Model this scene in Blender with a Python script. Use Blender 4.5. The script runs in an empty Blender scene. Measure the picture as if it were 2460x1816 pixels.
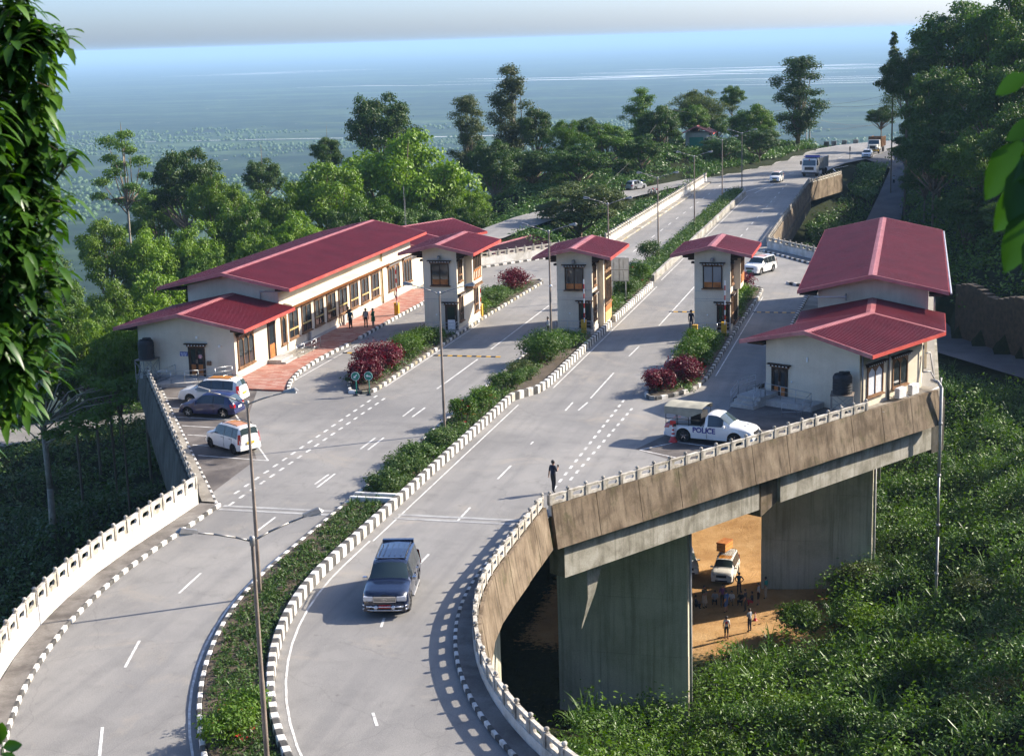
import bpy, bmesh, math, random
import numpy as np
from mathutils import Matrix, Vector
SC = bpy.context.scene
COL = SC.collection
rad = math.radians

# ------------------------------------------------------------------ camera
cd = bpy.data.cameras.new('camera'); CAM = bpy.data.objects.new('camera', cd); COL.objects.link(CAM)
cd.sensor_width = 36.0; cd.sensor_fit = 'HORIZONTAL'; cd.lens = 54.475
cd.clip_start = 0.2; cd.clip_end = 120000
_p, _y, _r = rad(12.329), rad(-14.737), rad(1.72)
_f = Vector((math.sin(_y)*math.cos(_p), math.cos(_y)*math.cos(_p), -math.sin(_p)))
_rt = Vector((math.cos(_y), -math.sin(_y), 0)); _dn = _f.cross(_rt)
_x = math.cos(_r)*_rt + math.sin(_r)*_dn; _d2 = -math.sin(_r)*_rt + math.cos(_r)*_dn
CAM.matrix_world = Matrix(((_x[0], -_d2[0], -_f[0], 0), (_x[1], -_d2[1], -_f[1], 0), (_x[2], -_d2[2], -_f[2], 23.0), (0, 0, 0, 1)))
cd.dof.use_dof = True; cd.dof.focus_distance = 95; cd.dof.aperture_fstop = 5.0
SC.camera = CAM
# ------------------------------------------------------------------ world, sun, exposure
SUN_AZ, SUN_EL = math.atan2(0.84, 0.55), rad(30.0)
W = bpy.data.worlds.new('World'); SC.world = W; W.use_nodes = True
wt = W.node_tree; bg = wt.nodes['Background']
sky = wt.nodes.new('ShaderNodeTexSky'); sky.sky_type = 'NISHITA'; sky.sun_disc = False
sky.sun_elevation = SUN_EL; sky.sun_rotation = SUN_AZ; sky.altitude = 100; sky.air_density = 0.6; sky.dust_density = 1.8; sky.ozone_density = 5.0
wt.links.new(sky.outputs[0], bg.inputs[0]); bg.inputs[1].default_value = 0.145
sl = bpy.data.lights.new('sun', 'SUN'); sl.energy = 4.9; sl.angle = rad(0.6); sl.color = (1.0, 0.90, 0.76)
SUN = bpy.data.objects.new('sun', sl); COL.objects.link(SUN)
_sd = Vector((math.sin(SUN_AZ)*math.cos(SUN_EL), math.cos(SUN_AZ)*math.cos(SUN_EL), math.sin(SUN_EL)))
SUN.rotation_euler = _sd.to_track_quat('Z', 'Y').to_euler(); SUN.location = (60, 60, 90)
vs = SC.view_settings; vs.view_transform = 'Standard'; vs.look = 'None'; vs.exposure = 1.16; vs.gamma = 1.0; vs.use_curve_mapping = False
SC.display_settings.display_device = 'sRGB'
cy = SC.cycles
cy.use_denoising = True; cy.use_adaptive_sampling = True; cy.adaptive_threshold = 0.02
cy.max_bounces = 6; cy.diffuse_bounces = 4; cy.glossy_bounces = 2; cy.transmission_bounces = 4; cy.transparent_max_bounces = 6; cy.volume_bounces = 0
cy.caustics_reflective = False; cy.caustics_refractive = False; cy.sample_clamp_indirect = 6
SC.render.use_motion_blur = False

# ------------------------------------------------------------------ materials
MATS = {}
def nmat(name):
    m = bpy.data.materials.new(name); m.use_nodes = True
    nt = m.node_tree; b = nt.nodes['Principled BSDF']
    return m, nt, b
def N(nt, t, **k):
    n = nt.nodes.new(t)
    for a, v in k.items():
        if hasattr(n, a): setattr(n, a, v)
        else: n.inputs[a].default_value = v
    return n
def c4(c): return (c[0], c[1], c[2], 1)
def mixc(nt, fac, a, b, blend='MIX'):
    n = nt.nodes.new('ShaderNodeMix'); n.data_type = 'RGBA'; n.blend_type = blend; n.clamp_result = True
    for s, v in ((0, fac), (6, a), (7, b)):
        if hasattr(v, 'is_output'): nt.links.new(v, n.inputs[s])
        else: n.inputs[s].default_value = v if s == 0 else c4(v)
    return n.outputs[2]
def ramp(nt, src, stops):
    r = nt.nodes.new('ShaderNodeValToRGB'); e = r.color_ramp.elements
    while len(e) < len(stops): e.new(0.5)
    for i, (p, c) in enumerate(stops):
        e[i].position = p; e[i].color = c4(c) if not isinstance(c, (int, float)) else (c, c, c, 1)
    nt.links.new(src, r.inputs[0]); return r.outputs[0]
def coords(nt, kind='pos', scale=(1, 1, 1)):
    if kind == 'pos': o = nt.nodes.new('ShaderNodeNewGeometry').outputs['Position']
    else: o = nt.nodes.new('ShaderNodeTexCoord').outputs['Object']
    if scale != (1, 1, 1):
        mp = nt.nodes.new('ShaderNodeMapping'); mp.inputs[3].default_value = scale
        nt.links.new(o, mp.inputs[0]); o = mp.outputs[0]
    return o
def noise(nt, co, scale, detail=4, rough=0.55, dist=0.0):
    n = nt.nodes.new('ShaderNodeTexNoise'); n.inputs['Scale'].default_value = scale; n.inputs['Detail'].default_value = detail
    n.inputs['Roughness'].default_value = rough; n.inputs['Distortion'].default_value = dist
    nt.links.new(co, n.inputs['Vector']); return n.outputs['Fac']
def bump(nt, b, h, strength=0.3, dist=0.02):
    n = nt.nodes.new('ShaderNodeBump'); n.inputs['Strength'].default_value = strength; n.inputs['Distance'].default_value = dist
    nt.links.new(h, n.inputs['Height']); nt.links.new(n.outputs[0], b.inputs['Normal'])
def M(name): return MATS[name]
def simple(name, col, rough=0.6, metal=0.0, var=0.12, scale=2.5, kind='obj', spec=0.5, coat=0.0, bstr=0.0, emis=None):
    m, nt, b = nmat(name)
    co = coords(nt, kind)
    f = noise(nt, co, scale, 3)
    d = tuple(max(0, c*(1-var)) for c in col); l = tuple(min(1, c*(1+var)) for c in col)
    nt.links.new(ramp(nt, f, [(0.3, d), (0.7, l)]), b.inputs['Base Color'])
    b.inputs['Roughness'].default_value = rough; b.inputs['Metallic'].default_value = metal
    b.inputs['Specular IOR Level'].default_value = spec; b.inputs['Coat Weight'].default_value = coat
    if coat: b.inputs['Coat Roughness'].default_value = 0.06
    if bstr: bump(nt, b, noise(nt, co, scale*9, 3), bstr)
    MATS[name] = m; return m

def weathered(name, base, dark, light, stain, rough=0.85, streak=0.5, kind='pos', fine=14.0, big=0.35, bstr=0.25, moss=None, lvl=(0.35, 0.75)):
    """concrete-like: blotches, vertical streaks, fine grain, optional moss"""
    m, nt, b = nmat(name)
    co = coords(nt, kind)
    f1 = noise(nt, co, big, 5, 0.6, 0.4)
    c = ramp(nt, f1, [(lvl[0], dark), (0.52, base), (lvl[1], light)])
    st = noise(nt, coords(nt, kind, (2.2, 2.2, 0.09)), 1.6, 5, 0.65)
    c = mixc(nt, ramp(nt, st, [(0.47, 0.0), (0.70, streak)]), c, stain)
    if moss:
        mf = noise(nt, co, 0.8, 6, 0.7)
        c = mixc(nt, ramp(nt, mf, [(0.55, 0.0), (0.68, 0.85)]), c, moss)
    g = noise(nt, co, fine, 3)
    c = mixc(nt, 0.16, c, ramp(nt, g, [(0.3, 0.1), (0.7, 0.9)]), 'OVERLAY')
    nt.links.new(c, b.inputs['Base Color']); b.inputs['Roughness'].default_value = rough
    b.inputs['Specular IOR Level'].default_value = 0.25
    bump(nt, b, g, bstr, 0.015)
    MATS[name] = m; return m

def make_materials():
    # road asphalt, bleached and patched
    m, nt, b = nmat('asphalt'); co = coords(nt)
    big = noise(nt, co, 0.10, 5, 0.6, 0.6); mid = noise(nt, co, 0.7, 5, 0.6); fi = noise(nt, co, 22, 3)
    c = ramp(nt, big, [(0.32, (0.180, 0.174, 0.166)), (0.55, (0.245, 0.235, 0.219)), (0.75, (0.295, 0.278, 0.252))])
    c = mixc(nt, ramp(nt, mid, [(0.5, 0.0), (0.75, 0.35)]), c, (0.10, 0.096, 0.092))
    trk = noise(nt, coords(nt, 'pos', (1.1, 0.035, 1)), 1.0, 4, 0.6)
    c = mixc(nt, ramp(nt, trk, [(0.45, 0.0), (0.7, 0.45)]), c, (0.145, 0.142, 0.140))
    du = noise(nt, co, 0.22, 6, 0.7, 0.8)
    c = mixc(nt, ramp(nt, du, [(0.56, 0.0), (0.74, 0.55)]), c, (0.34, 0.295, 0.235))
    sp = noise(nt, co, 1.7, 4, 0.6)
    c = mixc(nt, ramp(nt, sp, [(0.66, 0.0), (0.74, 0.5)]), c, (0.085, 0.08, 0.075))
    c = mixc(nt, 0.30, c, ramp(nt, fi, [(0.3, 0.15), (0.7, 0.85)]), 'OVERLAY')
    vo = N(nt, 'ShaderNodeTexVoronoi', feature='DISTANCE_TO_EDGE'); vo.inputs['Scale'].default_value = 0.16
    wob = nt.nodes.new('ShaderNodeVectorMath'); wob.operation = 'ADD'
    nz = nt.nodes.new('ShaderNodeTexNoise'); nz.inputs['Scale'].default_value = 0.9; nz.inputs['Detail'].default_value = 4
    nt.links.new(co, nz.inputs['Vector']); nt.links.new(co, wob.inputs[0]); nt.links.new(nz.outputs['Color'], wob.inputs[1]); nt.links.new(wob.outputs[0], vo.inputs['Vector'])
    c = mixc(nt, ramp(nt, vo.outputs['Distance'], [(0.0, 0.22), (0.005, 0.0)]), c, (0.05, 0.048, 0.045))
    nt.links.new(c, b.inputs['Base Color']); b.inputs['Roughness'].default_value = 0.82; b.inputs['Specular IOR Level'].default_value = 0.3
    bump(nt, b, fi, 0.35, 0.01); MATS['asphalt'] = m
    weathered('asphalt_dark', (0.10, 0.10, 0.105), (0.07, 0.07, 0.073), (0.15, 0.148, 0.145), (0.06, 0.06, 0.06), streak=0.2, big=0.2)
    weathered('asphalt_damp', (0.125, 0.11, 0.10), (0.075, 0.066, 0.062), (0.19, 0.175, 0.16), (0.06, 0.05, 0.046), streak=0.25, big=0.45)
    weathered('walk_concrete', (0.27, 0.245, 0.205), (0.17, 0.15, 0.125), (0.36, 0.33, 0.285), (0.11, 0.095, 0.075), streak=0.15, big=0.5)
    weathered('walk_dark', (0.16, 0.145, 0.13), (0.085, 0.075, 0.068), (0.25, 0.235, 0.215), (0.07, 0.06, 0.05), streak=0.2, big=0.55)
    weathered('concrete', (0.34, 0.32, 0.265), (0.20, 0.185, 0.145), (0.47, 0.45, 0.40), (0.11, 0.10, 0.07), streak=0.6, big=0.8)
    weathered('concrete_pier', (0.52, 0.485, 0.385), (0.40, 0.37, 0.28), (0.62, 0.59, 0.49), (0.20, 0.185, 0.12), streak=0.6, big=0.3)
    weathered('concrete_grimy', (0.185, 0.140, 0.095), (0.105, 0.076, 0.048), (0.27, 0.215, 0.15), (0.050, 0.036, 0.022), streak=0.85, big=0.7, moss=(0.085, 0.075, 0.035))
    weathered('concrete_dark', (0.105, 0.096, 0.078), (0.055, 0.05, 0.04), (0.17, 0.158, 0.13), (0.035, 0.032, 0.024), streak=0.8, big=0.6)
    weathered('parapet_white', (0.62, 0.60, 0.55), (0.46, 0.43, 0.37), (0.74, 0.72, 0.68), (0.22, 0.19, 0.13), streak=0.22, big=0.7)
    weathered('railing_white', (0.52, 0.48, 0.41), (0.30, 0.27, 0.21), (0.66, 0.63, 0.56), (0.15, 0.12, 0.085), streak=0.5, big=1.3, fine=9)
    weathered('post_grey', (0.40, 0.37, 0.32), (0.20, 0.185, 0.16), (0.58, 0.55, 0.50), (0.12, 0.10, 0.08), streak=0.5, big=1.6)
    weathered('kerb_white', (0.66, 0.64, 0.60), (0.46, 0.42, 0.35), (0.80, 0.79, 0.76), (0.26, 0.21, 0.15), streak=0.32, big=0.9)
    weathered('kerb_black', (0.082, 0.079, 0.074), (0.045, 0.043, 0.041), (0.145, 0.138, 0.125), (0.16, 0.14, 0.11), streak=0.2, big=0.9)
    weathered('kerb_plain', (0.33, 0.315, 0.28), (0.20, 0.185, 0.155), (0.46, 0.445, 0.41), (0.13, 0.115, 0.085), streak=0.45, big=0.5)
    weathered('kerb_mossy', (0.42, 0.37, 0.27), (0.24, 0.20, 0.12), (0.55, 0.51, 0.42), (0.16, 0.14, 0.06), streak=0.6, big=0.8)
    weathered('road_paint', (0.62, 0.61, 0.58), (0.36, 0.35, 0.33), (0.74, 0.73, 0.71), (0.22, 0.21, 0.20), streak=0.3, big=2.5, lvl=(0.30, 0.62))
    weathered('joint_strip', (0.33, 0.33, 0.32), (0.25, 0.245, 0.24), (0.42, 0.415, 0.40), (0.18, 0.175, 0.17), streak=0.2, big=0.9)
    weathered('wall_cream', (0.66, 0.585, 0.455), (0.58, 0.505, 0.385), (0.71, 0.64, 0.51), (0.40, 0.34, 0.245), streak=0.16, big=0.35, fine=30, bstr=0.12)
    weathered('wall_plinth', (0.42, 0.405, 0.38), (0.33, 0.315, 0.29), (0.50, 0.485, 0.46), (0.22, 0.20, 0.17), streak=0.25, big=0.6)
    weathered('stone', (0.17, 0.155, 0.125), (0.085, 0.078, 0.062), (0.29, 0.27, 0.22), (0.06, 0.06, 0.04), streak=0.3, big=0.9, moss=(0.05, 0.075, 0.025))
    weathered('timber', (0.22, 0.12, 0.062), (0.13, 0.07, 0.035), (0.31, 0.18, 0.095), (0.08, 0.045, 0.025), streak=0.35, big=1.8, kind='obj')
    weathered('timber_dark', (0.055, 0.034, 0.024), (0.03, 0.02, 0.014), (0.085, 0.055, 0.04), (0.02, 0.014, 0.01), streak=0.3, big=2.0, kind='obj')
    weathered('timber_orange', (0.42, 0.155, 0.045), (0.30, 0.10, 0.028), (0.52, 0.21, 0.07), (0.18, 0.07, 0.025), streak=0.3, big=2.4, kind='obj')
    weathered('timber_yellow', (0.50, 0.385, 0.16), (0.36, 0.26, 0.10), (0.60, 0.48, 0.24), (0.22, 0.16, 0.07), streak=0.3, big=2.4, kind='obj')
    # painted roof sheets
    for nm, bcol in (('roof_red', (0.150, 0.015, 0.022)), ('roof_maroon', (0.055, 0.016, 0.017))):
        m, nt, b = nmat(nm); co = coords(nt)
        f = noise(nt, co, 0.5, 5); g = noise(nt, coords(nt, 'pos', (3, 0.4, 1)), 1.2, 4)
        c = ramp(nt, f, [(0.3, tuple(v*0.82 for v in bcol)), (0.7, tuple(min(1, v*1.2) for v in bcol))])
        c = mixc(nt, ramp(nt, g, [(0.5, 0.0), (0.8, 0.35)]), c, tuple(v*0.6+0.03 for v in bcol))
        nt.links.new(c, b.inputs['Base Color']); b.inputs['Roughness'].default_value = 0.5; b.inputs['Specular IOR Level'].default_value = 0.28
        MATS[nm] = m
    weathered('roof_cap', (0.44, 0.17, 0.165), (0.36, 0.12, 0.12), (0.52, 0.23, 0.22), (0.36, 0.12, 0.11), streak=0.25, big=0.8, rough=0.5)
    weathered('roof_fascia', (0.46, 0.075, 0.06), (0.38, 0.055, 0.045), (0.52, 0.11, 0.085), (0.28, 0.05, 0.04), streak=0.2, big=0.8, rough=0.5)
    # brick paving laid in a two-tone weave
    m, nt, b = nmat('paving'); co = coords(nt)
    br = nt.nodes.new('ShaderNodeTexBrick'); br.inputs['Color1'].default_value = c4((0.33, 0.115, 0.075)); br.inputs['Color2'].default_value = c4((0.46, 0.30, 0.24)); br.inputs['Mortar'].default_value = c4((0.19, 0.12, 0.09))
    br.inputs['Scale'].default_value = 1.0; br.inputs['Mortar Size'].default_value = 0.012; br.inputs['Brick Width'].default_value = 0.62; br.inputs['Row Height'].default_value = 0.31; br.inputs['Bias'].default_value = -0.25
    nt.links.new(co, br.inputs['Vector'])
    c = mixc(nt, ramp(nt, noise(nt, co, 0.6, 4), [(0.45, 0.0), (0.75, 0.5)]), br.outputs[0], (0.25, 0.15, 0.11))
    nt.links.new(c, b.inputs['Base Color']); b.inputs['Roughness'].default_value = 0.8; bump(nt, b, br.outputs['Fac'], -0.3, 0.01); MATS['paving'] = m
    # yard dirt
    m, nt, b = nmat('terrain'); co = coords(nt)
    f = noise(nt, co, 0.35, 6, 0.65); g = noise(nt, co, 3.0, 5, 0.7); tr = noise(nt, coords(nt, 'pos', (1.1, 0.5, 1)), 0.9, 6, 0.75, 2.5)
    green = ramp(nt, g, [(0.3, (0.010, 0.014, 0.006)), (0.55, (0.018, 0.026, 0.009)), (0.75, (0.040, 0.042, 0.018))])
    dirt = ramp(nt, f, [(0.3, (0.30, 0.165, 0.065)), (0.55, (0.43, 0.26, 0.115)), (0.75, (0.52, 0.35, 0.18))])
    dirt = mixc(nt, ramp(nt, tr, [(0.52, 0.0), (0.68, 0.5)]), dirt, (0.24, 0.14, 0.06))
    at = N(nt, 'ShaderNodeAttribute', attribute_name='dirt')
    ad = nt.nodes.new('ShaderNodeMath'); ad.operation = 'ADD'; nt.links.new(at.outputs['Fac'], ad.inputs[0]); nt.links.new(g, ad.inputs[1])
    c = mixc(nt, ramp(nt, ad.outputs[0], [(0.80, 0.0), (1.05, 1.0)]), green, dirt)
    nt.links.new(c, b.inputs['Base Color']); b.inputs['Roughness'].default_value = 0.95; b.inputs['Specular IOR Level'].default_value = 0.1
    bump(nt, b, tr, 0.6, 0.10); MATS['terrain'] = m
    # far plain: woods, fields, villages
    m, nt, b = nmat('plain'); co = coords(nt, 'pos', (0.001, 0.001, 0.001))
    f = noise(nt, co, 0.55, 6, 0.6); g = noise(nt, co, 6.0, 8, 0.72); h = noise(nt, coords(nt, 'pos', (0.0006, 0.003, 0.001)), 1.4, 6, 0.6)
    c = ramp(nt, g, [(0.36, (0.007, 0.015, 0.007)), (0.5, (0.016, 0.032, 0.012)), (0.64, (0.045, 0.070, 0.026))])
    c = mixc(nt, ramp(nt, h, [(0.52, 0.0), (0.62, 0.75)]), c, ramp(nt, noise(nt, co, 22, 4, 0.7), [(0.35, (0.035, 0.06, 0.02)), (0.6, (0.085, 0.13, 0.05))]))
    sp = noise(nt, co, 60, 3, 0.6)
    c = mixc(nt, ramp(nt, sp, [(0.62, 0.0), (0.70, 0.8)]), c, (0.015, 0.03, 0.012))
    c = mixc(nt, ramp(nt, noise(nt, co, 34, 2), [(0.735, 0.0), (0.76, 0.85)]), c, (0.38, 0.36, 0.31))
    nt.links.new(c, b.inputs['Base Color']); b.inputs['Roughness'].default_value = 0.95; b.inputs['Specular IOR Level'].default_value = 0.05
    MATS['plain'] = m
    simple('river_sand', (0.62, 0.62, 0.58), 0.6, var=0.25, scale=0.004, kind='pos')
    # glass and metals
    m, nt, b = nmat('glass_dark'); b.inputs['Base Color'].default_value = c4((0.020, 0.026, 0.030)); b.inputs['Roughness'].default_value = 0.06; b.inputs['Specular IOR Level'].default_value = 0.7; MATS['glass_dark'] = m
    m, nt, b = nmat('glass_pale'); b.inputs['Base Color'].default_value = c4((0.15, 0.19, 0.22)); b.inputs['Roughness'].default_value = 0.09; b.inputs['Specular IOR Level'].default_value = 0.8; MATS['glass_pale'] = m
    m, nt, b = nmat('glass_windscreen'); b.inputs['Base Color'].default_value = c4((0.035, 0.055, 0.06)); b.inputs['Roughness'].default_value = 0.03; b.inputs['Specular IOR Level'].default_value = 0.8; MATS['glass_windscreen'] = m
    simple('curtain', (0.55, 0.58, 0.62), 0.8, scale=6)
    simple('steel', (0.42, 0.43, 0.44), 0.32, 0.9, 0.1, 4)
    simple('galvanised', (0.30, 0.29, 0.275), 0.5, 0.55, 0.3, 1.6)
    simple('rusty_pole', (0.255, 0.205, 0.165), 0.65, 0.35, 0.4, 0.9)
    simple('pipe_grey', (0.40, 0.39, 0.375), 0.55, 0.0, 0.15, 2)
    simple('aluminium', (0.52, 0.53, 0.54), 0.4, 0.6, 0.12, 3)
    simple('chrome', (0.72, 0.72, 0.73), 0.12, 1.0, 0.03, 5)
    simple('black_plastic', (0.018, 0.018, 0.02), 0.45, 0, 0.2, 4)
    simple('tank_black', (0.010, 0.012, 0.017), 0.62, 0, 0.25, 2)
    simple('rubber', (0.020, 0.020, 0.020), 0.85, 0, 0.25, 6)
    simple('paint_white', (0.72, 0.71, 0.68), 0.25, 0, 0.03, 2, coat=0.7)
    simple('paint_white_dusty', (0.60, 0.58, 0.53), 0.45, 0, 0.08, 2, coat=0.2)
    simple('paint_silver', (0.46, 0.47, 0.48), 0.28, 0.5, 0.04, 2, coat=0.7)
    simple('paint_navy', (0.005, 0.009, 0.028), 0.25, 0.0, 0.1, 2, coat=0.9)
    simple('paint_blue', (0.008, 0.013, 0.070), 0.3, 0.0, 0.1, 2, coat=0.5)
    simple('taxi_yellow', (0.52, 0.20, 0.02), 0.35, 0, 0.1, 3, coat=0.5)
    simple('barrier_yellow', (0.60, 0.33, 0.02), 0.45, 0, 0.15, 3)
    simple('signal_red', (0.50, 0.02, 0.02), 0.4, 0, 0.12, 4)
    simple('plate_red', (0.55, 0.012, 0.018), 0.4, 0, 0.05, 4)
    simple('lamp_red', (0.38, 0.01, 0.014), 0.15, 0, 0.1, 6, coat=0.8)
    simple('lamp_clear', (0.62, 0.63, 0.65), 0.1, 0.2, 0.12, 9, coat=0.8)
    simple('plate_yellow', (0.65, 0.45, 0.03), 0.4, 0, 0.05, 4)
    simple('plate_green', (0.02, 0.28, 0.10), 0.4, 0, 0.05, 4)
    simple('plate_white', (0.75, 0.75, 0.74), 0.4, 0, 0.04, 4)
    simple('sign_green', (0.01, 0.20, 0.14), 0.4, 0, 0.08, 4)
    simple('sign_blue', (0.04, 0.055, 0.30), 0.4, 0, 0.08, 4)
    simple('sign_white', (0.78, 0.78, 0.76), 0.45, 0, 0.05, 4)
    simple('lettering_blue', (0.02, 0.03, 0.22), 0.4, 0, 0.05, 4)
    simple('canvas', (0.30, 0.285, 0.225), 0.9, 0, 0.18, 2.2, bstr=0.2)
    simple('tarp_blue', (0.02, 0.10, 0.45), 0.6, 0, 0.2, 2)
    simple('crate_wood', (0.50, 0.24, 0.06), 0.55, 0, 0.2, 3)
    simple('bark', (0.16, 0.125, 0.085), 0.9, 0, 0.35, 3, bstr=0.5)
    simple('bark_pale', (0.30, 0.26, 0.20), 0.9, 0, 0.3, 3, bstr=0.5)
    simple('soil', (0.075, 0.055, 0.035), 0.95, 0, 0.35, 2, 'pos', bstr=0.5)
    simple('skin', (0.30, 0.165, 0.105), 0.55, 0, 0.08, 8)
    simple('hair', (0.012, 0.010, 0.009), 0.5, 0, 0.2, 20)
    simple('wire', (0.03, 0.03, 0.03), 0.6, 0, 0.1, 2)
    for nm, col in dict(cloth_navy=(0.012, 0.017, 0.035), cloth_black=(0.012, 0.012, 0.014), cloth_white=(0.62, 0.62, 0.60), cloth_grey=(0.30, 0.33, 0.36),
                        cloth_teal=(0.02, 0.22, 0.20), cloth_blue=(0.03, 0.09, 0.26), cloth_petrol=(0.012, 0.075, 0.105), cloth_green=(0.03, 0.13, 0.045), cloth_olive=(0.08, 0.085, 0.045),
                        cloth_beige=(0.40, 0.33, 0.25), cloth_purple=(0.11, 0.04, 0.14), cloth_khaki=(0.25, 0.20, 0.13), cloth_red=(0.45, 0.03, 0.04), shoe=(0.02, 0.018, 0.016), cloth_stripe=(0.16, 0.16, 0.17)).items():
        simple(nm, col, 0.85, 0, 0.14, 9)
    # foliage
    def leafmat(name, dark, light, tip, trans=0.24, gloss=0.45, big=0.25, spec=0.22):
        m = bpy.data.materials.new(name); m.use_nodes = True; nt = m.node_tree; b = nt.nodes['Principled BSDF']
        oi = nt.nodes.new('ShaderNodeObjectInfo'); co = coords(nt, 'pos')
        f = noise(nt, co, big, 3, 0.6); g = noise(nt, co, 2.6, 2)
        c = ramp(nt, f, [(0.32, dark), (0.62, light)])
        c = mixc(nt, ramp(nt, g, [(0.48, 0.0), (0.72, 0.7)]), c, tip)
        hs = nt.nodes.new('ShaderNodeHueSaturation')
        mr = nt.nodes.new('ShaderNodeMapRange'); mr.inputs[3].default_value = 0.78; mr.inputs[4].default_value = 1.25
        nt.links.new(oi.outputs['Random'], mr.inputs[0]); nt.links.new(mr.outputs[0], hs.inputs['Value']); nt.links.new(c, hs.inputs['Color'])
        tr = nt.nodes.new('ShaderNodeBsdfTranslucent'); mx = nt.nodes.new('ShaderNodeMixShader'); mx.inputs[0].default_value = trans
        bt = nt.nodes.new('ShaderNodeHueSaturation'); bt.inputs['Saturation'].default_value = 1.12; bt.inputs['Value'].default_value = 1.45; nt.links.new(hs.outputs[0], bt.inputs['Color'])
        nt.links.new(hs.outputs[0], b.inputs['Base Color']); nt.links.new(bt.outputs[0], tr.inputs[0])
        b.inputs['Roughness'].default_value = gloss; b.inputs['Specular IOR Level'].default_value = spec
        out = nt.nodes['Material Output']
        nt.links.new(b.outputs[0], mx.inputs[1]); nt.links.new(tr.outputs[0], mx.inputs[2]); nt.links.new(mx.outputs[0], out.inputs[0])
        MATS[name] = m
    leafmat('leaf_bright', (0.070, 0.140, 0.010), (0.115, 0.200, 0.014), (0.190, 0.270, 0.024))
    leafmat('leaf_mid', (0.045, 0.102, 0.010), (0.076, 0.145, 0.014), (0.125, 0.190, 0.024))
    leafmat('leaf_dark', (0.028, 0.068, 0.010), (0.050, 0.100, 0.014), (0.088, 0.140, 0.024))
    leafmat('leaf_olive', (0.048, 0.074, 0.020), (0.080, 0.108, 0.028), (0.125, 0.150, 0.045))
    leafmat('leaf_under', (0.034, 0.085, 0.014), (0.070, 0.140, 0.022), (0.135, 0.215, 0.045), big=0.12, gloss=0.40, spec=0.32, trans=0.18)
    leafmat('leaf_grass', (0.045, 0.105, 0.020), (0.080, 0.155, 0.030), (0.140, 0.210, 0.050), big=0.15, gloss=0.40, spec=0.32, trans=0.2)
    leafmat('leaf_near', (0.022, 0.062, 0.010), (0.042, 0.105, 0.013), (0.095, 0.190, 0.020), gloss=0.35, trans=0.30, big=1.4, spec=0.3)
    leafmat('leaf_croton', (0.070, 0.007, 0.016), (0.130, 0.012, 0.024), (0.210, 0.026, 0.036), trans=0.25, big=1.2)
    leafmat('leaf_median', (0.045, 0.095, 0.018), (0.080, 0.140, 0.030), (0.130, 0.190, 0.055), big=0.9)
    simple('petal_red', (0.55, 0.015, 0.03), 0.5, 0, 0.15, 8)
make_materials()

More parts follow.
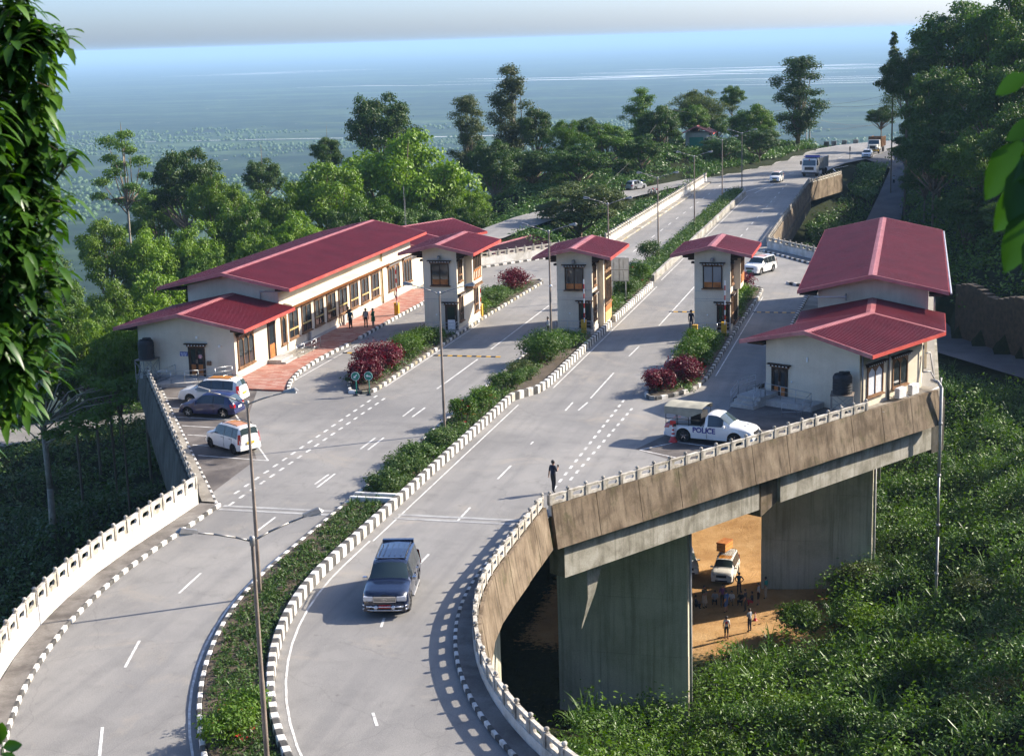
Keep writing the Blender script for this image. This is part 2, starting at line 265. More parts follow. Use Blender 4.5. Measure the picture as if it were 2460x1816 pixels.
# ------------------------------------------------------------------ mesh helpers
class MB:
    def __init__(s, m=None): s.v = []; s.f = []; s.M = m or Matrix.Identity(4)
    def add(s, vs_, fs_):
        n = len(s.v); s.v += [tuple(s.M @ Vector(v)) for v in vs_]; s.f += [tuple(i+n for i in f) for f in fs_]; return s
    def box(s, x0, x1, y0, y1, z0, z1):
        return s.add([(x0, y0, z0), (x1, y0, z0), (x1, y1, z0), (x0, y1, z0), (x0, y0, z1), (x1, y0, z1), (x1, y1, z1), (x0, y1, z1)],
                     [(0, 3, 2, 1), (4, 5, 6, 7), (0, 1, 5, 4), (1, 2, 6, 5), (2, 3, 7, 6), (3, 0, 4, 7)])
    def cbox(s, x0, x1, y0, y1, z0, z1, c):
        """box with chamfered top edges"""
        return s.add([(x0, y0, z0), (x1, y0, z0), (x1, y1, z0), (x0, y1, z0), (x0, y0, z1-c), (x1, y0, z1-c), (x1, y1, z1-c), (x0, y1, z1-c),
                      (x0+c, y0+c, z1), (x1-c, y0+c, z1), (x1-c, y1-c, z1), (x0+c, y1-c, z1)],
                     [(0, 3, 2, 1), (0, 1, 5, 4), (1, 2, 6, 5), (2, 3, 7, 6), (3, 0, 4, 7), (4, 5, 9, 8), (5, 6, 10, 9), (6, 7, 11, 10), (7, 4, 8, 11), (8, 9, 10, 11)])
    def tube(s, p0, p1, r0, r1=None, n=8, cap=True):
        r1 = r0 if r1 is None else r1; a = Vector(p0); b = Vector(p1); d = (b-a)
        if d.length < 1e-6: return s
        d.normalize(); u = d.orthogonal().normalized(); w = d.cross(u)
        vs_ = []
        for c, r in ((a, r0), (b, r1)):
            for i in range(n):
                t = 2*math.pi*i/n; vs_.append(c + r*(math.cos(t)*u + math.sin(t)*w))
        fs_ = [(i, (i+1) % n, n+(i+1) % n, n+i) for i in range(n)]
        if cap: fs_ += [tuple(range(n-1, -1, -1)), tuple(range(n, 2*n))]
        return s.add(vs_, fs_)
    def path(s, pts, r, n=8):
        for i in range(len(pts)-1): s.tube(pts[i], pts[i+1], r if not hasattr(r, '__len__') else r[i], r if not hasattr(r, '__len__') else r[i+1], n)
        return s
    def lathe(s, prof, n=12, axis='z', c=(0, 0, 0)):
        vs_ = []; k = len(prof)
        for r, h in prof:
            for i in range(n):
                t = 2*math.pi*i/n; a, b_ = r*math.cos(t), r*math.sin(t)
                p = (a, b_, h) if axis == 'z' else ((a, h, b_) if axis == 'y' else (h, a, b_))
                vs_.append((p[0]+c[0], p[1]+c[1], p[2]+c[2]))
        fs_ = [(j*n+i, j*n+(i+1) % n, (j+1)*n+(i+1) % n, (j+1)*n+i) for j in range(k-1) for i in range(n)]
        if axis == 'y': fs_ = [f[::-1] for f in fs_]
        return s.add(vs_, fs_)
    def prism(s, poly, z0, z1):
        n = len(poly)
        return s.add([(p[0], p[1], z0) for p in poly]+[(p[0], p[1], z1) for p in poly],
                     [tuple(range(n-1, -1, -1)), tuple(range(n, 2*n))]+[(i, (i+1) % n, n+(i+1) % n, n+i) for i in range(n)])
    def sheet(s, poly, z): return s.add([(p[0], p[1], z) for p in poly], [tuple(range(len(poly)))])
    def ball(s, c, r, n=8, k=5, sz=1.0):
        return s.lathe([(r*math.sin(math.pi*j/k) if 0 < j < k else 0.0005, -sz*r*math.cos(math.pi*j/k)) for j in range(k+1)], n, 'z', c)
    def mesh(s, name, mat, smooth=False, angle=None):
        me = bpy.data.meshes.new(name); me.from_pydata(s.v, [], s.f)
        if mat is not None:
            for mm in (mat if isinstance(mat, (list, tuple)) else [mat]): me.materials.append(MATS[mm] if isinstance(mm, str) else mm)
        if smooth or angle:
            me.polygons.foreach_set('use_smooth', [True]*len(me.polygons))
            if angle: me.set_sharp_from_angle(angle=rad(angle))
        me.update(); return me
    def build(s, name, mat, parent=None, smooth=False, angle=None): return link(name, s.mesh(name, mat, smooth, angle), parent)
def link(name, me, parent=None):
    o = bpy.data.objects.new(name, me); COL.objects.link(o)
    if parent is not None:
        o.parent = parent; o.matrix_parent_inverse = wmat(parent).inverted()
    return o
def wmat(o):
    m = o.matrix_basis.copy()
    if o.parent is not None: m = wmat(o.parent) @ o.matrix_parent_inverse @ m
    return m
def tag(o, label=None, cat=None, group=None, kind=None):
    if label: o['label'] = label
    if cat: o['category'] = cat
    if group: o['group'] = group
    if kind: o['kind'] = kind
    return o
def thing(name, loc, label, cat, group=None, rz=0.0, kind=None):
    o = bpy.data.objects.new(name, None); COL.objects.link(o); o.empty_display_size = 0.3
    o.location = loc; o.rotation_euler = (0, 0, rz); return tag(o, label, cat, group, kind)
def struct(name, mb, mat, parent=None, **k):
    o = mb.build(name, mat, parent, **k)
    if parent is None: o['kind'] = 'structure'
    return o
def child(name, me, parent, M4=None):
    """shared-mesh child placed in its parent's local space"""
    o = bpy.data.objects.new(name, me); COL.objects.link(o); o.parent = parent
    if M4 is not None: o.matrix_basis = M4
    return o
def copy_tree(o, parent=None):
    c = o.copy(); COL.objects.link(c); c.parent = parent
    if parent is not None: c.matrix_parent_inverse = o.matrix_parent_inverse
    for ch in o.children: copy_tree(ch, c)
    return c
def frame(o, u, n):
    """local x = u along a wall, y = n outward, z up, origin o"""
    u = Vector(u).normalized(); n = Vector(n).normalized()
    return Matrix(((u[0], n[0], 0, o[0]), (u[1], n[1], 0, o[1]), (u[2], n[2], 1, o[2]), (0, 0, 0, 1)))
def polyline(pts, step):
    """points resampled at about step along a polyline"""
    P = [Vector((p[0], p[1])) for p in pts]; L = [0]
    for i in range(1, len(P)): L.append(L[-1]+(P[i]-P[i-1]).length)
    n = max(1, round(L[-1]/step)); out = []
    for k in range(n+1):
        t = L[-1]*k/n; i = max(j for j in range(len(L)) if L[j] <= t+1e-9); i = min(i, len(P)-2)
        s_ = (t-L[i])/max(1e-9, L[i+1]-L[i]); q = P[i].lerp(P[i+1], s_); out.append((q.x, q.y))
    return out
def offset(pts, d):
    """polyline moved d to the right of its travel direction"""
    out = []; n = len(pts)
    for i in range(n):
        a = Vector(pts[max(0, i-1)][:2]); b = Vector(pts[i][:2]); c = Vector(pts[min(n-1, i+1)][:2])
        t1 = (b-a).normalized() if i > 0 else (c-b).normalized(); t2 = (c-b).normalized() if i < n-1 else t1
        n1 = Vector((t1.y, -t1.x)); n2 = Vector((t2.y, -t2.x)); m = (n1+n2); m.normalize()
        k = d/max(0.35, m.dot(n1)); out.append((b.x+m.x*k, b.y+m.y*k))
    return out
def strip(mb, a, b, z):
    for i in range(len(a)-1): mb.add([(*a[i], z), (*b[i], z), (*b[i+1], z), (*a[i+1], z)], [(0, 1, 2, 3)])
    return mb
# ------------------------------------------------------------------ alignment of the road
ACX, ACY = 9.8, 62.5
def lane(x, y1, th=62, step=4):
    """line at straight offset x: an arc round (ACX, ACY) near the viewer, then straight along +Y to y1"""
    R = ACX-x; n = max(1, int(th/step)); out = []
    for i in range(n+1):
        t = rad(th*(1-i/n)); out.append((ACX-R*math.cos(t), ACY-R*math.sin(t)))
    if y1 > ACY+0.01: out.append((x, y1))
    return out
R_CORNER, R_FAR = (-17.0, 71.0), (1.6, 99.0)
L_CORNER, L_FAR = (-35.5, 70.1), (-55.2, 101.9)
FARROAD_L = [(-33.6, 247.0), (-31.6, 256.8), (-28.3, 267.0), (-24.8, 279.9), (-21.9, 298.6), (-18.7, 314.6), (-14.9, 324.1), (-10.3, 330.3), (-3, 337), (8, 345)]
FARROAD_R = [(-15.4, 247.0), (-14.4, 262.2), (-13.6, 270.0), (-11.8, 279.6), (-8.6, 288.3), (-6.2, 301.0), (-4.5, 311.0), (-2.0, 317), (0.5, 319.5), (8, 326), (14, 331)][:len(FARROAD_L)]
OLD_L = [(-8.6, 288.3), (-4.2, 280), (-5.6, 263), (-7.1, 245), (-7.2, 220), (-4.6, 190), (2.4, 161), (10.4, 149), (20, 138), (32, 128)]
OLD_R = [(-4.5, 311), (-0.8, 277), (-1.6, 258), (-1.9, 245), (-2.2, 222), (0.2, 196), (5.0, 169.5), (12.2, 156.5), (22, 145), (34, 135)]
OLD_Z = [-0.02, -1.1, -3.7, -6.0, -7.5, -8.6, -9.5, -9.5, -9.4, -9.0]
SIDE_L = [(-56, 150), (-53.5, 170), (-52, 185), (-51.0, 198), (-47.5, 215), (-43.0, 231), (-37, 247.5), (-33, 258)]
SIDE_R = [(-51, 150), (-49, 165), (-47, 177), (-46.2, 187), (-43.2, 209), (-38.8, 226), (-34.5, 241), (-31.4, 250)]
VAL_L = [(-150, 112), (-120, 124), (-91, 137.4), (-82, 143.9), (-72, 151), (-62, 160)]
VAL_R = [(-145, 104), (-116, 116.5), (-86.7, 130.3), (-80, 140.4), (-69, 147), (-59, 156)]

# ------------------------------------------------------------------ terrain
CTRL = [(0, 0, 15), (30, 10, 18), (-30, 10, 9), (0, 22, 4), (25, 35, 8), (0, 38, -5), (12, 45, -2), (-60, 20, 4), (-25, 30, -3), (-18, 42, -3.2), (-30, 48, -3.5), (-28, 58, -4), (-26, 66, -6),
        (-40, 48, -6), (-46, 60, -10), (-40, 72, -13), (-50, 80, -15), (-14, 58, -11.5), (-16, 66, -13.5), (-8, 55, -10), (-2, 52, -10), (6, 58, -9.5), (-10, 70, -15.5), (-4, 68, -14.8), (-21, 74.5, -11.5), (-17.5, 74.5, -14.0), (-20, 79, -14.8), (-25, 78, -13.5), (-15, 78, -15.8),
        (-12, 92, -17), (-12, 98, -17), (-10, 105, -17), (-12, 112, -17), (-12, 120, -17), (-15, 130, -17), (-25, 95, -17.2), (-25, 108, -17), (-25, 120, -17), (-20, 138, -16.5), (-8, 112, -17), (-32, 108, -16.8), (-16, 86, -17.3), (-7.5, 104, -16.9), (-6, 108, -16.7), (-6, 120, -16),
        (-7, 96, -16.6), (-3, 90, -15.6), (2, 80, -14), (5, 88, -12.8), (8, 74, -11), (12, 84, -8), (16, 96, -6.5), (3, 100, -14.2), (8, 104, -11), (0, 112, -15.6), (4, 116, -13.5), (1, 124, -14.4), (8, 114, -11),
        (-26, 150, -14.5), (-26, 180, -10), (-24, 205, -7), (-24, 228, -4), (-24, 240, -1.2), (-24, 252, -0.5), (-22, 270, -0.5), (-18, 285, -0.5), (-15, 300, -0.5), (-12, 315, -0.5), (-5, 325, -0.5), (6, 336, -0.5),
        (-10, 185, -9.5), (-11, 210, -9.5), (-12, 232, -8.8), (-10, 250, -6.8), (-9, 266, -3.8), (-9, 276, -1.2), (-14.5, 251, -0.9), (-12.6, 262, -1.2),
        (-3, 130, -15.2), (0, 130, -14.5), (-2, 150, -11.5), (-6, 165, -10), (-8, 150, -13.5), (8, 130, -12.2), (14, 125, -9), (0, 166, -9.9), (6, 158, -9.9), (14, 149, -9.9), (22, 140, -9.8), (-3.5, 205, -8.3), (-4.6, 235, -7.0), (-4, 255, -4.9), (-3, 272, -2.0), (-3, 284, -0.5),
        (-60, 110, -13), (-71, 114, -16), (-85, 118, -16), (-85, 137, -15.4), (-75, 146, -14.6), (-64, 157, -12), (-60, 130, -12), (-62, 170, -8), (-100, 120, -17), (-52, 178, -1.5), (-49, 185, -0.5), (-46, 205, -0.5), (-43, 222, -0.5), (-39, 236, -0.5), (-34, 250, -0.6), (-55, 160, -5), (-53, 150, -7.5),
        (-60, 200, -6), (-80, 180, -14), (-100, 150, -19), (-56, 230, 0.5), (-52, 250, 2.2), (-40, 255, 1.6), (-45, 275, 3.4), (-34, 275, 2.2), (-30, 290, 1.6), (-28, 310, 0.8), (-50, 300, 1), (-24, 322, -0.6), (-26, 335, -4), (-70, 260, -8), (-90, 220, -18), (-120, 200, -30), (-150, 150, -38), (-160, 250, -60), (-70, 330, -25), (-20, 345, -6), (-10, 352, -8), (-12, 380, -30), (-60, 400, -60), (0, 345, -1.5), (14, 350, 0),
        (8.5, 173, -3.8), (14.5, 161, -3.6), (23, 151, -3.0), (7, 192, -3.0), (5, 215, -2.5), (5, 240, 0.8), (5, 265, 3), (4, 286, 2.5), (16, 188, 4.5), (24, 172, 4.0), (14, 215, 8), (14, 245, 11), (14, 280, 10), (30, 190, 13), (30, 240, 20), (30, 290, 18), (40, 150, 4), (60, 160, 20), (60, 230, 40), (60, 300, 36), (40, 130, 1), (80, 100, 18), (30, 110, -3), (45, 90, 3), (40, 60, 9), (10, 310, 4), (25, 330, 6), (60, 380, 5),
        (-800, 100, -181), (-800, 600, -181), (-400, 300, -175), (-300, 100, -110), (-300, 500, -165), (-100, 700, -181), (-100, 520, -140), (200, 800, -181), (-600, -200, -181), (400, 400, 60), (400, 100, 120), (100, 520, -60), (400, 700, -120), (100, -200, 60), (-200, -200, -30), (-800, 900, -181), (400, 900, -181), (-200, 0, -20)]
CTRL = np.array(CTRL, float)
def _phi(r): return np.sqrt(r*r+9.0)
_D = np.sqrt(((CTRL[:, None, :2]-CTRL[None, :, :2])**2).sum(2))
_Wt = np.linalg.solve(_phi(_D)+0.02*np.eye(len(CTRL)), CTRL[:, 2])
def lattice(x, y, s, seed):
    """cheap smooth value noise"""
    x = x/s; y = y/s; i = np.floor(x).astype(int); j = np.floor(y).astype(int); u = x-i; v = y-j; u = u*u*(3-2*u); v = v*v*(3-2*v)
    def h(a, b): return np.modf(np.abs(np.sin(a*127.1+b*311.7+seed*17.3)*43758.5453))[0]
    return (h(i, j)*(1-u)+h(i+1, j)*u)*(1-v)+(h(i, j+1)*(1-u)+h(i+1, j+1)*u)*v-0.5
def dirt_weight(x, y):
    d = np.maximum(np.abs((x+15)/10.5), np.abs((y-115.0)/19.0))
    e = (x+6.4)+0.55*(y-106.5)*np.where(y < 106.5, 1, 0)      # the slope of plants eats into the yard's near corner
    d2 = np.maximum(np.abs((x+24)/8.5), np.abs((y-80)/10.0))
    return np.maximum(np.clip((1.12-d)*3.0, 0, 1)*np.clip(1-(e-0.3)*0.7, 0, 1), np.clip((1.1-d2)*3.0, 0, 1)*0.2)
def height(x, y):
    x = np.atleast_1d(np.asarray(x, float)); y = np.atleast_1d(np.asarray(y, float)); out = np.zeros(x.shape)
    xf, yf, of = x.ravel(), y.ravel(), np.zeros(x.size)
    for a in range(0, x.size, 4000):
        q = np.sqrt((xf[a:a+4000, None]-CTRL[None, :, 0])**2+(yf[a:a+4000, None]-CTRL[None, :, 1])**2)
        of[a:a+4000] = _phi(q) @ _Wt
    out = of.reshape(x.shape)
    dw = dirt_weight(x, y)
    rough = lattice(x, y, 7, 1)*1.0+lattice(x, y, 3.1, 2)*0.45+lattice(x, y, 1.3, 3)*0.2
    roadw = np.clip((np.abs(x+25)-13)/4, 0, 1)*1.0
    far = np.where(y > 236, np.clip((np.abs(x+22)-14)/6, 0.05, 1), 1)
    return out+rough*(1-dw*0.93)*far
def Hh(x, y): return float(height(x, y)[0])
def inside(x, y, poly):
    x = np.asarray(x); y = np.asarray(y); r = np.zeros(x.shape, bool); n = len(poly)
    for i in range(n):
        (x1, y1), (x2, y2) = poly[i], poly[(i+1) % n]
        c = ((y1 > y) != (y2 > y)) & (x < (x2-x1)*(y-y1)/((y2-y1) if y2 != y1 else 1e-9)+x1); r ^= c
    return r
DECK = [R_CORNER, R_FAR, (1.9, 143), (-15.4, 169.5), (-15.4, 240), (-33.6, 240), (-33.6, 169.5), (-55.2, 139), L_FAR, L_CORNER]+[(p[0]-0.4, p[1]) for p in lane(-35.5, 62.6)][::-1]+[(p[0]+0.3, p[1]) for p in lane(-17.2, 62.6)]
ROADPOLYS = [FARROAD_L+FARROAD_R[::-1], OLD_L+OLD_R[::-1], SIDE_L+SIDE_R[::-1], VAL_L+VAL_R[::-1]]
def near_poly_z(x, y):
    """terrain kept just under the roads laid on it"""
    z = np.full(x.shape, np.nan)
    for poly, zz in zip(ROADPOLYS, (0.0, None, 0.0, -15.0)):
        if poly is ROADPOLYS[1]:
            for i in range(len(OLD_L)-1):
                q = [OLD_L[i], OLD_L[i+1], OLD_R[i+1], OLD_R[i]]; c = np.array(q).mean(0); q = [tuple(c+(np.array(p)-c)*1.25) for p in q]
                m = inside(x, y, q); z[m] = (OLD_Z[i]+OLD_Z[i+1])/2-0.25 if abs(OLD_Z[i]-OLD_Z[i+1]) < 0.5 else min(OLD_Z[i], OLD_Z[i+1])-0.25
        else:
            m = inside(x, y, poly); z[m] = zz-0.12
    return z
def make_terrain():
    xs = np.concatenate([[-800, -600, -450, -350, -270, -220, -190], np.arange(-170, 90.1, 2.0), [110, 150, 220, 300, 400]])
    ys = np.concatenate([[-200, -120, -60, -20], np.arange(0, 400.1, 2.0), [420, 460, 520, 600, 720, 900]])
    X, Y = np.meshgrid(xs, ys); Z = height(X.ravel(), Y.ravel()).reshape(X.shape)
    rz = near_poly_z(X, Y); k = ~np.isnan(rz); Z[k] = np.minimum(rz[k], Z[k]) if False else rz[k]
    dk = inside(X, Y, DECK); Z[dk] = np.minimum(Z[dk], -2.4 if True else 0)
    Z = np.maximum(Z, -181)
    nx, ny = len(xs), len(ys)
    v = np.stack([X.ravel(), Y.ravel(), Z.ravel()], 1); i = np.arange(nx*ny).reshape(ny, nx)
    f = np.stack([i[:-1, :-1], i[:-1, 1:], i[1:, 1:], i[1:, :-1]], -1).reshape(-1, 4)
    me = np_mesh('terrain', v, f, M('terrain'), True)
    a = me.attributes.new('dirt', 'FLOAT', 'POINT')
    dw = dirt_weight(X.ravel(), Y.ravel())
    a.data.foreach_set('value', dw.astype(np.float32))
    o = link('terrain', me); o['kind'] = 'structure'; return o
def np_mesh(name, v, f, mat, smooth=False):
    me = bpy.data.meshes.new(name); v = np.asarray(v, np.float32); f = np.asarray(f, np.int32)
    k = f.shape[1]
    me.vertices.add(len(v)); me.vertices.foreach_set('co', v.ravel())
    me.loops.add(f.size); me.loops.foreach_set('vertex_index', f.ravel())
    me.polygons.add(len(f)); me.polygons.foreach_set('loop_start', np.arange(0, f.size, k, dtype=np.int32))
    me.polygons.foreach_set('use_smooth', np.full(len(f), smooth))
    if mat is not None: me.materials.append(mat)
    me.update(calc_edges=True); return me
make_terrain()
# the plain far below, and the dry river beds in it
PZ = -182.0
g = MB()
gx = [-60000, -20000, -8000, -3000, 0, 3000, 8000, 20000, 60000]; gy = [-400, 1500, 4000, 9000, 20000, 45000, 90000]
for i in range(len(gx)-1):
    for j in range(len(gy)-1): g.add([(gx[i], gy[j], PZ), (gx[i+1], gy[j], PZ), (gx[i+1], gy[j+1], PZ), (gx[i], gy[j+1], PZ)], [(0, 1, 2, 3)])
struct('plain', g, 'plain')
def river(name, pts, w):
    r = random.Random(len(pts)); a = []; b = []
    q = polyline(pts, 350)
    for i, p in enumerate(q):
        k = w*(0.5+0.9*r.random())*min(1, (i+0.4)/3, (len(q)-i-0.6)/3); a.append((p[0], p[1]-k)); b.append((p[0], p[1]+k*(0.6+0.8*r.random())))
    struct(name, strip(MB(), a, b, PZ+0.6), 'river_sand')
_rr = random.Random(31)
for k in range(9):        # braided bed: several pale channels side by side
    y0 = 7300+k*270; x0 = -2700+_rr.uniform(-300, 900)+k*60; x1 = x0+_rr.uniform(900, 2100); x1 = min(x1, 100)
    river('river', [(x0, y0+_rr.uniform(-120, 120)), ((x0*2+x1)/3, y0+_rr.uniform(-200, 200)), ((x0+x1*2)/3, y0+_rr.uniform(-200, 200)), (x1, y0+_rr.uniform(-150, 150))], _rr.uniform(55, 130))
for k in range(4):
    y0 = 6300+k*260; x0 = -900+_rr.uniform(-200, 200); river('river', [(x0, y0), (x0+500, y0+_rr.uniform(-90, 90)), (x0+900+_rr.uniform(0, 300), y0+_rr.uniform(-60, 60))], _rr.uniform(25, 60))
for k in range(3): river('river', [(-5600+k*200, 11000+k*420), (-5000, 11200+k*380), (-4350+k*150, 11000+k*400)], 110)
river('river', [(-2000, 3150), (-1500, 3300), (-1000, 3250), (-600, 3420)], 12)

# ------------------------------------------------------------------ roads
def make_roads():
    a, b = lane(-35.5, 62.6), lane(-17.2, 62.6)
    a[-1] = (-35.5, 62.5); b[-1] = (-17.2, 62.5)
    r = strip(MB(), a, b, 0.0)
    r.sheet([(-35.5, 62.5), (-17.2, 62.5), R_CORNER, L_CORNER], 0.0)
    r.sheet([L_CORNER, R_CORNER, R_FAR, (1.9, 143), (-15.4, 169.5), (-33.6, 169.5), (-55.2, 139), L_FAR], 0.0)
    r.sheet([(-33.6, 169.5), (-15.4, 169.5), (-15.4, 247), (-33.6, 247)], 0.0)
    strip(r, FARROAD_L, FARROAD_R, 0.0)
    struct('road', r, 'asphalt')
    o = MB()
    for i in range(len(OLD_L)-1): o.add([(*OLD_L[i], OLD_Z[i]), (*OLD_R[i], OLD_Z[i]), (*OLD_R[i+1], OLD_Z[i+1]), (*OLD_L[i+1], OLD_Z[i+1])], [(0, 1, 2, 3)])
    o.v = [(x, y, z+(-0.02 if y > 284 else 0.05)) for x, y, z in o.v]
    struct('road', o, 'asphalt_dark')
    struct('road', strip(MB(), SIDE_L, SIDE_R, 0.03), 'asphalt')
    struct('road', strip(MB(), VAL_L, VAL_R, -14.8), 'asphalt')
    # bare brown tarmac where the cars park
    p = MB().sheet([(-35.6, 71.6), (-36.0, 79), (-40.2, 87), (-43.2, 95.6), (-46.0, 97.6), (-51.0, 98.2), (-51.2, 96.6), (-49.8, 94.9)], 0.004)
    struct('road', p, 'asphalt_damp')
    p = MB().sheet([(-15.0, 84.2), (-12.6, 82.2), (-9.8, 83.2), (-2.6, 94.4), (-3.2, 96.2), (-8.6, 98.4), (-10.6, 96.6), (-11.2, 92.5), (-13.2, 89.5)], 0.004)
    struct('road', p, 'asphalt_damp')
make_roads()
def markings():
    m = MB(); k = [0]
    def line(p, q, w=0.11):
        a = Vector(p); b = Vector(q); d = (b-a).normalized(); n = Vector((d.y, -d.x))*w/2
        k[0] += 1; z = 0.008+0.0004*(k[0] % 6)
        m.sheet([a-n, b-n, b+n, a+n][::-1], z)
    for p, q in (((-25.9, 42.8), (-26.95, 44.9)), ((-28.75, 49.9), (-29.5, 52.5)), ((-30.4, 57.8), (-30.6, 60.4)), ((-30.55, 66.6), (-30.55, 68.8)),
                 ((-21.3, 69.6), (-21.3, 71.9)), ((-21.2, 63.1), (-21.2, 64.6)), ((-20.6, 56.6), (-20.4, 55.6)), ((-18.0, 47.8), (-17.5, 46.8)), ((-21.25, 77.1), (-21.2, 79.8)), ((-21.2, 84.4), (-21.2, 85.0)),
                 ((-20.1, 96.4), (-20.05, 104.2)), ((-21.0, 92.8), (-21.0, 95.1)), ((-20.2, 93.0), (-20.05, 95.2)), ((-20.0, 110), (-19.9, 113.8)), ((-19.75, 122.3), (-19.6, 142.2)),
                 ((-30.85, 90.0), (-30.85, 92.3)), ((-30.2, 89.9), (-30.15, 92.4)), ((-30.8, 82.0), (-30.8, 84.6)), ((-30.3, 81.9), (-30.3, 84.7)), ((-30.75, 74.7), (-30.7, 76.6)), ((-30.4, 74.1), (-30.4, 76.8)),
                 ((-31.0, 97.8), (-30.9, 107.7)), ((-30.9, 111.4), (-30.9, 131.0))): line(p, q)
    # lane dashes of the far bridge
    y = 147
    while y < 244:
        line((-29.6+0.006*(y-147), y), (-29.6+0.006*(y-145), y+2.1)); line((-19.4+0.004*(y-147), y+1), (-19.4+0.004*(y-145), y+3.1)); y += 6.1
    for p in ((-21.0, 251), (-20.0, 259), (-18.8, 267), (-17.4, 275), (-15.8, 283), (-13.6, 291), (-11.5, 299), (-9.6, 307)): line(p, (p[0]+0.55, p[1]+2.6), 0.16)
    a = [(x+0.5, y) for x, y in FARROAD_L[1:9]]
    for i in range(len(a)-1): line(a[i], a[i+1], 0.16)
    line((-22.6, 228), (-20.9, 243), 0.14); line((-24.4, 228.5), (-21.2, 243), 0.14); line((-12.6, 262), (-13.4, 268), .2); line((-13.4, 268.2), (-11.2, 274), .2)
    # double dashes at the widening
    for x0, x1, ya, yb in ((-33.75, -33.65, 70.3, 95), (-34.35, -34.45, 72.3, 95), (-17.85, -17.85, 74.4, 96), (-17.35, -16.9, 77.5, 94.5)):
        y = ya
        while y < yb:
            t = (y-ya)/(yb-ya); x = x0+(x1-x0)*t; line((x, y), (x, y+0.62), 0.15); y += 1.32
    # bay lines
    for p, q in (((-45.5, 87.9), (-41.0, 87.6)), ((-47.0, 90.2), (-43.0, 90.0)), ((-48.8, 92.9), (-45.5, 92.7)), ((-44.0, 85.8), (-40.3, 85.5)), ((-42.6, 83.7), (-38.6, 83.4)), ((-41.2, 81.5), (-37.2, 81.1)), ((-39.8, 79.3), (-35.2, 78.8)), ((-42.4, 89.9), (-35.2, 78.8)),
                 ((-13.3, 85.7), (-14.75, 84.1)), ((-14.75, 84.1), (-11.9, 82.4)), ((-12.9, 86.1), (-9.6, 84.9)), ((-13.3, 85.7), (-11.6, 88.4))): line(p, q, 0.10)
    # edge lines along the planted strip
    for x, yb in ((-24.55, 66), (-27.98, 64)):
        q = lane(x, yb, 62, 3)
        for i in range(len(q)-1): line(q[i], q[i+1], 0.09)
    for p, q in (((-23.2, 99), (-23.1, 142)), ((-34.75, 98), (-34.7, 122)), ((-41.9, 99), (-41.9, 112)), ((-12.9, 104), (-12.8, 137)), ((-23.3, 146), (-23.2, 224)), ((-24.4, 66), (-24.35, 94))): line(p, q, 0.08)
    o = m.build('lane_markings', 'road_paint'); o['kind'] = 'structure'
    j = MB()
    for xa, xb in ((-34.0, -27.9), (-24.55, -18.2)):
        for yy in (69.45, 70.05): j.box(xa, xb, yy, yy+0.28, 0.0, 0.012)
    o = j.build('expansion_joint', 'joint_strip'); o['kind'] = 'structure'
markings()

# ------------------------------------------------------------------ pavements and planting beds
def beds():
    struct('pavement', strip(MB(), lane(-35.2, 70.0), lane(-34.24, 70.0), 0.17), 'walk_dark')
    d = [(-34.45, 70.25), (-50.55, 95.65)]; e = [(-35.25, 70.3), (-51.75, 96.6)]
    struct('pavement', strip(MB(), e, d, 0.17), 'walk_concrete')
    struct('pavement', strip(MB(), lane(-18.06, 71.4), lane(-17.45, 71.4), 0.15), 'walk_dark')
    struct('pavement', MB().prism([(-46.1, 95.9), (-40.9, 95.7), (-41.95, 98.5), (-42.55, 101.5), (-42.75, 105.6), (-42.6, 138.5), (-46.1, 138.5)], 0.0, 0.12), 'paving')
    struct('pavement', MB().prism([(-33.2, 170), (-32.45, 170), (-31.2, 245), (-31.9, 245)], 0.0, 0.16), 'walk_concrete')
    struct('pavement', MB().prism([(-9.1, 104.5), (-9.1, 125), (-8.7, 139.5), (-7.2, 139.5), (-7.0, 104.5)], 0.0, 0.14), 'walk_concrete')
    b = strip(MB(), lane(-27.5, 116.8), lane(-25.2, 96.2), 0.24); b.f = []; b.v = []
    la, lb = lane(-27.5, 62.6, 62), lane(-25.2, 62.6, 62); strip(b, la, lb, 0.24)
    b.sheet([(-27.5, 62.5), (-25.2, 62.5), (-25.1, 95.2), (-24.0, 97.0), (-23.8, 116.9), (-27.45, 116.9)], 0.24)
    b.sheet([(-27.3, 124.9), (-23.85, 124.9), (-23.7, 142), (-24.05, 145), (-23.9, 226), (-24.5, 231), (-25.4, 225), (-25.9, 170), (-26.2, 150)], 0.24)
    struct('planting_bed', b, 'soil')
    struct('planting_bed', MB().sheet([(-36.9, 98.2), (-35.9, 96.0), (-35.2, 96.6), (-35.25, 116.9), (-38.0, 116.9), (-38.1, 101)], 0.2).sheet([(-38.0, 123.6), (-35.2, 123.6), (-34.6, 143.6), (-35.6, 144.4), (-38.0, 137)], 0.2), 'soil')
    struct('planting_bed', MB().sheet([(-16.5, 97.6), (-15.9, 96.7), (-14.8, 97.9), (-13.8, 99.8), (-13.5, 103), (-13.55, 118.6), (-16.5, 118.6)], 0.2).sheet([(-16.4, 125.2), (-13.5, 125.2), (-13.2, 137.2), (-13.3, 140.5), (-13.8, 141.6), (-15.3, 140.8)], 0.2), 'soil')
beds()

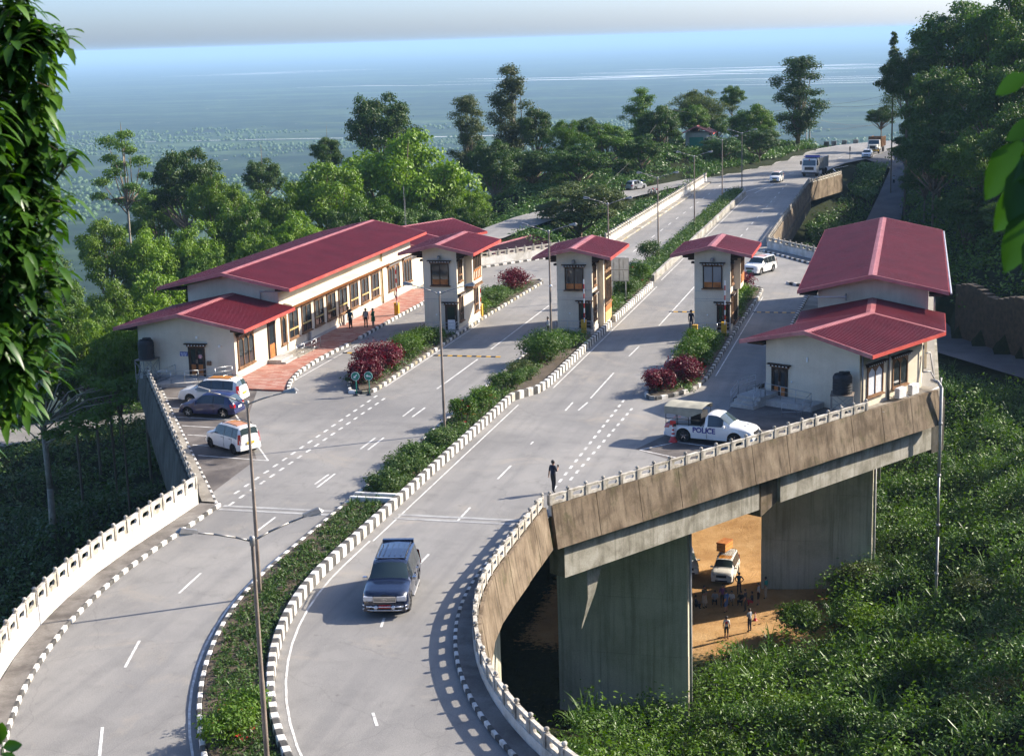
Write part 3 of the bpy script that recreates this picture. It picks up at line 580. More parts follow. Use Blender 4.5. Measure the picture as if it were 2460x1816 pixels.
# ------------------------------------------------------------------ kerbs
KM = {}
def kmesh(w, h, mat):
    k = (round(w, 3), round(h, 3), mat)
    if k not in KM: KM[k] = MB().cbox(0.004, 0.996, -w/2, w/2, 0, h, min(0.04, w*0.2)).mesh('kerb_stone', mat)
    return KM[k]
def kerb(label, pts, w, h, stone, mats=('kerb_white', 'kerb_black'), side=1, z=0.0, close=False, pair=None):
    """row of stones; pts run along the road-side face, the stones sit to the right (side=1) or left of travel"""
    if close: pts = pts+[pts[0]]
    q = offset(polyline(pts, stone), side*w/2)
    root = bpy.data.objects.new('kerb', None); COL.objects.link(root); root.location = (q[0][0], q[0][1], z); root['label'] = label; root['kind'] = 'structure'
    rr = random.Random(int(abs(q[0][0]*77+q[0][1]*13)))
    for i in range(len(q)-1):
        a = Vector((*q[i], 0)); b = Vector((*q[i+1], 0)); d = b-a; L = d.length; an = math.atan2(d.y, d.x)
        o = child('kerb_stone', kmesh(w, h, mats[i % len(mats)]), root)
        o.location = (a.x-root.location.x, a.y-root.location.y, rr.uniform(-0.012, 0.006)); o.rotation_euler = (0, rr.uniform(-.006, .006), an+rr.uniform(-.008, .008)); o.scale = (L, 1, 1)
    return root
def kerbs():
    q = lane(-24.95, 95.0, 56, 3)+[(-24.45, 96.1), (-23.8, 97.3), (-23.55, 99.5), (-23.5, 121.6)]
    kerb('tall black and white striped kerb along the planted median, curving past the dark off-roader', q, 0.30, 0.52, 0.46, side=-1)
    kerb('tall striped kerb beside the back of the sign panel, beyond the middle booth', [(-23.55, 123.7), (-23.4, 142.2)], 0.3, 0.52, 0.46, side=-1)
    kerb('low black and white kerb on the far-carriageway side of the planted median', lane(-27.72, 116.5, 56, 3), 0.2, 0.26, 0.5, side=1)
    kerb('black and white kerb edging the walkway below the white curved parapet', lane(-34.1, 70.1, 52, 3), 0.16, 0.18, 0.5, side=-1)
    kerb('black and white kerb edging the walkway by the parked cars', [(-34.3, 70.2), (-50.4, 95.6)], 0.16, 0.18, 0.5, side=-1)
    kerb('small black and white kerb along the inner walkway of the curving bridge', lane(-18.2, 71.6, 56, 3), 0.16, 0.17, 0.4, side=1)
    kerb('black and white kerb round the island with the big red shrubs and round green signs', [(-36.6, 95.7), (-35.3, 95.6), (-34.9, 96.4), (-34.95, 116.3), (-34.9, 124), (-34.3, 143.4), (-34.8, 144.8), (-35.9, 144.4), (-38.2, 137.6), (-38.3, 124), (-38.3, 101), (-37.3, 97.4)], 0.22, 0.22, 0.5, ('kerb_white', 'kerb_black', 'kerb_mossy', 'kerb_black'), side=-1, close=True)
    kerb('black and white kerb curving round the near end of the red paving', [(-40.7, 95.5), (-41.1, 96.4), (-41.75, 98.4), (-42.35, 101.4), (-42.6, 105.6), (-42.4, 112.0)], 0.24, 0.24, 0.5, side=-1)
    kerb('black and white kerb of the red paving behind the three bystanders', [(-42.4, 114.2), (-42.45, 124.8), (-42.3, 138.0)], 0.22, 0.24, 0.5, side=-1)
    kerb('worn kerb round the island with the red shrub near the police pickup', [(-16.75, 97.4), (-16.35, 96.5), (-15.8, 96.3), (-14.7, 97.5), (-13.6, 99.6), (-13.25, 103.1), (-13.25, 119.8), (-13.0, 137.2), (-13.1, 140.7), (-13.7, 142.0), (-15.3, 141.4), (-16.7, 130), (-16.75, 120), (-16.75, 99.7)], 0.24, 0.24, 0.52, ('kerb_white', 'kerb_black', 'kerb_plain', 'kerb_black'), side=-1, close=True)
    kerb('dark stub of kerb by the stair of the right-hand office', [(-10.9, 96.7), (-10.0, 99.6), (-9.2, 102.4)], 0.3, 0.24, 0.6, ('kerb_black', 'kerb_black', 'kerb_plain'), side=1)
    kerb('striped kerb along the lane between the nearest booth row and the right-hand office', [(-9.3, 104.5), (-9.3, 125), (-8.9, 139.4)], 0.24, 0.26, 0.5, side=1)
    kerb('short striped kerb where the office lane opens behind the white crossover', [(-11.2, 144.6), (-10.1, 143.4), (-8.9, 142.8)], 0.24, 0.24, 0.5, side=1)
    kerb('striped kerb under the rear white parapet behind the first booth', [(-46.5, 147.7), (-38.2, 159.4), (-33.2, 166.2)], 0.2, 0.2, 0.55, side=-1)
    kerb('striped kerb under the rear parapet behind the white crossover', [(-15.6, 166.2), (-10.2, 157.4), (-3, 147)], 0.2, 0.2, 0.55, side=-1)
    # unpainted runs
    kerb('grey concrete barrier on the median of the far bridge', [(-23.75, 144.6), (-23.6, 226.0), (-24.3, 230.5)], 0.32, 0.72, 3.0, ('kerb_plain',), side=-1)
    kerb('low grey kerb on the back side of the far median', [(-26.6, 125), (-26.4, 150), (-25.9, 200), (-24.8, 230.6)], 0.2, 0.24, 2.0, ('kerb_plain',), side=1)
    kerb('pale kerb of the walkway along the far bridge', [(-32.3, 170), (-31.05, 245)], 0.18, 0.18, 2.5, ('kerb_plain', 'kerb_plain', 'kerb_mossy'), side=-1)
    # two white beams crossing the median at the joint
    for y in (71.2, 71.95):
        o = MB().cbox(-27.5, -25.0, y, y+0.24, 0.0, 0.5, 0.03).build('kerb', 'kerb_white'); o['kind'] = 'structure'
kerbs()

# ------------------------------------------------------------------ parapets
def panel_mesh(h, t, mat):
    """unit-length pierced panel: a slab with a long eight-sided slot"""
    m = MB(); O = [(0, 0), (1, 0), (1, h), (0, h)]
    a, b, c0, c1 = 0.20, 0.80, h*0.30, h*0.72; ch = 0.07; cz = (c1-c0)*0.4
    I = [(a+ch, c0), (b-ch, c0), (b, c0+cz), (b, c1-cz), (b-ch, c1), (a+ch, c1), (a, c1-cz), (a, c0+cz)]
    P = O+I; n = len(P)
    F = [(0, 1, 5, 4), (1, 6, 5), (1, 2, 7, 6), (2, 8, 7), (2, 3, 9, 8), (3, 10, 9), (3, 0, 11, 10), (0, 4, 11)]
    vs_ = [(x, -t/2, z) for x, z in P]+[(x, t/2, z) for x, z in P]
    fs_ = list(F)+[tuple(i+n for i in f[::-1]) for f in F]
    fs_ += [(0, n, n+1, 1), (1, n+1, n+2, 2), (2, n+2, n+3, 3), (3, n+3, n, 0)]
    for i in range(8):
        p, q = 4+i, 4+(i+1) % 8; fs_.append((p, q, q+n, p+n))
    m.add(vs_, fs_)
    m.box(0.03, 0.97, -t/2-0.02, t/2+0.02, h-0.055, h+0.012)
    return m.mesh('railing_panel', mat)
PANELS = {}; POSTS = {}
def parapet(label, pts, wall, rail, t=0.22, step=1.22, mat='parapet_white', pmat='railing_white', z=0.0, group='pierced concrete parapets', wall_mat=None):
    q = polyline(pts, step)
    root = thing('parapet', (q[0][0], q[0][1], z), label, 'parapet', group)
    if wall > 0:
        w = MB(); a = offset(q, -t/2); b = offset(q, t/2)
        for i in range(len(q)-1):
            w.add([(*a[i], 0.0), (*b[i], 0.0), (*b[i+1], 0.0), (*a[i+1], 0.0), (*a[i], wall), (*b[i], wall), (*b[i+1], wall), (*a[i+1], wall)],
                  [(4, 5, 6, 7), (0, 1, 5, 4), (1, 2, 6, 5), (2, 3, 7, 6), (3, 0, 4, 7)])
        w.v = [(x, y, zz+z) for x, y, zz in w.v]
        w.build('wall_base', wall_mat or mat, root)
    h = rail-wall; k = (round(h, 2), pmat)
    if k not in PANELS: PANELS[k] = panel_mesh(h, 0.11, pmat)
    kp = (round(h, 2),)
    if kp not in POSTS:
        m = MB(); m.box(-0.085, 0.085, -0.1, 0.1, 0, h+0.02); m.lathe([(0.05, h+0.02), (0.05, h+0.05), (0.095, h+0.10), (0.10, h+0.15), (0.06, h+0.20), (0.004, h+0.22)], 8); POSTS[kp] = m.mesh('railing_post', 'post_grey')
    rr = random.Random(len(q))
    for i in range(len(q)):
        o = child('railing_post', POSTS[kp], root); j = min(i, len(q)-2)
        an = math.atan2(q[j+1][1]-q[j][1], q[j+1][0]-q[j][0])
        o.location = (q[i][0]-q[0][0], q[i][1]-q[0][1], wall); o.rotation_euler = (rr.uniform(-.012, .012), rr.uniform(-.012, .012), an)
        if i < len(q)-1:
            d = Vector((q[i+1][0]-q[i][0], q[i+1][1]-q[i][1], 0)); L = d.length; d.normalize()
            o = child('railing_panel', PANELS[k], root); o.location = (q[i][0]-q[0][0]+d.x*0.075, q[i][1]-q[0][1]+d.y*0.075, wall); o.rotation_euler = (0, 0, an); o.scale = (L-0.15, 1, 1)
    return root
def parapets():
    parapet('white parapet with pierced railing curving along the outer edge of the near bridge', lane(-35.36, 69.9, 46, 2), 0.95, 1.58)
    parapet('dark weathered railing beside the walkway of the parked cars', [(-35.6, 70.5), (-51.9, 96.75)], 0.5, 1.05, mat='concrete_dark', pmat='post_grey')
    parapet('pierced railing on the inner curve of the bridge above the abutment', lane(-17.32, 70.9, 50, 2), 0.55, 1.05)
    parapet('pierced railing along the diagonal deck edge below the police pickup', [(-17.0, 71.2), (-2.5, 93.0)], 0.55, 1.05)
    parapet('white rear parapet behind the first booth, next to the dark shed roof', [(-51, 145.0), (-33.7, 168.6)], 0.75, 1.25)
    parapet('grey rear parapet behind the white crossover and third booth', [(-15.3, 169.0), (1.6, 143.9)], 0.7, 1.2)
    parapet('long white parapet on the far bridge running up to the road bend', [(-33.35, 169.8), (-31.95, 245.6)], 0.85, 1.35)
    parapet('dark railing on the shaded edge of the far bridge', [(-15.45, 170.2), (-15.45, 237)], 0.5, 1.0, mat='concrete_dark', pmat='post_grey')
    parapet('short mossy parapet in front of the white tipper truck', [(-15.4, 237.4), (-11.4, 252.0)], 0.5, 1.0, mat='concrete_grimy')
parapets()

# ------------------------------------------------------------------ viaduct: slab, fascias, girders, piers, abutment
def viaduct():
    root = thing('viaduct', (-25.7, 100, -3), 'weathered concrete viaduct deck carried on tall wall piers', 'bridge')
    s = MB().prism([L_CORNER, (-34.5, 69.6), (-18.2, 69.6), (-17.6, 71.3), (1.0, 99.2), (1.3, 142.5), (-16, 168.8), (-16, 240), (-33, 240), (-33, 168.8), (-54.6, 138.5), (-54.6, 102.2)], -1.3, -0.03)
    s.build('deck_slab', 'concrete', root)
    a, b = lane(-35.2, 69.8), lane(-17.9, 69.8); sl = MB()
    for i in range(len(a)-1):
        sl.add([(*a[i], -1.2), (*b[i], -1.2), (*b[i+1], -1.2), (*a[i+1], -1.2), (*a[i], -0.03), (*b[i], -0.03), (*b[i+1], -0.03), (*a[i+1], -0.03)], [(3, 2, 1, 0), (1, 2, 6, 5), (3, 0, 4, 7)])
    sl.build('deck_slab', 'concrete', root)
    def fascia(pts, step, side, z0, z1, flare, mat, name='fascia_panel'):
        q = polyline(pts, step)
        for i in range(len(q)-1):
            g0 = 0.012; A = Vector((*q[i], 0)); B = Vector((*q[i+1], 0)); d = (B-A).normalized(); A = A+d*g0; B = B-d*g0; n = Vector((d.y, -d.x, 0))*side
            jt = ((i*37) % 7-3)*0.006; m = MB()
            P = [A+n*jt+Vector((0, 0, z1)), A+n*(flare+jt)+Vector((0, 0, z0)), A+n*(flare-0.3)+Vector((0, 0, z0+0.02)), A-n*0.24+Vector((0, 0, z1))]
            Q = [p+(B-A) for p in P]; m.add(P+Q, [(0, 1, 2, 3), (7, 6, 5, 4), (0, 4, 5, 1), (1, 5, 6, 2), (2, 6, 7, 3), (3, 7, 4, 0)])
            if side > 0: m.f = [f[::-1] for f in m.f]
            m.build(name, mat, root)
    arc = lane(-17.08, 70.8, 50, 2)
    fascia([p for p in arc if p[1] > 48.5], 2.4, 1, -1.6, 0.55, 0.30, 'concrete_grimy')
    fascia([(-16.85, 71.1), (1.75, 99.1)], 3.05, 1, -1.62, 0.55, 0.34, 'concrete_grimy')
    fascia(lane(-17.0, 62.6, 60, 3)[:8], 2.4, 1, -1.0, 0.56, 0.04, 'parapet_white')
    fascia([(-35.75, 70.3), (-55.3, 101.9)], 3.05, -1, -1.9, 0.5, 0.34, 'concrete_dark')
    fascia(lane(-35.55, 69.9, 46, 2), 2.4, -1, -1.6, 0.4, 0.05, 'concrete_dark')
    fascia([(-15.25, 170.4), (-15.25, 237)], 4.1, 1, -1.9, 0.5, 0.3, 'concrete_grimy')
    fascia([(-15.2, 237.4), (-11.2, 252)], 3.8, 1, -2.2, 0.5, 0.1, 'concrete_grimy')
    # edge girders set back under the fascia
    def beam(pts, off, z0, z1, mat, name='girder', th=1.1):
        a = offset(pts, off); b = offset(pts, off-th if off > 0 else off+th); m = MB()
        for i in range(len(a)-1):
            m.add([(*a[i], z0), (*a[i+1], z0), (*b[i+1], z0), (*b[i], z0), (*a[i], z1), (*a[i+1], z1), (*b[i+1], z1), (*b[i], z1)], [(0, 3, 2, 1), (4, 5, 6, 7), (0, 1, 5, 4), (1, 2, 6, 5), (2, 3, 7, 6), (3, 0, 4, 7)])
        return m.build(name, mat, root)
    beam([(-17.15, 72.3), (-8.75, 85.2)], -0.28, -3.42, -1.25, 'concrete')
    beam([(-7.7, 86.8), (0.8, 99.9)], -0.28, -3.42, -1.25, 'concrete')
    beam([(0.8, 99.9), (1.55, 100.9)], -0.26, -3.7, -0.2, 'concrete_dark')
    blk = frame((-8.95, 84.95, 0), (0.555, 0.832, 0), (0.832, -0.555, 0))
    MB(blk).box(0.0, 0.75, -1.3, -0.12, -3.2, -1.3).build('cross_head', 'concrete_dark', root)
    MB(blk).add([(0.75, -1.0, -4.05), (2.35, -1.0, -3.55), (2.35, 0.62, -3.35), (0.75, 0.62, -4.0), (0.75, -1.0, -1.0), (2.35, -1.0, -1.0), (2.35, 0.62, -1.0), (0.75, 0.62, -1.0)], [(0, 3, 2, 1), (4, 5, 6, 7), (0, 1, 5, 4), (1, 2, 6, 5), (2, 3, 7, 6), (3, 0, 4, 7)]).build('cross_head', 'concrete_grimy', root)
    beam([(1.2, 100), (1.2, 142)], -0.3, -3.4, -1.25, 'concrete')
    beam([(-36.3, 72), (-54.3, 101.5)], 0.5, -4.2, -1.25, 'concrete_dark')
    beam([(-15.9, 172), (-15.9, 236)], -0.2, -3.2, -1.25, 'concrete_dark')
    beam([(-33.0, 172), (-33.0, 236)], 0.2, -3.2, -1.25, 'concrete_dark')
    for k, (x0, x1, y) in enumerate(((-20.2, -12.35, 86.0), (-10.2, -2.35, 109.0))):
        m = MB(); lev = [-19.5, -13.2, -9.6, -6.2, -1.3]
        for i in range(4):
            e = 0.0 if i % 2 else 0.012; m.box(x0-e, x1+e, y-e, y+1.6+e, lev[i]+0.012, lev[i+1])
        m.build('pier', 'concrete_pier', root)
        MB().box(x0+0.05, x1-0.05, y+0.05, y+1.55, -20, -1.4).build('pier_core', 'concrete_dark', root)
        d = MB(); d.path([(x1+0.13, y+0.25, -2.6), (x1+0.13, y+0.25, -4.2), (x1+0.16, y+0.2, -5.0), (x1+0.16, y+0.2, -18)], 0.09, 8); d.build('drain_pipe', 'pipe_grey', root, True)
        if k == 1:
            d = MB(); d.path([(x1+0.42, y-0.3, -3.4), (x1+0.42, y-0.3, -8.2)], 0.11, 8); d.build('drain_pipe', 'pipe_grey', root, True)
    # abutment under the curve
    rw = offset(lane(-25.5, 71.5, 44, 4), 0); m = MB(); rb = offset(rw, -0.8)
    for i in range(len(rw)-1):
        m.add([(*rw[i], -16), (*rw[i+1], -16), (*rb[i+1], -16), (*rb[i], -16), (*rw[i], -1.25), (*rw[i+1], -1.25), (*rb[i+1], -1.25), (*rb[i], -1.25)], [(0, 1, 5, 4), (4, 5, 6, 7), (2, 3, 7, 6), (1, 2, 6, 5)])
    m.build('abutment_wall', 'concrete_pier', root)
    MB().box(-35.0, -20.2, 70.6, 72.8, -14, -4.6).build('abutment_wall', 'concrete_pier', root)
    MB().box(-35.2, -18.9, 70.2, 74.2, -4.58, -3.7).build('abutment_cap', 'concrete_dark', root)
    r = random.Random(4)
    for i in range(14):
        x = r.uniform(-22.0, -19.2); y = r.uniform(72.0, 74.0); s = r.uniform(0.1, 0.3)
        MB().add([(x-s, y-s*.6, -3.7), (x+s, y-s*.8, -3.7), (x+s*.8, y+s*.7, -3.7), (x-s*.7, y+s*.6, -3.7), (x-s*.6, y-s*.3, -3.7+s), (x+s*.6, y-s*.4, -3.7+s*.8), (x+s*.4, y+s*.4, -3.7+s*.7), (x-s*.5, y+s*.4, -3.7+s*.9)], [(4, 5, 6, 7), (0, 1, 5, 4), (1, 2, 6, 5), (2, 3, 7, 6), (3, 0, 4, 7)]).build('rubble', 'concrete_grimy', root)
    # torn sheet of formwork hanging under the first girder
    pl = MB(); pl.add([(-15.9, 74.6, -3.4), (-15.2, 75.6, -3.4), (-15.55, 74.75, -5.2), (-16.15, 74.1, -7.0), (-15.85, 74.35, -5.4)], [(0, 1, 2), (0, 2, 4), (4, 2, 3)])
    pl.v += [(x-0.03, y+0.03, z) for x, y, z in pl.v]; pl.f += [tuple(i+5 for i in f[::-1]) for f in pl.f]
    pl.build('formwork_sheet', 'concrete', root)
viaduct()

# dry-stone retaining wall above the old road, each stone its own piece on the stretch in view
def stone_wall():
    pts = [(5.3, 170.0), (12.6, 157.0), (18.5, 149.4), (24, 144.0)]
    root = thing('stone_wall', (9, 160, -9.5), 'dark rubble stone retaining wall beside the old road on the shaded hillside', 'wall')
    q = polyline(pts, 1.0); r = random.Random(9); core = MB()
    a = offset(q, 0); b = offset(q, 0.9)
    for i in range(len(q)-1):
        z0 = -10.5; z1 = -3.9+0.4*math.sin(i*.7)
        core.add([(*a[i], z0), (*a[i+1], z0), (*b[i+1], z0), (*b[i], z0), (*a[i], z1), (*a[i+1], z1), (*b[i+1], z1), (*b[i], z1)], [(4, 5, 6, 7), (0, 1, 5, 4), (1, 2, 6, 5), (2, 3, 7, 6), (3, 0, 4, 7)])
    core.f = [f[::-1] for f in core.f]; core.build('wall_core', 'soil', root)
    protos = []
    for k in range(6):
        m = MB(); vs_ = []
        for z in (-0.5, 0.0, 0.5):
            w = 0.42 if z else 0.5
            for i in range(6):
                t = 2*math.pi*i/6+r.uniform(-.25, .25); vs_.append((math.cos(t)*w*r.uniform(.85, 1.1), z*0.8+r.uniform(-.06, .06), math.sin(t)*w*r.uniform(.8, 1.1)))
        m.add(vs_, [(i, (i+1) % 6, 6+(i+1) % 6, 6+i) for i in range(6)]+[(6+i, 6+(i+1) % 6, 12+(i+1) % 6, 12+i) for i in range(6)]+[tuple(range(5, -1, -1)), tuple(range(12, 18))])
        protos.append(m.mesh('stone', 'stone', True, 40))
    n = 0; z = -9.6
    while z < -3.9 and n < 295:
        s_ = r.uniform(0, 0.4); L = sum((Vector(q[i+1])-Vector(q[i])).length for i in range(len(q)-1)); h = r.uniform(0.46, 0.62)
        t = s_
        while t < L and n < 295:
            w = r.uniform(0.7, 1.25); i = min(int(t/(L/(len(q)-1))), len(q)-2); f = t/(L/(len(q)-1))-i
            p = Vector(q[i]).lerp(Vector(q[i+1]), f); d = (Vector(q[i+1])-Vector(q[i])).normalized()
            o = child('stone', protos[r.randrange(6)], root); o.location = (p.x-9, p.y-160, z+9.5+h/2); o.rotation_euler = (0, r.uniform(-.2, .2), math.atan2(d.y, d.x)); o.scale = (w*1.02, 0.55, h*1.15)
            t += w*0.98; n += 1
        z += h
stone_wall()
# ------------------------------------------------------------------ building kit
def V(*a): return Vector(a)
def board(m, p, q, h, t=0.05, up=0.0):
    p = Vector(p); q = Vector(q); d = (q-p); n = Vector((d.y, -d.x, 0)).normalized()*t/2; u = Vector((0, 0, up)); dn = Vector((0, 0, -h))
    m.add([p-n+u, p+n+u, q+n+u, q-n+u, p-n+dn, p+n+dn, q+n+dn, q-n+dn], [(0, 1, 2, 3), (7, 6, 5, 4), (0, 4, 5, 1), (1, 5, 6, 2), (2, 6, 7, 3), (3, 7, 4, 0)])
def gable_roof(parent, eL, rg, eR, mat='roof_red', rib=0.30, cap=0.30, front=True, back=True):
    eL = [Vector(p) for p in eL]; rg = [Vector(p) for p in rg]; eR = [Vector(p) for p in eR]
    m = MB(); un = MB()
    def sheet(A, B, C, D):
        n = max(2, round((B-A).length/rib)); hh = 0.05; prof = []
        for k in range(n):
            for t, z in ((0.0, 0), (0.42, 0), (0.56, hh), (0.86, hh)): prof.append(((k+t)/n, z))
        prof.append((1.0, 0)); vs_ = []
        nm = (B-A).cross(D-A).normalized()
        if nm.z < 0: nm = -nm
        for t, z in prof: vs_ += [A.lerp(B, t)+nm*z, D.lerp(C, t)+nm*z]
        fs_ = [(2*i, 2*i+2, 2*i+3, 2*i+1) for i in range(len(prof)-1)]
        if (B-A).cross(D-A).z < 0: fs_ = [f[::-1] for f in fs_]
        m.add(vs_, fs_)
        lo = Vector((0, 0, -0.07)); q = [A+lo, B+lo, C+lo, D+lo]
        un.add(q, [(0, 1, 2, 3)])
    for i in range(len(rg)-1):
        sheet(eL[i], eL[i+1], rg[i+1], rg[i]); sheet(eR[i], eR[i+1], rg[i+1], rg[i])
    r = m.build('roof', mat, parent)
    un.build('soffit', 'timber_dark', r)
    for i in range(len(rg)-1):
        c = MB(); up = Vector((0, 0, 0.05))
        for E in (eL, eR):
            a0 = rg[i]; a1 = rg[i+1]; k0 = min(1, cap/((E[i]-a0).length)); k1 = min(1, cap/((E[i+1]-a1).length))
            q = [a0+up, a1+up, a1.lerp(E[i+1], k1)+up*0.9, a0.lerp(E[i], k0)+up*0.9]
            c.add(q+[p-Vector((0, 0, .03)) for p in q], [(0, 1, 2, 3), (7, 6, 5, 4), (0, 4, 5, 1), (1, 5, 6, 2), (2, 6, 7, 3), (3, 7, 4, 0)])
        c.build('ridge_cap', 'roof_cap', r)
    for i in range(1, len(rg)-1):     # hips where the ridge bends
        for E in (eL, eR):
            c = MB(); a = rg[i]; b = E[i]; d = (b-a); n = Vector((d.y, -d.x, 0)).normalized()*0.16; up = Vector((0, 0, 0.055))
            c.add([a-n+up*.6, a+up, a+n+up*.6, b+n+up*.6, b+up, b-n+up*.6], [(0, 1, 4, 5), (1, 2, 3, 4)]); c.build('ridge_cap', 'roof_cap', r)
    for E in (eL, eR):
        b = MB()
        for i in range(len(E)-1): board(b, E[i], E[i+1], 0.20, 0.07, 0.03)
        b.build('fascia_board', 'roof_fascia', r)
    for k, on in ((0, front), (-1, back)):
        if on:
            b = MB(); board(b, eL[k], rg[k], 0.20, 0.07, 0.06); board(b, rg[k], eR[k], 0.20, 0.07, 0.06); b.build('fascia_board', 'roof_cap', r)
    return r
def cornice(M4, w, z, parent, proj=0.24, name='cornice'):
    m = MB(M4); m.box(-0.10, w+0.10, 0.012, 0.12, z, z+0.07); o = m.build(name, 'timber', parent)
    d = MB(M4); n = max(4, int((w+0.3)/0.22)); s = (w+0.36)/n
    for i in range(n): d.box(-0.18+s*i+s*0.14, -0.18+s*i+s*0.70, 0.012, proj, z+0.075, z+0.17)
    d.box(-0.24, w+0.24, 0.012, proj+0.05, z+0.185, z+0.25)
    d.build('dentil_row', 'timber_dark', o)
    e = MB(M4)
    for i in range(n): e.box(-0.18+s*i+s*0.2, -0.18+s*i+s*0.62, proj+0.004, proj+0.02, z+0.10, z+0.15)
    e.build('dentil_tips', 'sign_white', o)
    return o
def window(parent, M4, w, h, cols=2, transom=None, fmat='timber', tmat=None, lower=None, corn=True, arch=False, glass='glass_dark', name='window', ft=0.08, sill=True):
    f = MB(M4); d = 0.09
    f.box(0, ft, 0.008, d, 0, h); f.box(w-ft, w, 0.008, d, 0, h); f.box(ft, w-ft, 0.008, d, h-ft, h); f.box(ft, w-ft, 0.008, d, 0, ft)
    cw = (w-2*ft)/cols; mw = 0.055
    for i in range(1, cols): f.box(ft+cw*i-mw/2, ft+cw*i+mw/2, 0.008, d-0.01, ft, h-ft)
    if arch:
        for i in range(cols):
            x0 = ft+cw*i; k = cw
            for sgn, xa in ((1, x0), (-1, x0+k)):
                f.add([(xa, 0.03, h-ft), (xa+sgn*k*0.42, 0.03, h-ft), (xa+sgn*k*0.2, 0.03, h-ft-0.16), (xa, 0.03, h-ft-0.32), (xa, d-0.012, h-ft), (xa+sgn*k*0.42, d-0.012, h-ft), (xa+sgn*k*0.2, d-0.012, h-ft-0.16), (xa, d-0.012, h-ft-0.32)],
                      [(0, 1, 2, 3), (7, 6, 5, 4), (1, 5, 6, 2), (2, 6, 7, 3)])
    o = f.build(name, fmat, parent)
    z0 = ft
    if lower:
        lh, lm = lower
        for i in range(cols): MB(M4).box(ft+cw*i+0.03, ft+cw*(i+1)-0.03, 0.008, 0.05, ft, lh).build('lower_panel', lm, o)
        z0 = lh
    zs = [(z0, h-ft)]
    if transom:
        t = MB(M4).box(ft*0.5, w-ft*0.5, 0.008, d+0.02, transom-0.05, transom+0.05); t.build('transom', tmat or fmat, o); zs = [(z0, transom-0.05), (transom+0.05, h-ft)]
    for i in range(cols):
        for a, b in zs: MB(M4).box(ft+cw*i+0.004, ft+cw*(i+1)-0.004, 0.006, 0.03, a, b).build('pane', glass, o)
    if sill: MB(M4).box(-0.10, w+0.10, 0.006, 0.17, -0.09, -0.004).build('sill', fmat if fmat != 'timber_dark' else 'timber', o)
    if corn: cornice(M4, w, h+0.004, o)
    return o
def door(parent, M4, w, h, leaves=2, corn=True, panel='timber_orange', glass='glass_dark', open_leaf=False):
    f = MB(M4); ft = 0.09
    f.box(0, ft, 0.008, 0.10, 0, h); f.box(w-ft, w, 0.008, 0.10, 0, h); f.box(ft, w-ft, 0.008, 0.10, h-ft, h)
    o = f.build('door', 'timber_dark', parent); lw = (w-2*ft)/leaves
    for i in range(leaves):
        x0 = ft+lw*i; l = MB(M4)
        l.box(x0+0.01, x0+0.09, 0.012, 0.07, 0, h-ft); l.box(x0+lw-0.09, x0+lw-0.01, 0.012, 0.07, 0, h-ft); l.box(x0+0.09, x0+lw-0.09, 0.012, 0.07, h-ft-0.08, h-ft)
        l.build('door_leaf', 'timber_dark', o)
        MB(M4).box(x0+0.09, x0+lw-0.09, 0.010, 0.05, 0.02, h*0.40).build('lower_panel', panel, o)
        MB(M4).box(x0+0.09, x0+lw-0.09, 0.010, 0.035, h*0.40+0.01, h-ft-0.08).build('pane', glass, o)
        MB(M4).tube((x0+(lw-0.05 if i % 2 == 0 else 0.05), 0.08, h*0.45), (x0+(lw-0.05 if i % 2 == 0 else 0.05), 0.08, h*0.57), 0.014, n=6).build('handle', 'steel', o)
    if corn: cornice(M4, w, h+0.004, o)
    return o
def gable_wall(m, x0, x1, y0, y1, z0, zw, zr):
    xc = (x0+x1)/2
    m.add([(x0, y0, z0), (x1, y0, z0), (x1, y0, zw), (xc, y0, zr), (x0, y0, zw), (x0, y1, z0), (x1, y1, z0), (x1, y1, zw), (xc, y1, zr), (x0, y1, zw)],
          [(0, 1, 2, 3, 4), (9, 8, 7, 6, 5), (1, 6, 7, 2), (5, 0, 4, 9), (2, 7, 8, 3), (3, 8, 9, 4)])
def handrail(parent, pts, h=0.9, r=0.022, every=1.0, mids=2, name='handrail'):
    """tube rail through pts with posts"""
    m = MB(); P = [Vector(p) for p in pts]
    for i in range(len(P)-1):
        for k in range(mids+1):
            z = h*(1-k*0.36); m.tube(P[i]+V(0, 0, z), P[i+1]+V(0, 0, z), r if k == 0 else r*0.6, n=6)
        n = max(1, round((P[i+1]-P[i]).length/every))
        for k in range(n+1):
            p = P[i].lerp(P[i+1], k/n); m.tube(p, p+V(0, 0, h), r*0.9, n=6)
    return m.build(name, 'steel', parent, True)
XU, YU, NX, NY = (1, 0, 0), (0, 1, 0), (1, 0, 0), (0, -1, 0)

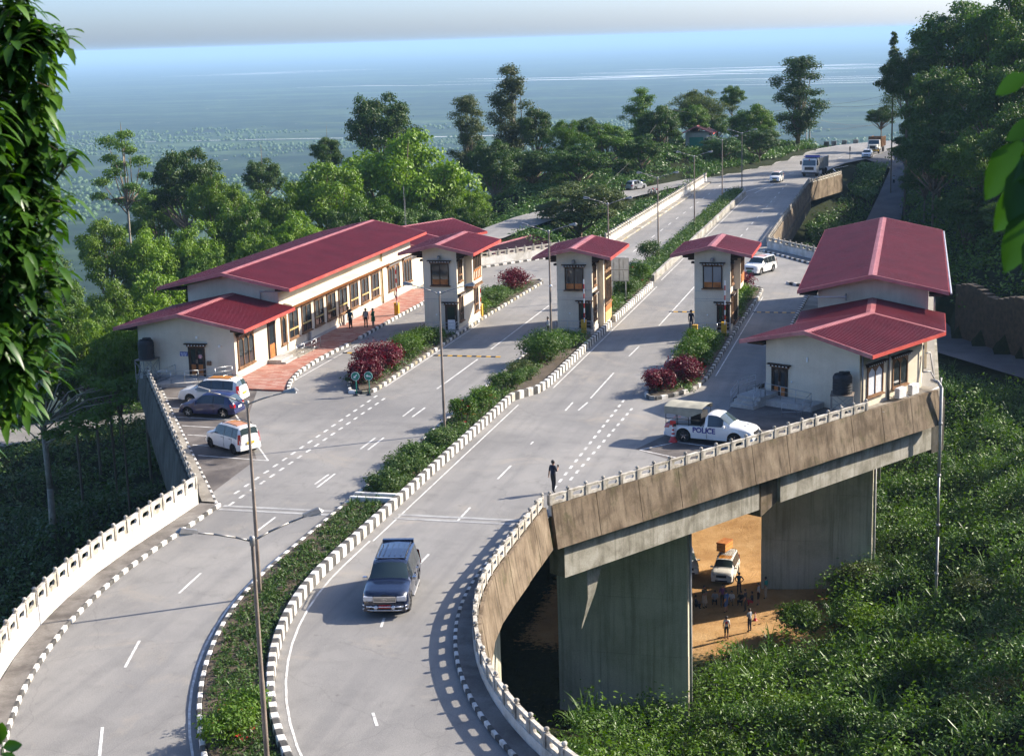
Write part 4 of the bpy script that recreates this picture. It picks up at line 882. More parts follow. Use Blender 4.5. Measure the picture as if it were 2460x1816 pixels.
# ------------------------------------------------------------------ the long office on the left
def left_office():
    root = thing('office_building', (-49.7, 98.5, 0), 'long cream office with a stepped red sheet roof behind the parked cars', 'building')
    w = MB(); gable_wall(w, -53.4, -46.0, 98.5, 106.72, 0, 3.86, 4.68); w.build('wall', 'wall_cream', root)
    w = MB(); gable_wall(w, -53.4, -46.0, 106.75, 138.6, 0, 5.42, 6.32); w.build('wall', 'wall_cream', root)
    p = MB(); p.box(-53.46, -45.93, 98.43, 138.66, 0, 0.34); p.build('plinth', 'wall_plinth', root)
    MB().box(-47.7, -46.0, 106.70, 106.745, 4.7, 5.0).build('wall', 'wall_cream', root)
    gable_roof(root, [(-54.75, 97.5, 3.83), (-54.75, 106.74, 3.83)], [(-49.72, 97.5, 4.86), (-49.72, 106.74, 4.86)], [(-44.74, 97.5, 3.83), (-44.74, 106.74, 3.83)], back=False)
    gable_roof(root, [(-55.4, 105.7, 5.38), (-55.4, 139.5, 5.38)], [(-50.02, 105.7, 6.52), (-50.02, 139.5, 6.52)], [(-44.66, 105.7, 5.38), (-44.66, 139.5, 5.38)])
    # rear wing that turns with the deck edge
    gable_roof(root, [(-55.0, 139.6, 3.85), (-55.0, 147.0, 3.85), (-52.2, 152.6, 3.85)], [(-50.3, 139.6, 4.85), (-50.3, 147.6, 4.85), (-46.8, 155.2, 4.85)], [(-44.8, 139.6, 3.85), (-44.8, 146.3, 3.85), (-42.2, 152.2, 3.85)], rib=0.3)
    m = MB().prism([(-53.4, 138.7), (-46.0, 138.7), (-46.0, 146.6), (-43.9, 151.0), (-49.0, 153.4), (-53.4, 146.2)], 0, 3.9); m.build('wall', 'wall_cream', root)
    # window bank on the sunlit wall
    for k in range(8):
        y = 108.25+2.71*k
        window(root, frame((-45.998, y, 1.06), YU, NX), 1.92, 2.14, cols=2, transom=0.72, tmat='timber_yellow', fmat='timber', corn=False)
        MB().box(-45.995, -45.93, y-0.10, y+2.02, 3.22, 3.36).build('lintel', 'timber', root)
    window(root, frame((-45.998, 106.85, 0.95), YU, NX), 0.85, 2.15, cols=1, arch=True)
    window(root, frame((-45.998, 131.75, 0.95), YU, NX), 3.2, 2.2, cols=4, arch=True)
    window(root, frame((-45.998, 136.0, 0.95), YU, NX), 2.5, 2.2, cols=3, arch=True)
    # cornice canopy above the bank
    c = MB(); c.add([(-46.0, 107.6, 4.02), (-45.30, 107.6, 3.86), (-45.30, 130.6, 3.86), (-46.0, 130.6, 4.02), (-46.0, 107.6, 3.80), (-45.30, 107.6, 3.76), (-45.30, 130.6, 3.76), (-46.0, 130.6, 3.80)], [(0, 1, 2, 3), (7, 6, 5, 4), (0, 4, 5, 1), (1, 5, 6, 2), (2, 6, 7, 3)])
    can = c.build('canopy', 'wall_cream', root)
    d = MB(); e = MB(); y = 107.65
    while y < 130.5:
        d.box(-45.99, -45.36, y, y+0.09, 3.52, 3.755); e.box(-45.355, -45.335, y+0.01, y+0.08, 3.56, 3.73); y += 0.2
    d.box(-45.99, -45.62, 107.65, 130.55, 3.40, 3.51); d.build('dentil_row', 'timber', can); e.build('dentil_tips', 'timber_orange', can)
    # pilasters, down pipe
    for y in (108.1,): MB().box(-46.0, -45.9, 107.85, 108.12, 0.3, 3.4).build('pilaster', 'wall_cream', root)
    MB().path([(-45.88, 129.9, 5.2), (-45.88, 129.9, 0.2)], 0.08).build('down_pipe', 'timber_yellow', root, True)
    MB().path([(-46.9, 106.6, 5.05), (-47.4, 106.62, 5.05), (-47.4, 106.62, 4.5)], 0.05).build('down_pipe', 'pipe_grey', root, True)
    MB().path([(-46.9, 106.6, 5.05), (-45.7, 106.6, 5.05)], 0.05).build('down_pipe', 'pipe_grey', root, True)
    # near block: sunlit side
    window(root, frame((-45.998, 98.95, 0.80), YU, NX), 2.75, 2.22, cols=3, arch=True, fmat='timber')
    door(root, frame((-45.998, 104.3, 0.30), YU, NX), 1.3, 2.75, leaves=1)
    # steps up to the side door
    st = MB(); st.box(-45.9, -44.5, 103.9, 106.1, 0.12, 0.25); st.build('door_step', 'wall_plinth', root)
    st = MB(); st.box(-45.9, -44.85, 103.9, 106.1, 0.25, 0.39); st.build('door_step', 'wall_plinth', root)
    handrail(root, [(-44.6, 106.3, 0.15), (-44.3, 108.6, 0.12), (-44.3, 110.4, 0.12)], 0.85)
    MB().prism([(-45.9, 106.15), (-44.4, 106.15), (-44.4, 110.4), (-45.9, 110.4)], 0.121, 0.16).build('ramp', 'walk_concrete', root)
    # gable front: door, sign, ramp with rails
    door(root, frame((-49.55, 98.498, 0.28), XU, NY), 1.25, 2.12, leaves=2)
    MB().box(-50.2, -49.62, 98.44, 98.495, 1.72, 2.02).build('wall_sign', 'sign_blue', root)
    t = MB()
    for zz, xs_ in ((1.92, ((-50.15, -50.04), (-50.0, -49.93), (-49.9, -49.78), (-49.75, -49.67))), (1.83, ((-50.12, -49.98), (-49.95, -49.87), (-49.84, -49.70))), (1.755, ((-50.05, -49.99), (-49.84, -49.76)))):
        for a, b in xs_: t.box(a, b, 98.432, 98.439, zz-0.02, zz+0.025)
    t.build('sign_lettering', 'sign_white', root)
    MB().box(-48.15, -47.85, 98.36, 98.495, 1.1, 1.4).build('letter_box', 'timber', root)
    s = MB(frame((-48.62, 98.40, 1.72), XU, NY)); s.lathe([(0.001, 0.03), (0.15, 0.03), (0.15, 0.0)], 16, 'y'); n_ = s.build('round_notice', 'sign_white', root)
    s = MB(frame((-48.62, 98.36, 1.72), XU, NY)); s.lathe([(0.105, 0.0), (0.14, 0.0)], 16, 'y'); s.box(-0.10, 0.10, -0.002, 0.002, -0.015, 0.015); s.box(-0.045, -0.015, 0.001, 0.004, -0.07, 0.07); s.box(-0.045, 0.05, 0.001, 0.004, 0.045, 0.07); s.build('notice_ring', 'signal_red', n_)
    MB().prism([(-50.9, 95.6), (-47.9, 96.5), (-46.1, 98.4), (-50.6, 98.4)], 0.0, 0.28).build('ramp', 'wall_plinth', root)
    handrail(root, [(-50.7, 95.75, 0.28), (-48.0, 96.6, 0.28), (-46.2, 98.3, 0.28)], 0.85)
    handrail(root, [(-50.5, 98.2, 0.28), (-50.7, 95.75, 0.28)], 0.85)
    MB().box(-48.9, -48.75, 98.40, 98.495, 3.0, 3.15).build('wall_lamp', 'sign_white', root)
    MB().box(-47.2, -47.05, 98.40, 98.495, 2.4, 2.55).build('wall_lamp', 'sign_white', root)
    # pointed end consoles under the eaves
    for x0, x1, yy, zz in ((-54.6, -53.42, 98.6, 3.60), (-45.98, -44.8, 98.6, 3.60), (-55.2, -53.42, 106.8, 5.15), (-45.98, -44.75, 106.8, 5.15)):
        MB().box(x0, x1, yy-0.7, yy+0.5, zz, zz+0.16).build('eave_bracket', 'timber_dark', root)
    for y in (112.0, 119.6, 133.4): MB().box(-45.9, -45.72, y, y+0.22, 0.12, 0.95).build('bollard', 'wall_plinth', root)
    return root
left_office()

# ------------------------------------------------------------------ office at the deck edge on the right
def right_office():
    root = thing('office_building', (-3, 100, 0), 'cream office with two red sheet roofs at the deck edge above the piers', 'building')
    u = V(.898, -.44, 0); v = V(.44, .898, 0); nr = V(.881, -.473, 0); vr = V(.473, .881, 0)
    fl = V(-8.9, 97.6, 0); fr = V(-2.97, 94.7, 0)
    P = [(-8.9, 97.6), (-2.97, 94.7), (0.72, 101.5), (0.85, 108.0), (-6.1, 108.0), (-6.1, 103.0)]
    w = MB(); mid = (fl+fr)/2
    zt = [3.80, 3.74, 3.80, 3.86, 3.86, 3.86]
    for i in range(len(P)):
        a, b = P[i], P[(i+1) % len(P)]
        if i == 0: w.add([(*a, -0.1), (*b, -0.1), (*b, zt[1]), (mid.x, mid.y, 4.72), (*a, zt[0])], [(0, 1, 2, 3, 4)])
        else: w.add([(*a, -0.1), (*b, -0.1), (*b, zt[(i+1) % 6]), (*a, zt[i])], [(0, 1, 2, 3)])
    w.build('wall', 'wall_cream', root)
    w = MB(); gable_wall(w, -6.3, 1.1, 108.05, 139.2, 0, 5.48, 6.42); w.build('wall', 'wall_cream', root)
    MB().box(-6.42, -6.302, 108.6, 139.2, 0, 0.35).build('plinth', 'wall_plinth', root)
    zE, zR = 3.85, 4.87
    gable_roof(root, [(-10.55, 97.3, zE), (-7.45, 103.35, zE), (-7.45, 108.04, zE)], [(-6.37, 95.3, zR), (-2.6, 102.3, zR), (-2.6, 108.04, zR)], [(-2.2, 93.2, zE), (2.15, 101.3, zE), (2.2, 108.04, zE)], back=False)
    gable_roof(root, [(-7.62, 106.9, 5.5), (-7.62, 140.5, 5.5)], [(-2.62, 106.9, 6.62), (-2.62, 140.5, 6.62)], [(2.42, 106.9, 5.5), (2.42, 140.5, 5.5)])
    g = MB()
    for k in range(40):
        y = 107.2+k*0.84; g.tube((2.3, y, 5.52), (2.6, y, 5.46), 0.018, n=5)
    g.tube((2.56, 106.9, 5.42), (2.56, 140.4, 5.42), 0.07, n=8); g.build('gutter', 'aluminium', root)
    # gable front: door, lamp, stair, ramp
    Ff = frame((fl.x, fl.y, 0), u, -v)
    M0 = Ff @ Matrix.Translation((0.45, 0.0, 0.12)); door(root, M0, 1.15, 2.05, leaves=2)
    MB(Ff).box(2.95, 3.05, 0.01, 0.08, 2.75, 3.05).build('wall_lamp', 'sign_white', root)
    MB(Ff).box(1.85, 1.93, 0.01, 0.05, 1.3, 1.42).build('switch_box', 'sign_white', root)
    for k, (z0, z1, d0, d1) in enumerate(((0.0, 0.62, 0.02, 2.2), (0.0, 0.42, 2.21, 2.6), (0.0, 0.22, 2.61, 3.0))):
        MB(Ff).box(-0.75, 0.95, d0, d1, z0, z1).build('stair_step', 'wall_plinth', root)
    MB(Ff).box(0.96, 4.2, 0.02, 1.6, 0.0, 0.36).build('ramp', 'wall_plinth', root)
    def fp(a, b, c): return Ff @ V(a, b, c)
    handrail(root, [fp(-0.7, 0.1, 0.62), fp(-0.7, 2.15, 0.62), fp(-0.7, 3.0, 0.15)], 0.9)
    handrail(root, [fp(0.95, 3.0, 0.15), fp(0.95, 2.15, 0.62), fp(0.95, 1.65, 0.62)], 0.9)
    handrail(root, [fp(0.95, 1.6, 0.60), fp(4.2, 1.6, 0.36), fp(4.2, 2.6, 0.05)], 0.85)
    handrail(root, [fp(3.2, 3.4, 0.02), fp(4.6, 2.2, 0.02)], 0.8)
    # sunlit wall along the deck edge
    Fr = frame((fr.x, fr.y, 0), vr, nr)
    window(root, Fr @ Matrix.Translation((0.88, 0, 0.78)), 1.9, 1.85, cols=2, arch=True, glass='curtain')
    window(root, Fr @ Matrix.Translation((3.98, 0, 0.78)), 1.9, 1.85, cols=2, arch=True)
    for s_ in (0.22, 3.45):
        MB(Fr).tube((s_, 0.09, 0.1), (s_, 0.09, 3.6), 0.07).build('down_pipe', 'galvanised', root, True)
    for k, (s_, z) in enumerate(((3.55, 0.30), (5.2, 0.22))):
        ac = MB(Fr); ac.cbox(s_, s_+0.85, 0.45, 0.80, z, z+0.62, 0.03); o = ac.build('air_conditioner', 'sign_white', root)
        gr = MB(Fr)
        for q in range(9): gr.box(s_-0.012, s_-0.002, 0.48, 0.77, z+0.06+q*0.06, z+0.09+q*0.06)
        for q in range(9): gr.box(s_+0.06, s_+0.62, 0.802, 0.812, z+0.06+q*0.06, z+0.075+q*0.06)
        gr.build('grille', 'pipe_grey', o)
        MB(Fr).box(s_+0.1, s_+0.16, 0.02, 0.75, z-0.05, z-0.005).box(s_+0.7, s_+0.76, 0.02, 0.75, z-0.05, z-0.005).build('bracket', 'pipe_grey', o)
    MB(Fr).box(0.0, 8.2, 0.0, 1.35, -0.12, 0.16).build('ledge', 'walk_concrete', root)
    pp = MB(Fr); pp.path([(0.1, 1.5, 0.25), (0.6, 1.55, 0.12), (2.8, 1.5, 0.2), (5.6, 1.45, 0.28), (7.8, 1.35, 0.36), (8.0, 1.3, 0.9)], 0.075); pp.path([(3.9, 1.45, 0.25), (3.9, 1.1, 0.5)], 0.05)
    pp.path([(7.6, 0.2, 3.0), (7.6, 0.2, 1.2), (8.1, 0.5, 1.2), (8.1, 0.8, 0.7)], 0.055); pp.path([(7.9, 0.2, 2.4), (8.25, 0.35, 2.4), (8.3, 0.6, 0.9)], 0.05)
    pp.build('waste_pipe', 'pipe_grey', root, True)
    MB().path([(1.5, 108.1, 5.1), (1.5, 108.1, 3.9)], 0.05).build('down_pipe', 'pipe_grey', root, True)
    MB().path([(-6.5, 106.6, 5.15), (-4.4, 106.6, 5.15), (-4.4, 107.9, 5.15), (-4.4, 107.9, 4.7)], 0.05).build('down_pipe', 'pipe_grey', root, True)
    for a in ((-10.1, -9.0, 0),): MB(Ff).box(-1.2, -0.03, -0.9, 0.3, 3.55, 3.72).build('eave_bracket', 'timber_dark', root)
    MB().box(-7.5, -6.32, 106.95, 108.4, 5.2, 5.36).build('eave_bracket', 'timber_dark', root); MB().box(1.12, 2.3, 106.95, 108.4, 5.2, 5.36).build('eave_bracket', 'timber_dark', root)
    # tall waste stack dropping past the deck
    st = thing('waste_stack', (1.9, 98.6, -15), 'tall grey waste pipe standing beside the deck corner down to the slope', 'pipe')
    MB().path([(1.35, 99.4, 1.1), (1.75, 98.9, 1.1), (1.95, 98.6, 0.8), (1.95, 98.6, -5)], 0.11, 10).build('upper_pipe', 'pipe_grey', st, True)
    MB().path([(1.95, 98.6, -5), (2.0, 98.62, -9), (2.0, 98.6, -16)], 0.085, 10).build('lower_pipe', 'galvanised', st, True)
    c = MB()
    for z in (-1.5, -4.9, -8.2, -11.5): c.lathe([(0.09, z-0.08), (0.135, z-0.08), (0.135, z+0.08), (0.09, z+0.08)], 10, 'z', (1.95 if z > -5 else 1.99, 98.6, 0))
    c.build('pipe_collar', 'pipe_grey', st, True)
    return root
right_office()

# ------------------------------------------------------------------ toll booths
def booth(x0, x1, y0, y1, zE, zR, label, bay, base=0.2):
    root = thing('toll_booth', ((x0+x1)/2, y0, 0), label, 'toll booth', 'two-storey toll booths')
    xc = (x0+x1)/2
    w = MB(); gable_wall(w, x0, x1, y0, y1, 0, zE+0.25, zE+0.55); w.build('wall', 'wall_cream', root)
    MB().box(x0-0.05, x1+0.05, y0-0.05, y1+0.05, 0, 0.42).build('plinth', 'wall_plinth', root)
    for z in (2.85, 3.45): MB().box(x0-0.012, x1+0.012, y0-0.012, y1+0.012, z, z+0.03).build('string_course', 'wall_plinth', root)
    gable_roof(root, [(xc-3.1, y0-1.0, zE), (xc-3.1, y1+1.0, zE)], [(xc, y0-1.0, zR), (xc, y1+1.0, zR)], [(xc+3.1, y0-1.0, zE), (xc+3.1, y1+1.0, zE)], cap=0.34)
    dz = zE-6.4
    Ff = frame((x0, y0-0.002, 0), XU, NY); Fr = frame((x1+0.002, y0, 0), YU, NX); Fl = frame((x0-0.002, y1, 0), (0, -1, 0), (-1, 0, 0))
    T = Matrix.Translation
    window(root, Ff @ T((0.66, 0, 3.70+dz)), 1.5, 1.78, cols=2, fmat='timber_dark', lower=(0.5, 'timber_orange'), glass='glass_pale' if bay == 'plain' else 'glass_dark')
    door(root, Ff @ T((1.74, 0, 0.40)), 0.98, 2.0, leaves=1 if bay == 'oriel' else 2, panel='sign_white' if bay == 'oriel' else 'timber_dark', corn=True)
    lm = MB(Ff); lm.lathe([(0.001, 0.34), (0.13, 0.30), (0.15, 0.12), (0.11, 0.04), (0.001, 0.02)], 10, 'z', (1.4, 0.16, 5.78+dz)); lm.tube((1.4, 0.0, 6.0+dz), (1.4, 0.16, 6.0+dz), 0.03); lm.build('wall_lamp', 'galvanised', root, True)
    window(root, Fr @ T((0.32, 0, 3.95+dz)), 1.05, 1.72, cols=2, transom=0.5, fmat='timber', ft=0.07)
    window(root, Fr @ T((0.30, 0, 1.0)), 1.05, 2.0, cols=2, transom=0.62, fmat='timber', ft=0.07)
    if bay == 'oriel':
        ob = MB(Fr).box(2.3, 5.1, 0.0, 0.62, 3.35+dz, 6.1+dz).build('oriel', 'wall_cream', root)
        window(root, Fr @ T((2.65, 0.624, 4.55+dz)), 2.1, 1.3, cols=4, arch=True, fmat='timber', sill=False)
        bl = MB(Fr)
        for q in range(5): bl.box(2.65+q*0.5, 2.75+q*0.5, 0.625, 0.68, 3.75+dz, 4.5+dz)
        bl.box(2.62, 4.8, 0.625, 0.69, 3.70+dz, 3.80+dz); bl.box(2.62, 4.8, 0.625, 0.69, 4.42+dz, 4.52+dz); bl.build('balustrade', 'timber_orange', ob)
        cr = MB(Fr); cr.box(2.2, 5.2, 0.02, 0.7, 3.12+dz, 3.22+dz)
        for q in range(14): cr.box(2.25+q*0.21, 2.36+q*0.21, 0.03, 0.66, 3.22+dz, 3.34+dz)
        cr.build('oriel_base', 'timber', ob)
        window(root, Fr @ T((5.25, 0, 3.95+dz)), 0.8, 1.72, cols=1, transom=0.5, ft=0.07); window(root, Fr @ T((4.75, 0, 1.0)), 1.1, 2.0, cols=2, transom=0.62, ft=0.07)
    elif bay == 'tall':
        ob = MB(Fr).box(2.3, 5.6, 0.0, 0.45, 0.15, 6.0+dz).build('bay', 'wall_cream', root)
        window(root, Fr @ T((2.8, 0.454, 4.75+dz)), 2.4, 1.15, cols=4, arch=True, sill=False)
        window(root, Fr @ T((2.8, 0.454, 1.85)), 2.4, 2.6, cols=4, transom=2.05, tmat='timber_yellow', corn=False)
        MB(Fr).box(2.75, 5.25, 0.454, 0.53, 1.25, 1.8).build('balustrade', 'timber_orange', ob); MB(Fr).box(2.75, 5.25, 0.454, 0.52, 0.4, 1.2).build('bay_panel', 'timber_yellow', ob)
    else:
        ob = MB(Fr).box(2.0, 4.3, 0.0, 0.55, 3.35+dz, 6.1+dz).build('oriel', 'wall_cream', root)
        window(root, Fr @ T((2.2, 0.554, 4.5+dz)), 1.9, 1.35, cols=3, arch=True, sill=False)
        MB(Fr).box(2.2, 4.1, 0.554, 0.62, 3.8+dz, 4.42+dz).build('balustrade', 'timber_orange', ob)
        for q in range(3): window(root, Fr @ T((1.9+q*0.85, 0, 0.6)), 0.75, 2.5, cols=1, fmat='timber_dark', corn=False)
    # carved consoles carrying the eaves
    for sx, xx in ((-1, x0), (1, x1)):
        b = MB(); b.box(min(xx, xx+sx*1.25), max(xx, xx+sx*1.25), y0-0.35, y0-0.12, zE-0.12, zE+0.02) if False else None
        c = MB()
        for (a, d0, z0) in ((1.35, 0.0, 0.0), (0.9, 0.0, -0.16), (0.5, 0.0, -0.34), (0.25, 0.0, -0.62)):
            xa, xb = (xx+sx*0.01, xx+sx*a); c.box(min(xa, xb), max(xa, xb), y0+0.02, y0+0.45, zE+z0-0.16, zE+z0-0.01)
        c.build('eave_bracket', 'timber_dark', root)
        MB().box(min(xx+sx*.02, xx+sx*0.8), max(xx+sx*.02, xx+sx*0.8), y1-0.45, y1-0.02, zE-0.2, zE-0.02).build('eave_bracket', 'timber_dark', root)
    # front landing with rail
    MB().box(x0+0.1, x1+0.02, y0-0.85, y0-0.06, 0, 0.36).build('landing', 'wall_plinth', root)
    handrail(root, [(x0+0.0, y0-0.8, 0.36), (x1, y0-0.8, 0.36), (x1, y0-0.1, 0.36)], 0.75)
    MB(Ff).box(0.95, 1.05, 0.01, 0.06, 1.55, 1.65).build('switch_box', 'sign_white', root)
    MB(Ff).path([(0.05, 0.03, 2.7), (1.6, 0.03, 2.7)], 0.012, 5).build('conduit', 'pipe_grey', root)
    return root
booth(-37.86, -35.06, 117.0, 123.5, 6.66, 7.34, 'first toll booth from the long office, with an oriel window on its sunlit side', 'oriel')
booth(-27.27, -24.43, 118.55, 124.7, 6.17, 6.88, 'middle toll booth on the planted median, beside the back of the sign panel', 'tall')
booth(-16.37, -13.58, 118.75, 124.2, 6.38, 7.07, 'third toll booth with a guard in dark uniform standing by its wall', 'plain')

# dark roofed shed below the rear parapet
def shed():
    root = thing('shed', (-45.5, 177, -4), 'shed with a dark maroon sheet roof beyond the rear white parapet', 'shed')
    gable_roof(root, [(-50.5, 168.5, -1.2), (-46.5, 181.5, -1.2)], [(-47.3, 169.2, -0.1), (-44.4, 181.0, -0.1)], [(-44.6, 167.4, -1.2), (-40.8, 179.6, -1.2)], mat='roof_maroon')
    MB().prism([(-49.5, 169.3), (-45.0, 168.6), (-42.0, 179.0), (-46.0, 180.6)], -7, -1.2).build('wall', 'wall_plinth', root)
shed()
# ------------------------------------------------------------------ vehicles
def interp(tab, x):
    for i in range(len(tab)-1):
        if tab[i][0] <= x <= tab[i+1][0]:
            a, b = tab[i], tab[i+1]; t = (x-a[0])/max(1e-9, b[0]-a[0]); return a[1]+(b[1]-a[1])*t
    return tab[0][1] if x < tab[0][0] else tab[-1][1]
WHEELS = {}
def wheel_meshes(r, w, dark):
    k = (round(r, 2), round(w, 2), dark)
    if k not in WHEELS:
        t = MB(); t.lathe([(r*0.62, -w/2), (r*0.90, -w/2), (r, -w*0.32), (r, w*0.32), (r*0.90, w/2), (r*0.62, w/2)], 20, 'y')
        rm = MB(); rm.lathe([(r*0.63, -w*0.42), (r*0.60, -w*0.44), (r*0.56, -w*0.20), (0.001, -w*0.18)], 20, 'y'); rm.lathe([(r*0.63, w*0.42), (r*0.60, w*0.44), (r*0.56, w*0.20), (0.001, w*0.18)][::-1], 20, 'y')
        sp = MB()
        for s in (-1, 1):
            for i in range(5):
                a = 2*math.pi*i/5+0.3; c, n = math.cos(a), math.sin(a); p = r*0.055
                sp.add([(c*0.05-n*p, s*w*0.36, n*0.05+c*p), (c*0.05+n*p, s*w*0.36, n*0.05-c*p), (c*r*.58+n*p*1.5, s*w*0.42, n*r*.58-c*p*1.5), (c*r*.58-n*p*1.5, s*w*0.42, n*r*.58+c*p*1.5)], [(0, 1, 2, 3)])
            sp.lathe([(0.001, s*w*0.40), (r*0.13, s*w*0.40), (r*0.15, s*w*0.30)], 10, 'y')
        WHEELS[k] = (t.mesh('tyre', 'rubber', True, 40), rm.mesh('rim', 'black_plastic' if True else 'steel', True, 40), sp.mesh('spokes', 'black_plastic' if dark else 'chrome'))
    return WHEELS[k]
def add_wheel(root, x, y, r, w=0.2, dark=False):
    t, rm, sp = wheel_meshes(r, w, dark)
    o = child('wheel', t, root, Matrix.Translation((x, y, r))); child('rim', rm, o); child('spokes', sp, o); return o
def text(body, size, parent, M4, mat, name='lettering', ext=0.002, bold=0.0):
    c = bpy.data.curves.new(name, 'FONT'); c.body = body; c.size = size; c.extrude = ext; c.align_x = 'CENTER'; c.align_y = 'CENTER'; c.resolution_u = 3; c.offset = bold
    t = bpy.data.objects.new('text_source', c); COL.objects.link(t); dg = bpy.context.evaluated_depsgraph_get()
    me = bpy.data.meshes.new_from_object(t.evaluated_get(dg)); bpy.data.objects.remove(t); bpy.data.curves.remove(c)
    me.name = name; me.materials.clear(); me.materials.append(MATS[mat]); return child(name, me, parent, M4)
TOP = dict(
    suv=[(-.5, .46), (-.495, .60), (-.485, .72), (-.462, .92), (-.43, .985), (-.2, 1.0), (.06, .985), (.11, .955), (.215, .68), (.235, .645), (.33, .632), (.44, .60), (.476, .58), (.493, .54), (.5, .44)],
    hatch=[(-.5, .44), (-.49, .56), (-.475, .64), (-.40, .89), (-.34, .965), (-.12, 1.0), (.02, .985), (.08, .945), (.24, .665), (.26, .63), (.35, .60), (.43, .55), (.48, .47), (.5, .38)],
    mpv=[(-.5, .46), (-.493, .60), (-.48, .70), (-.445, .91), (-.40, .97), (-.15, 1.0), (.03, .985), (.09, .95), (.25, .665), (.27, .63), (.36, .60), (.44, .55), (.485, .47), (.5, .38)],
    tall=[(-.5, .44), (-.495, .60), (-.487, .72), (-.468, .94), (-.44, .985), (-.1, 1.0), (.10, .98), (.15, .95), (.27, .69), (.29, .655), (.37, .63), (.44, .585), (.485, .5), (.5, .4)],
    pickup=[(-.5, .52), (-.495, .565), (-.045, .575), (-.04, .62), (-.03, .90), (-.01, .98), (.03, 1.0), (.10, .985), (.135, .95), (.245, .70), (.262, .665), (.35, .645), (.45, .585), (.485, .52), (.5, .42)])
GLASS = dict(suv=((.11, .215), (-.485, -.462), ((-.415, -.25), (-.235, -.06), (-.045, .15))), hatch=((.08, .24), (-.475, -.40), ((-.33, -.145), (-.125, .16))), mpv=((.09, .25), (-.48, -.445), ((-.40, -.25), (-.235, -.06), (-.04, .17))),
             tall=((.15, .27), (-.487, -.468), ((-.43, -.30), (-.285, -.08), (-.06, .20))), pickup=((.135, .245), (-.04, -.03), ((.0, .175),)))
def car(name, label, cat, loc, heading, L, W, H, kind, paint, group=None, wb=0.575, wr=0.31, front=0.02, roof=None, dark_rims=False, plate=None, plate_text=None, z=0.0, trim='black_plastic', rails=False, arch_trim=False):
    root = thing(name, (loc[0], loc[1], z if len(loc) < 3 else loc[2]), label, cat, group, math.atan2(heading[1], heading[0]))
    top = TOP[kind]; ws, rw, sides = GLASS[kind]
    xa = [L*(front+wb/2), L*(front-wb/2)]                       # axle positions
    ra = wr*1.22; zs0 = H*0.155
    xs = set(round(-.5+i/26, 4) for i in range(27))
    for t in top: xs.add(t[0])
    for a in (ws, rw)+tuple(sides): xs.add(a[0]); xs.add(a[1])
    for c in xa:
        for k in (-1, -.92, -.75, -.5, -.25, 0, .25, .5, .75, .92, 1): xs.add(round((c+k*ra)/L, 4))
    xs = sorted(x for x in xs if -.5 <= x <= .5); q = [xs[0]]
    for x in xs[1:]:
        if x-q[-1] > 0.0012: q.append(x)
    xs = q
    hw = W/2
    belt_pts = [(-.5, .44), (-.48, .56), (-.3, .60), (ws[1]-.01, .605), (ws[1]+.03, .59), (.44, .52), (.5, .38)]
    if kind == 'pickup': belt_pts = [(-.5, .50), (-.045, .545), (-.03, .57), (.22, .60), (.27, .595), (.44, .53), (.5, .40)]
    rings = []
    for x in xs:
        X = x*L; zt = interp(top, x)*H; zb = min(interp(belt_pts, x)*H, zt-0.03)
        e = 1-0.14*max(0, (abs(x)-.40)/.10)**2
        wl = hw*0.965*e; wbm = hw*e; wbt = hw*0.955*e
        cabin = max(0, min(1, (zt-zb)/(0.32*H)))
        wt = wbt*(0.93-0.15*cabin)
        zl = zs0 if abs(x) < .45 else zs0+H*0.03*(abs(x)-.45)/.05
        arch = 0
        for c in xa:
            d = abs(X-c)
            if d < ra: arch = max(arch, wr+math.sqrt(ra*ra-d*d))
        zl2 = max(zl, arch); zm = max((zl+zb)*0.52, zl2+0.02); zlow = max(zl+0.10*H*0.6, zl2+0.01)
        zm = max(zm, zlow+0.01); zbb = max(zb, zm+0.01)
        rings.append([(X, wl, zl2), (X, wl*1.005, zlow), (X, wbm, zm), (X, wbt, zbb), (X, wt, max(zbb+0.008, zt-0.055*H*min(1, 0.35+cabin))), (X, wt*0.75, max(zbb+0.012, zt-0.012*H)), (X, 0, max(zbb+0.014, zt))])
    K = 7; cls = {}
    def put(c, vs_): cls.setdefault(c, MB()).add(vs_, [(0, 1, 2, 3)])
    for i in range(len(xs)-1):
        xm = (xs[i]+xs[i+1])/2
        for s in (1, -1):
            for j in range(K-1):
                a, b, c, d = rings[i][j], rings[i+1][j], rings[i+1][j+1], rings[i][j+1]; c_ = 'body'
                if j == 3:
                    for n, (u, v_) in enumerate(sides):
                        if u < xm < v_: c_ = ('side_window', s, n)
                    if c_ == 'body' and sides[0][0] < xm < sides[-1][1]: c_ = 'pillar'
                if j >= 4:
                    if ws[0] < xm < ws[1]: c_ = 'windscreen'
                    elif rw[0] < xm < rw[1]: c_ = 'rear_window'
                    elif roof and roof[0] < xm < roof[1] and j >= 5: c_ = 'roof_panel'
                qd = [(p[0], s*p[1], p[2]) for p in (a, b, c, d)]
                put(c_, qd if s < 0 else qd[::-1])
    body = cls['body']
    for k, sg in ((0, 1), (-1, -1)):
        r = rings[k]; poly = [(p[0], -p[1], p[2]) for p in r]+[(p[0], p[1], p[2]) for p in r[-2::-1]]
        body.add(poly, [tuple(range(len(poly))) if sg < 0 else tuple(range(len(poly)-1, -1, -1))])
    def weld(mb, nm, mat, angle=35):
        me = mb.mesh(nm, mat); bm = bmesh.new(); bm.from_mesh(me); bmesh.ops.remove_doubles(bm, verts=bm.verts, dist=0.0008); bmesh.ops.recalc_face_normals(bm, faces=bm.faces) if nm == 'body' else None
        bm.to_mesh(me); bm.free(); me.polygons.foreach_set('use_smooth', [True]*len(me.polygons)); me.set_sharp_from_angle(angle=rad(angle)); return me
    child('body', weld(body, 'body', paint), root)
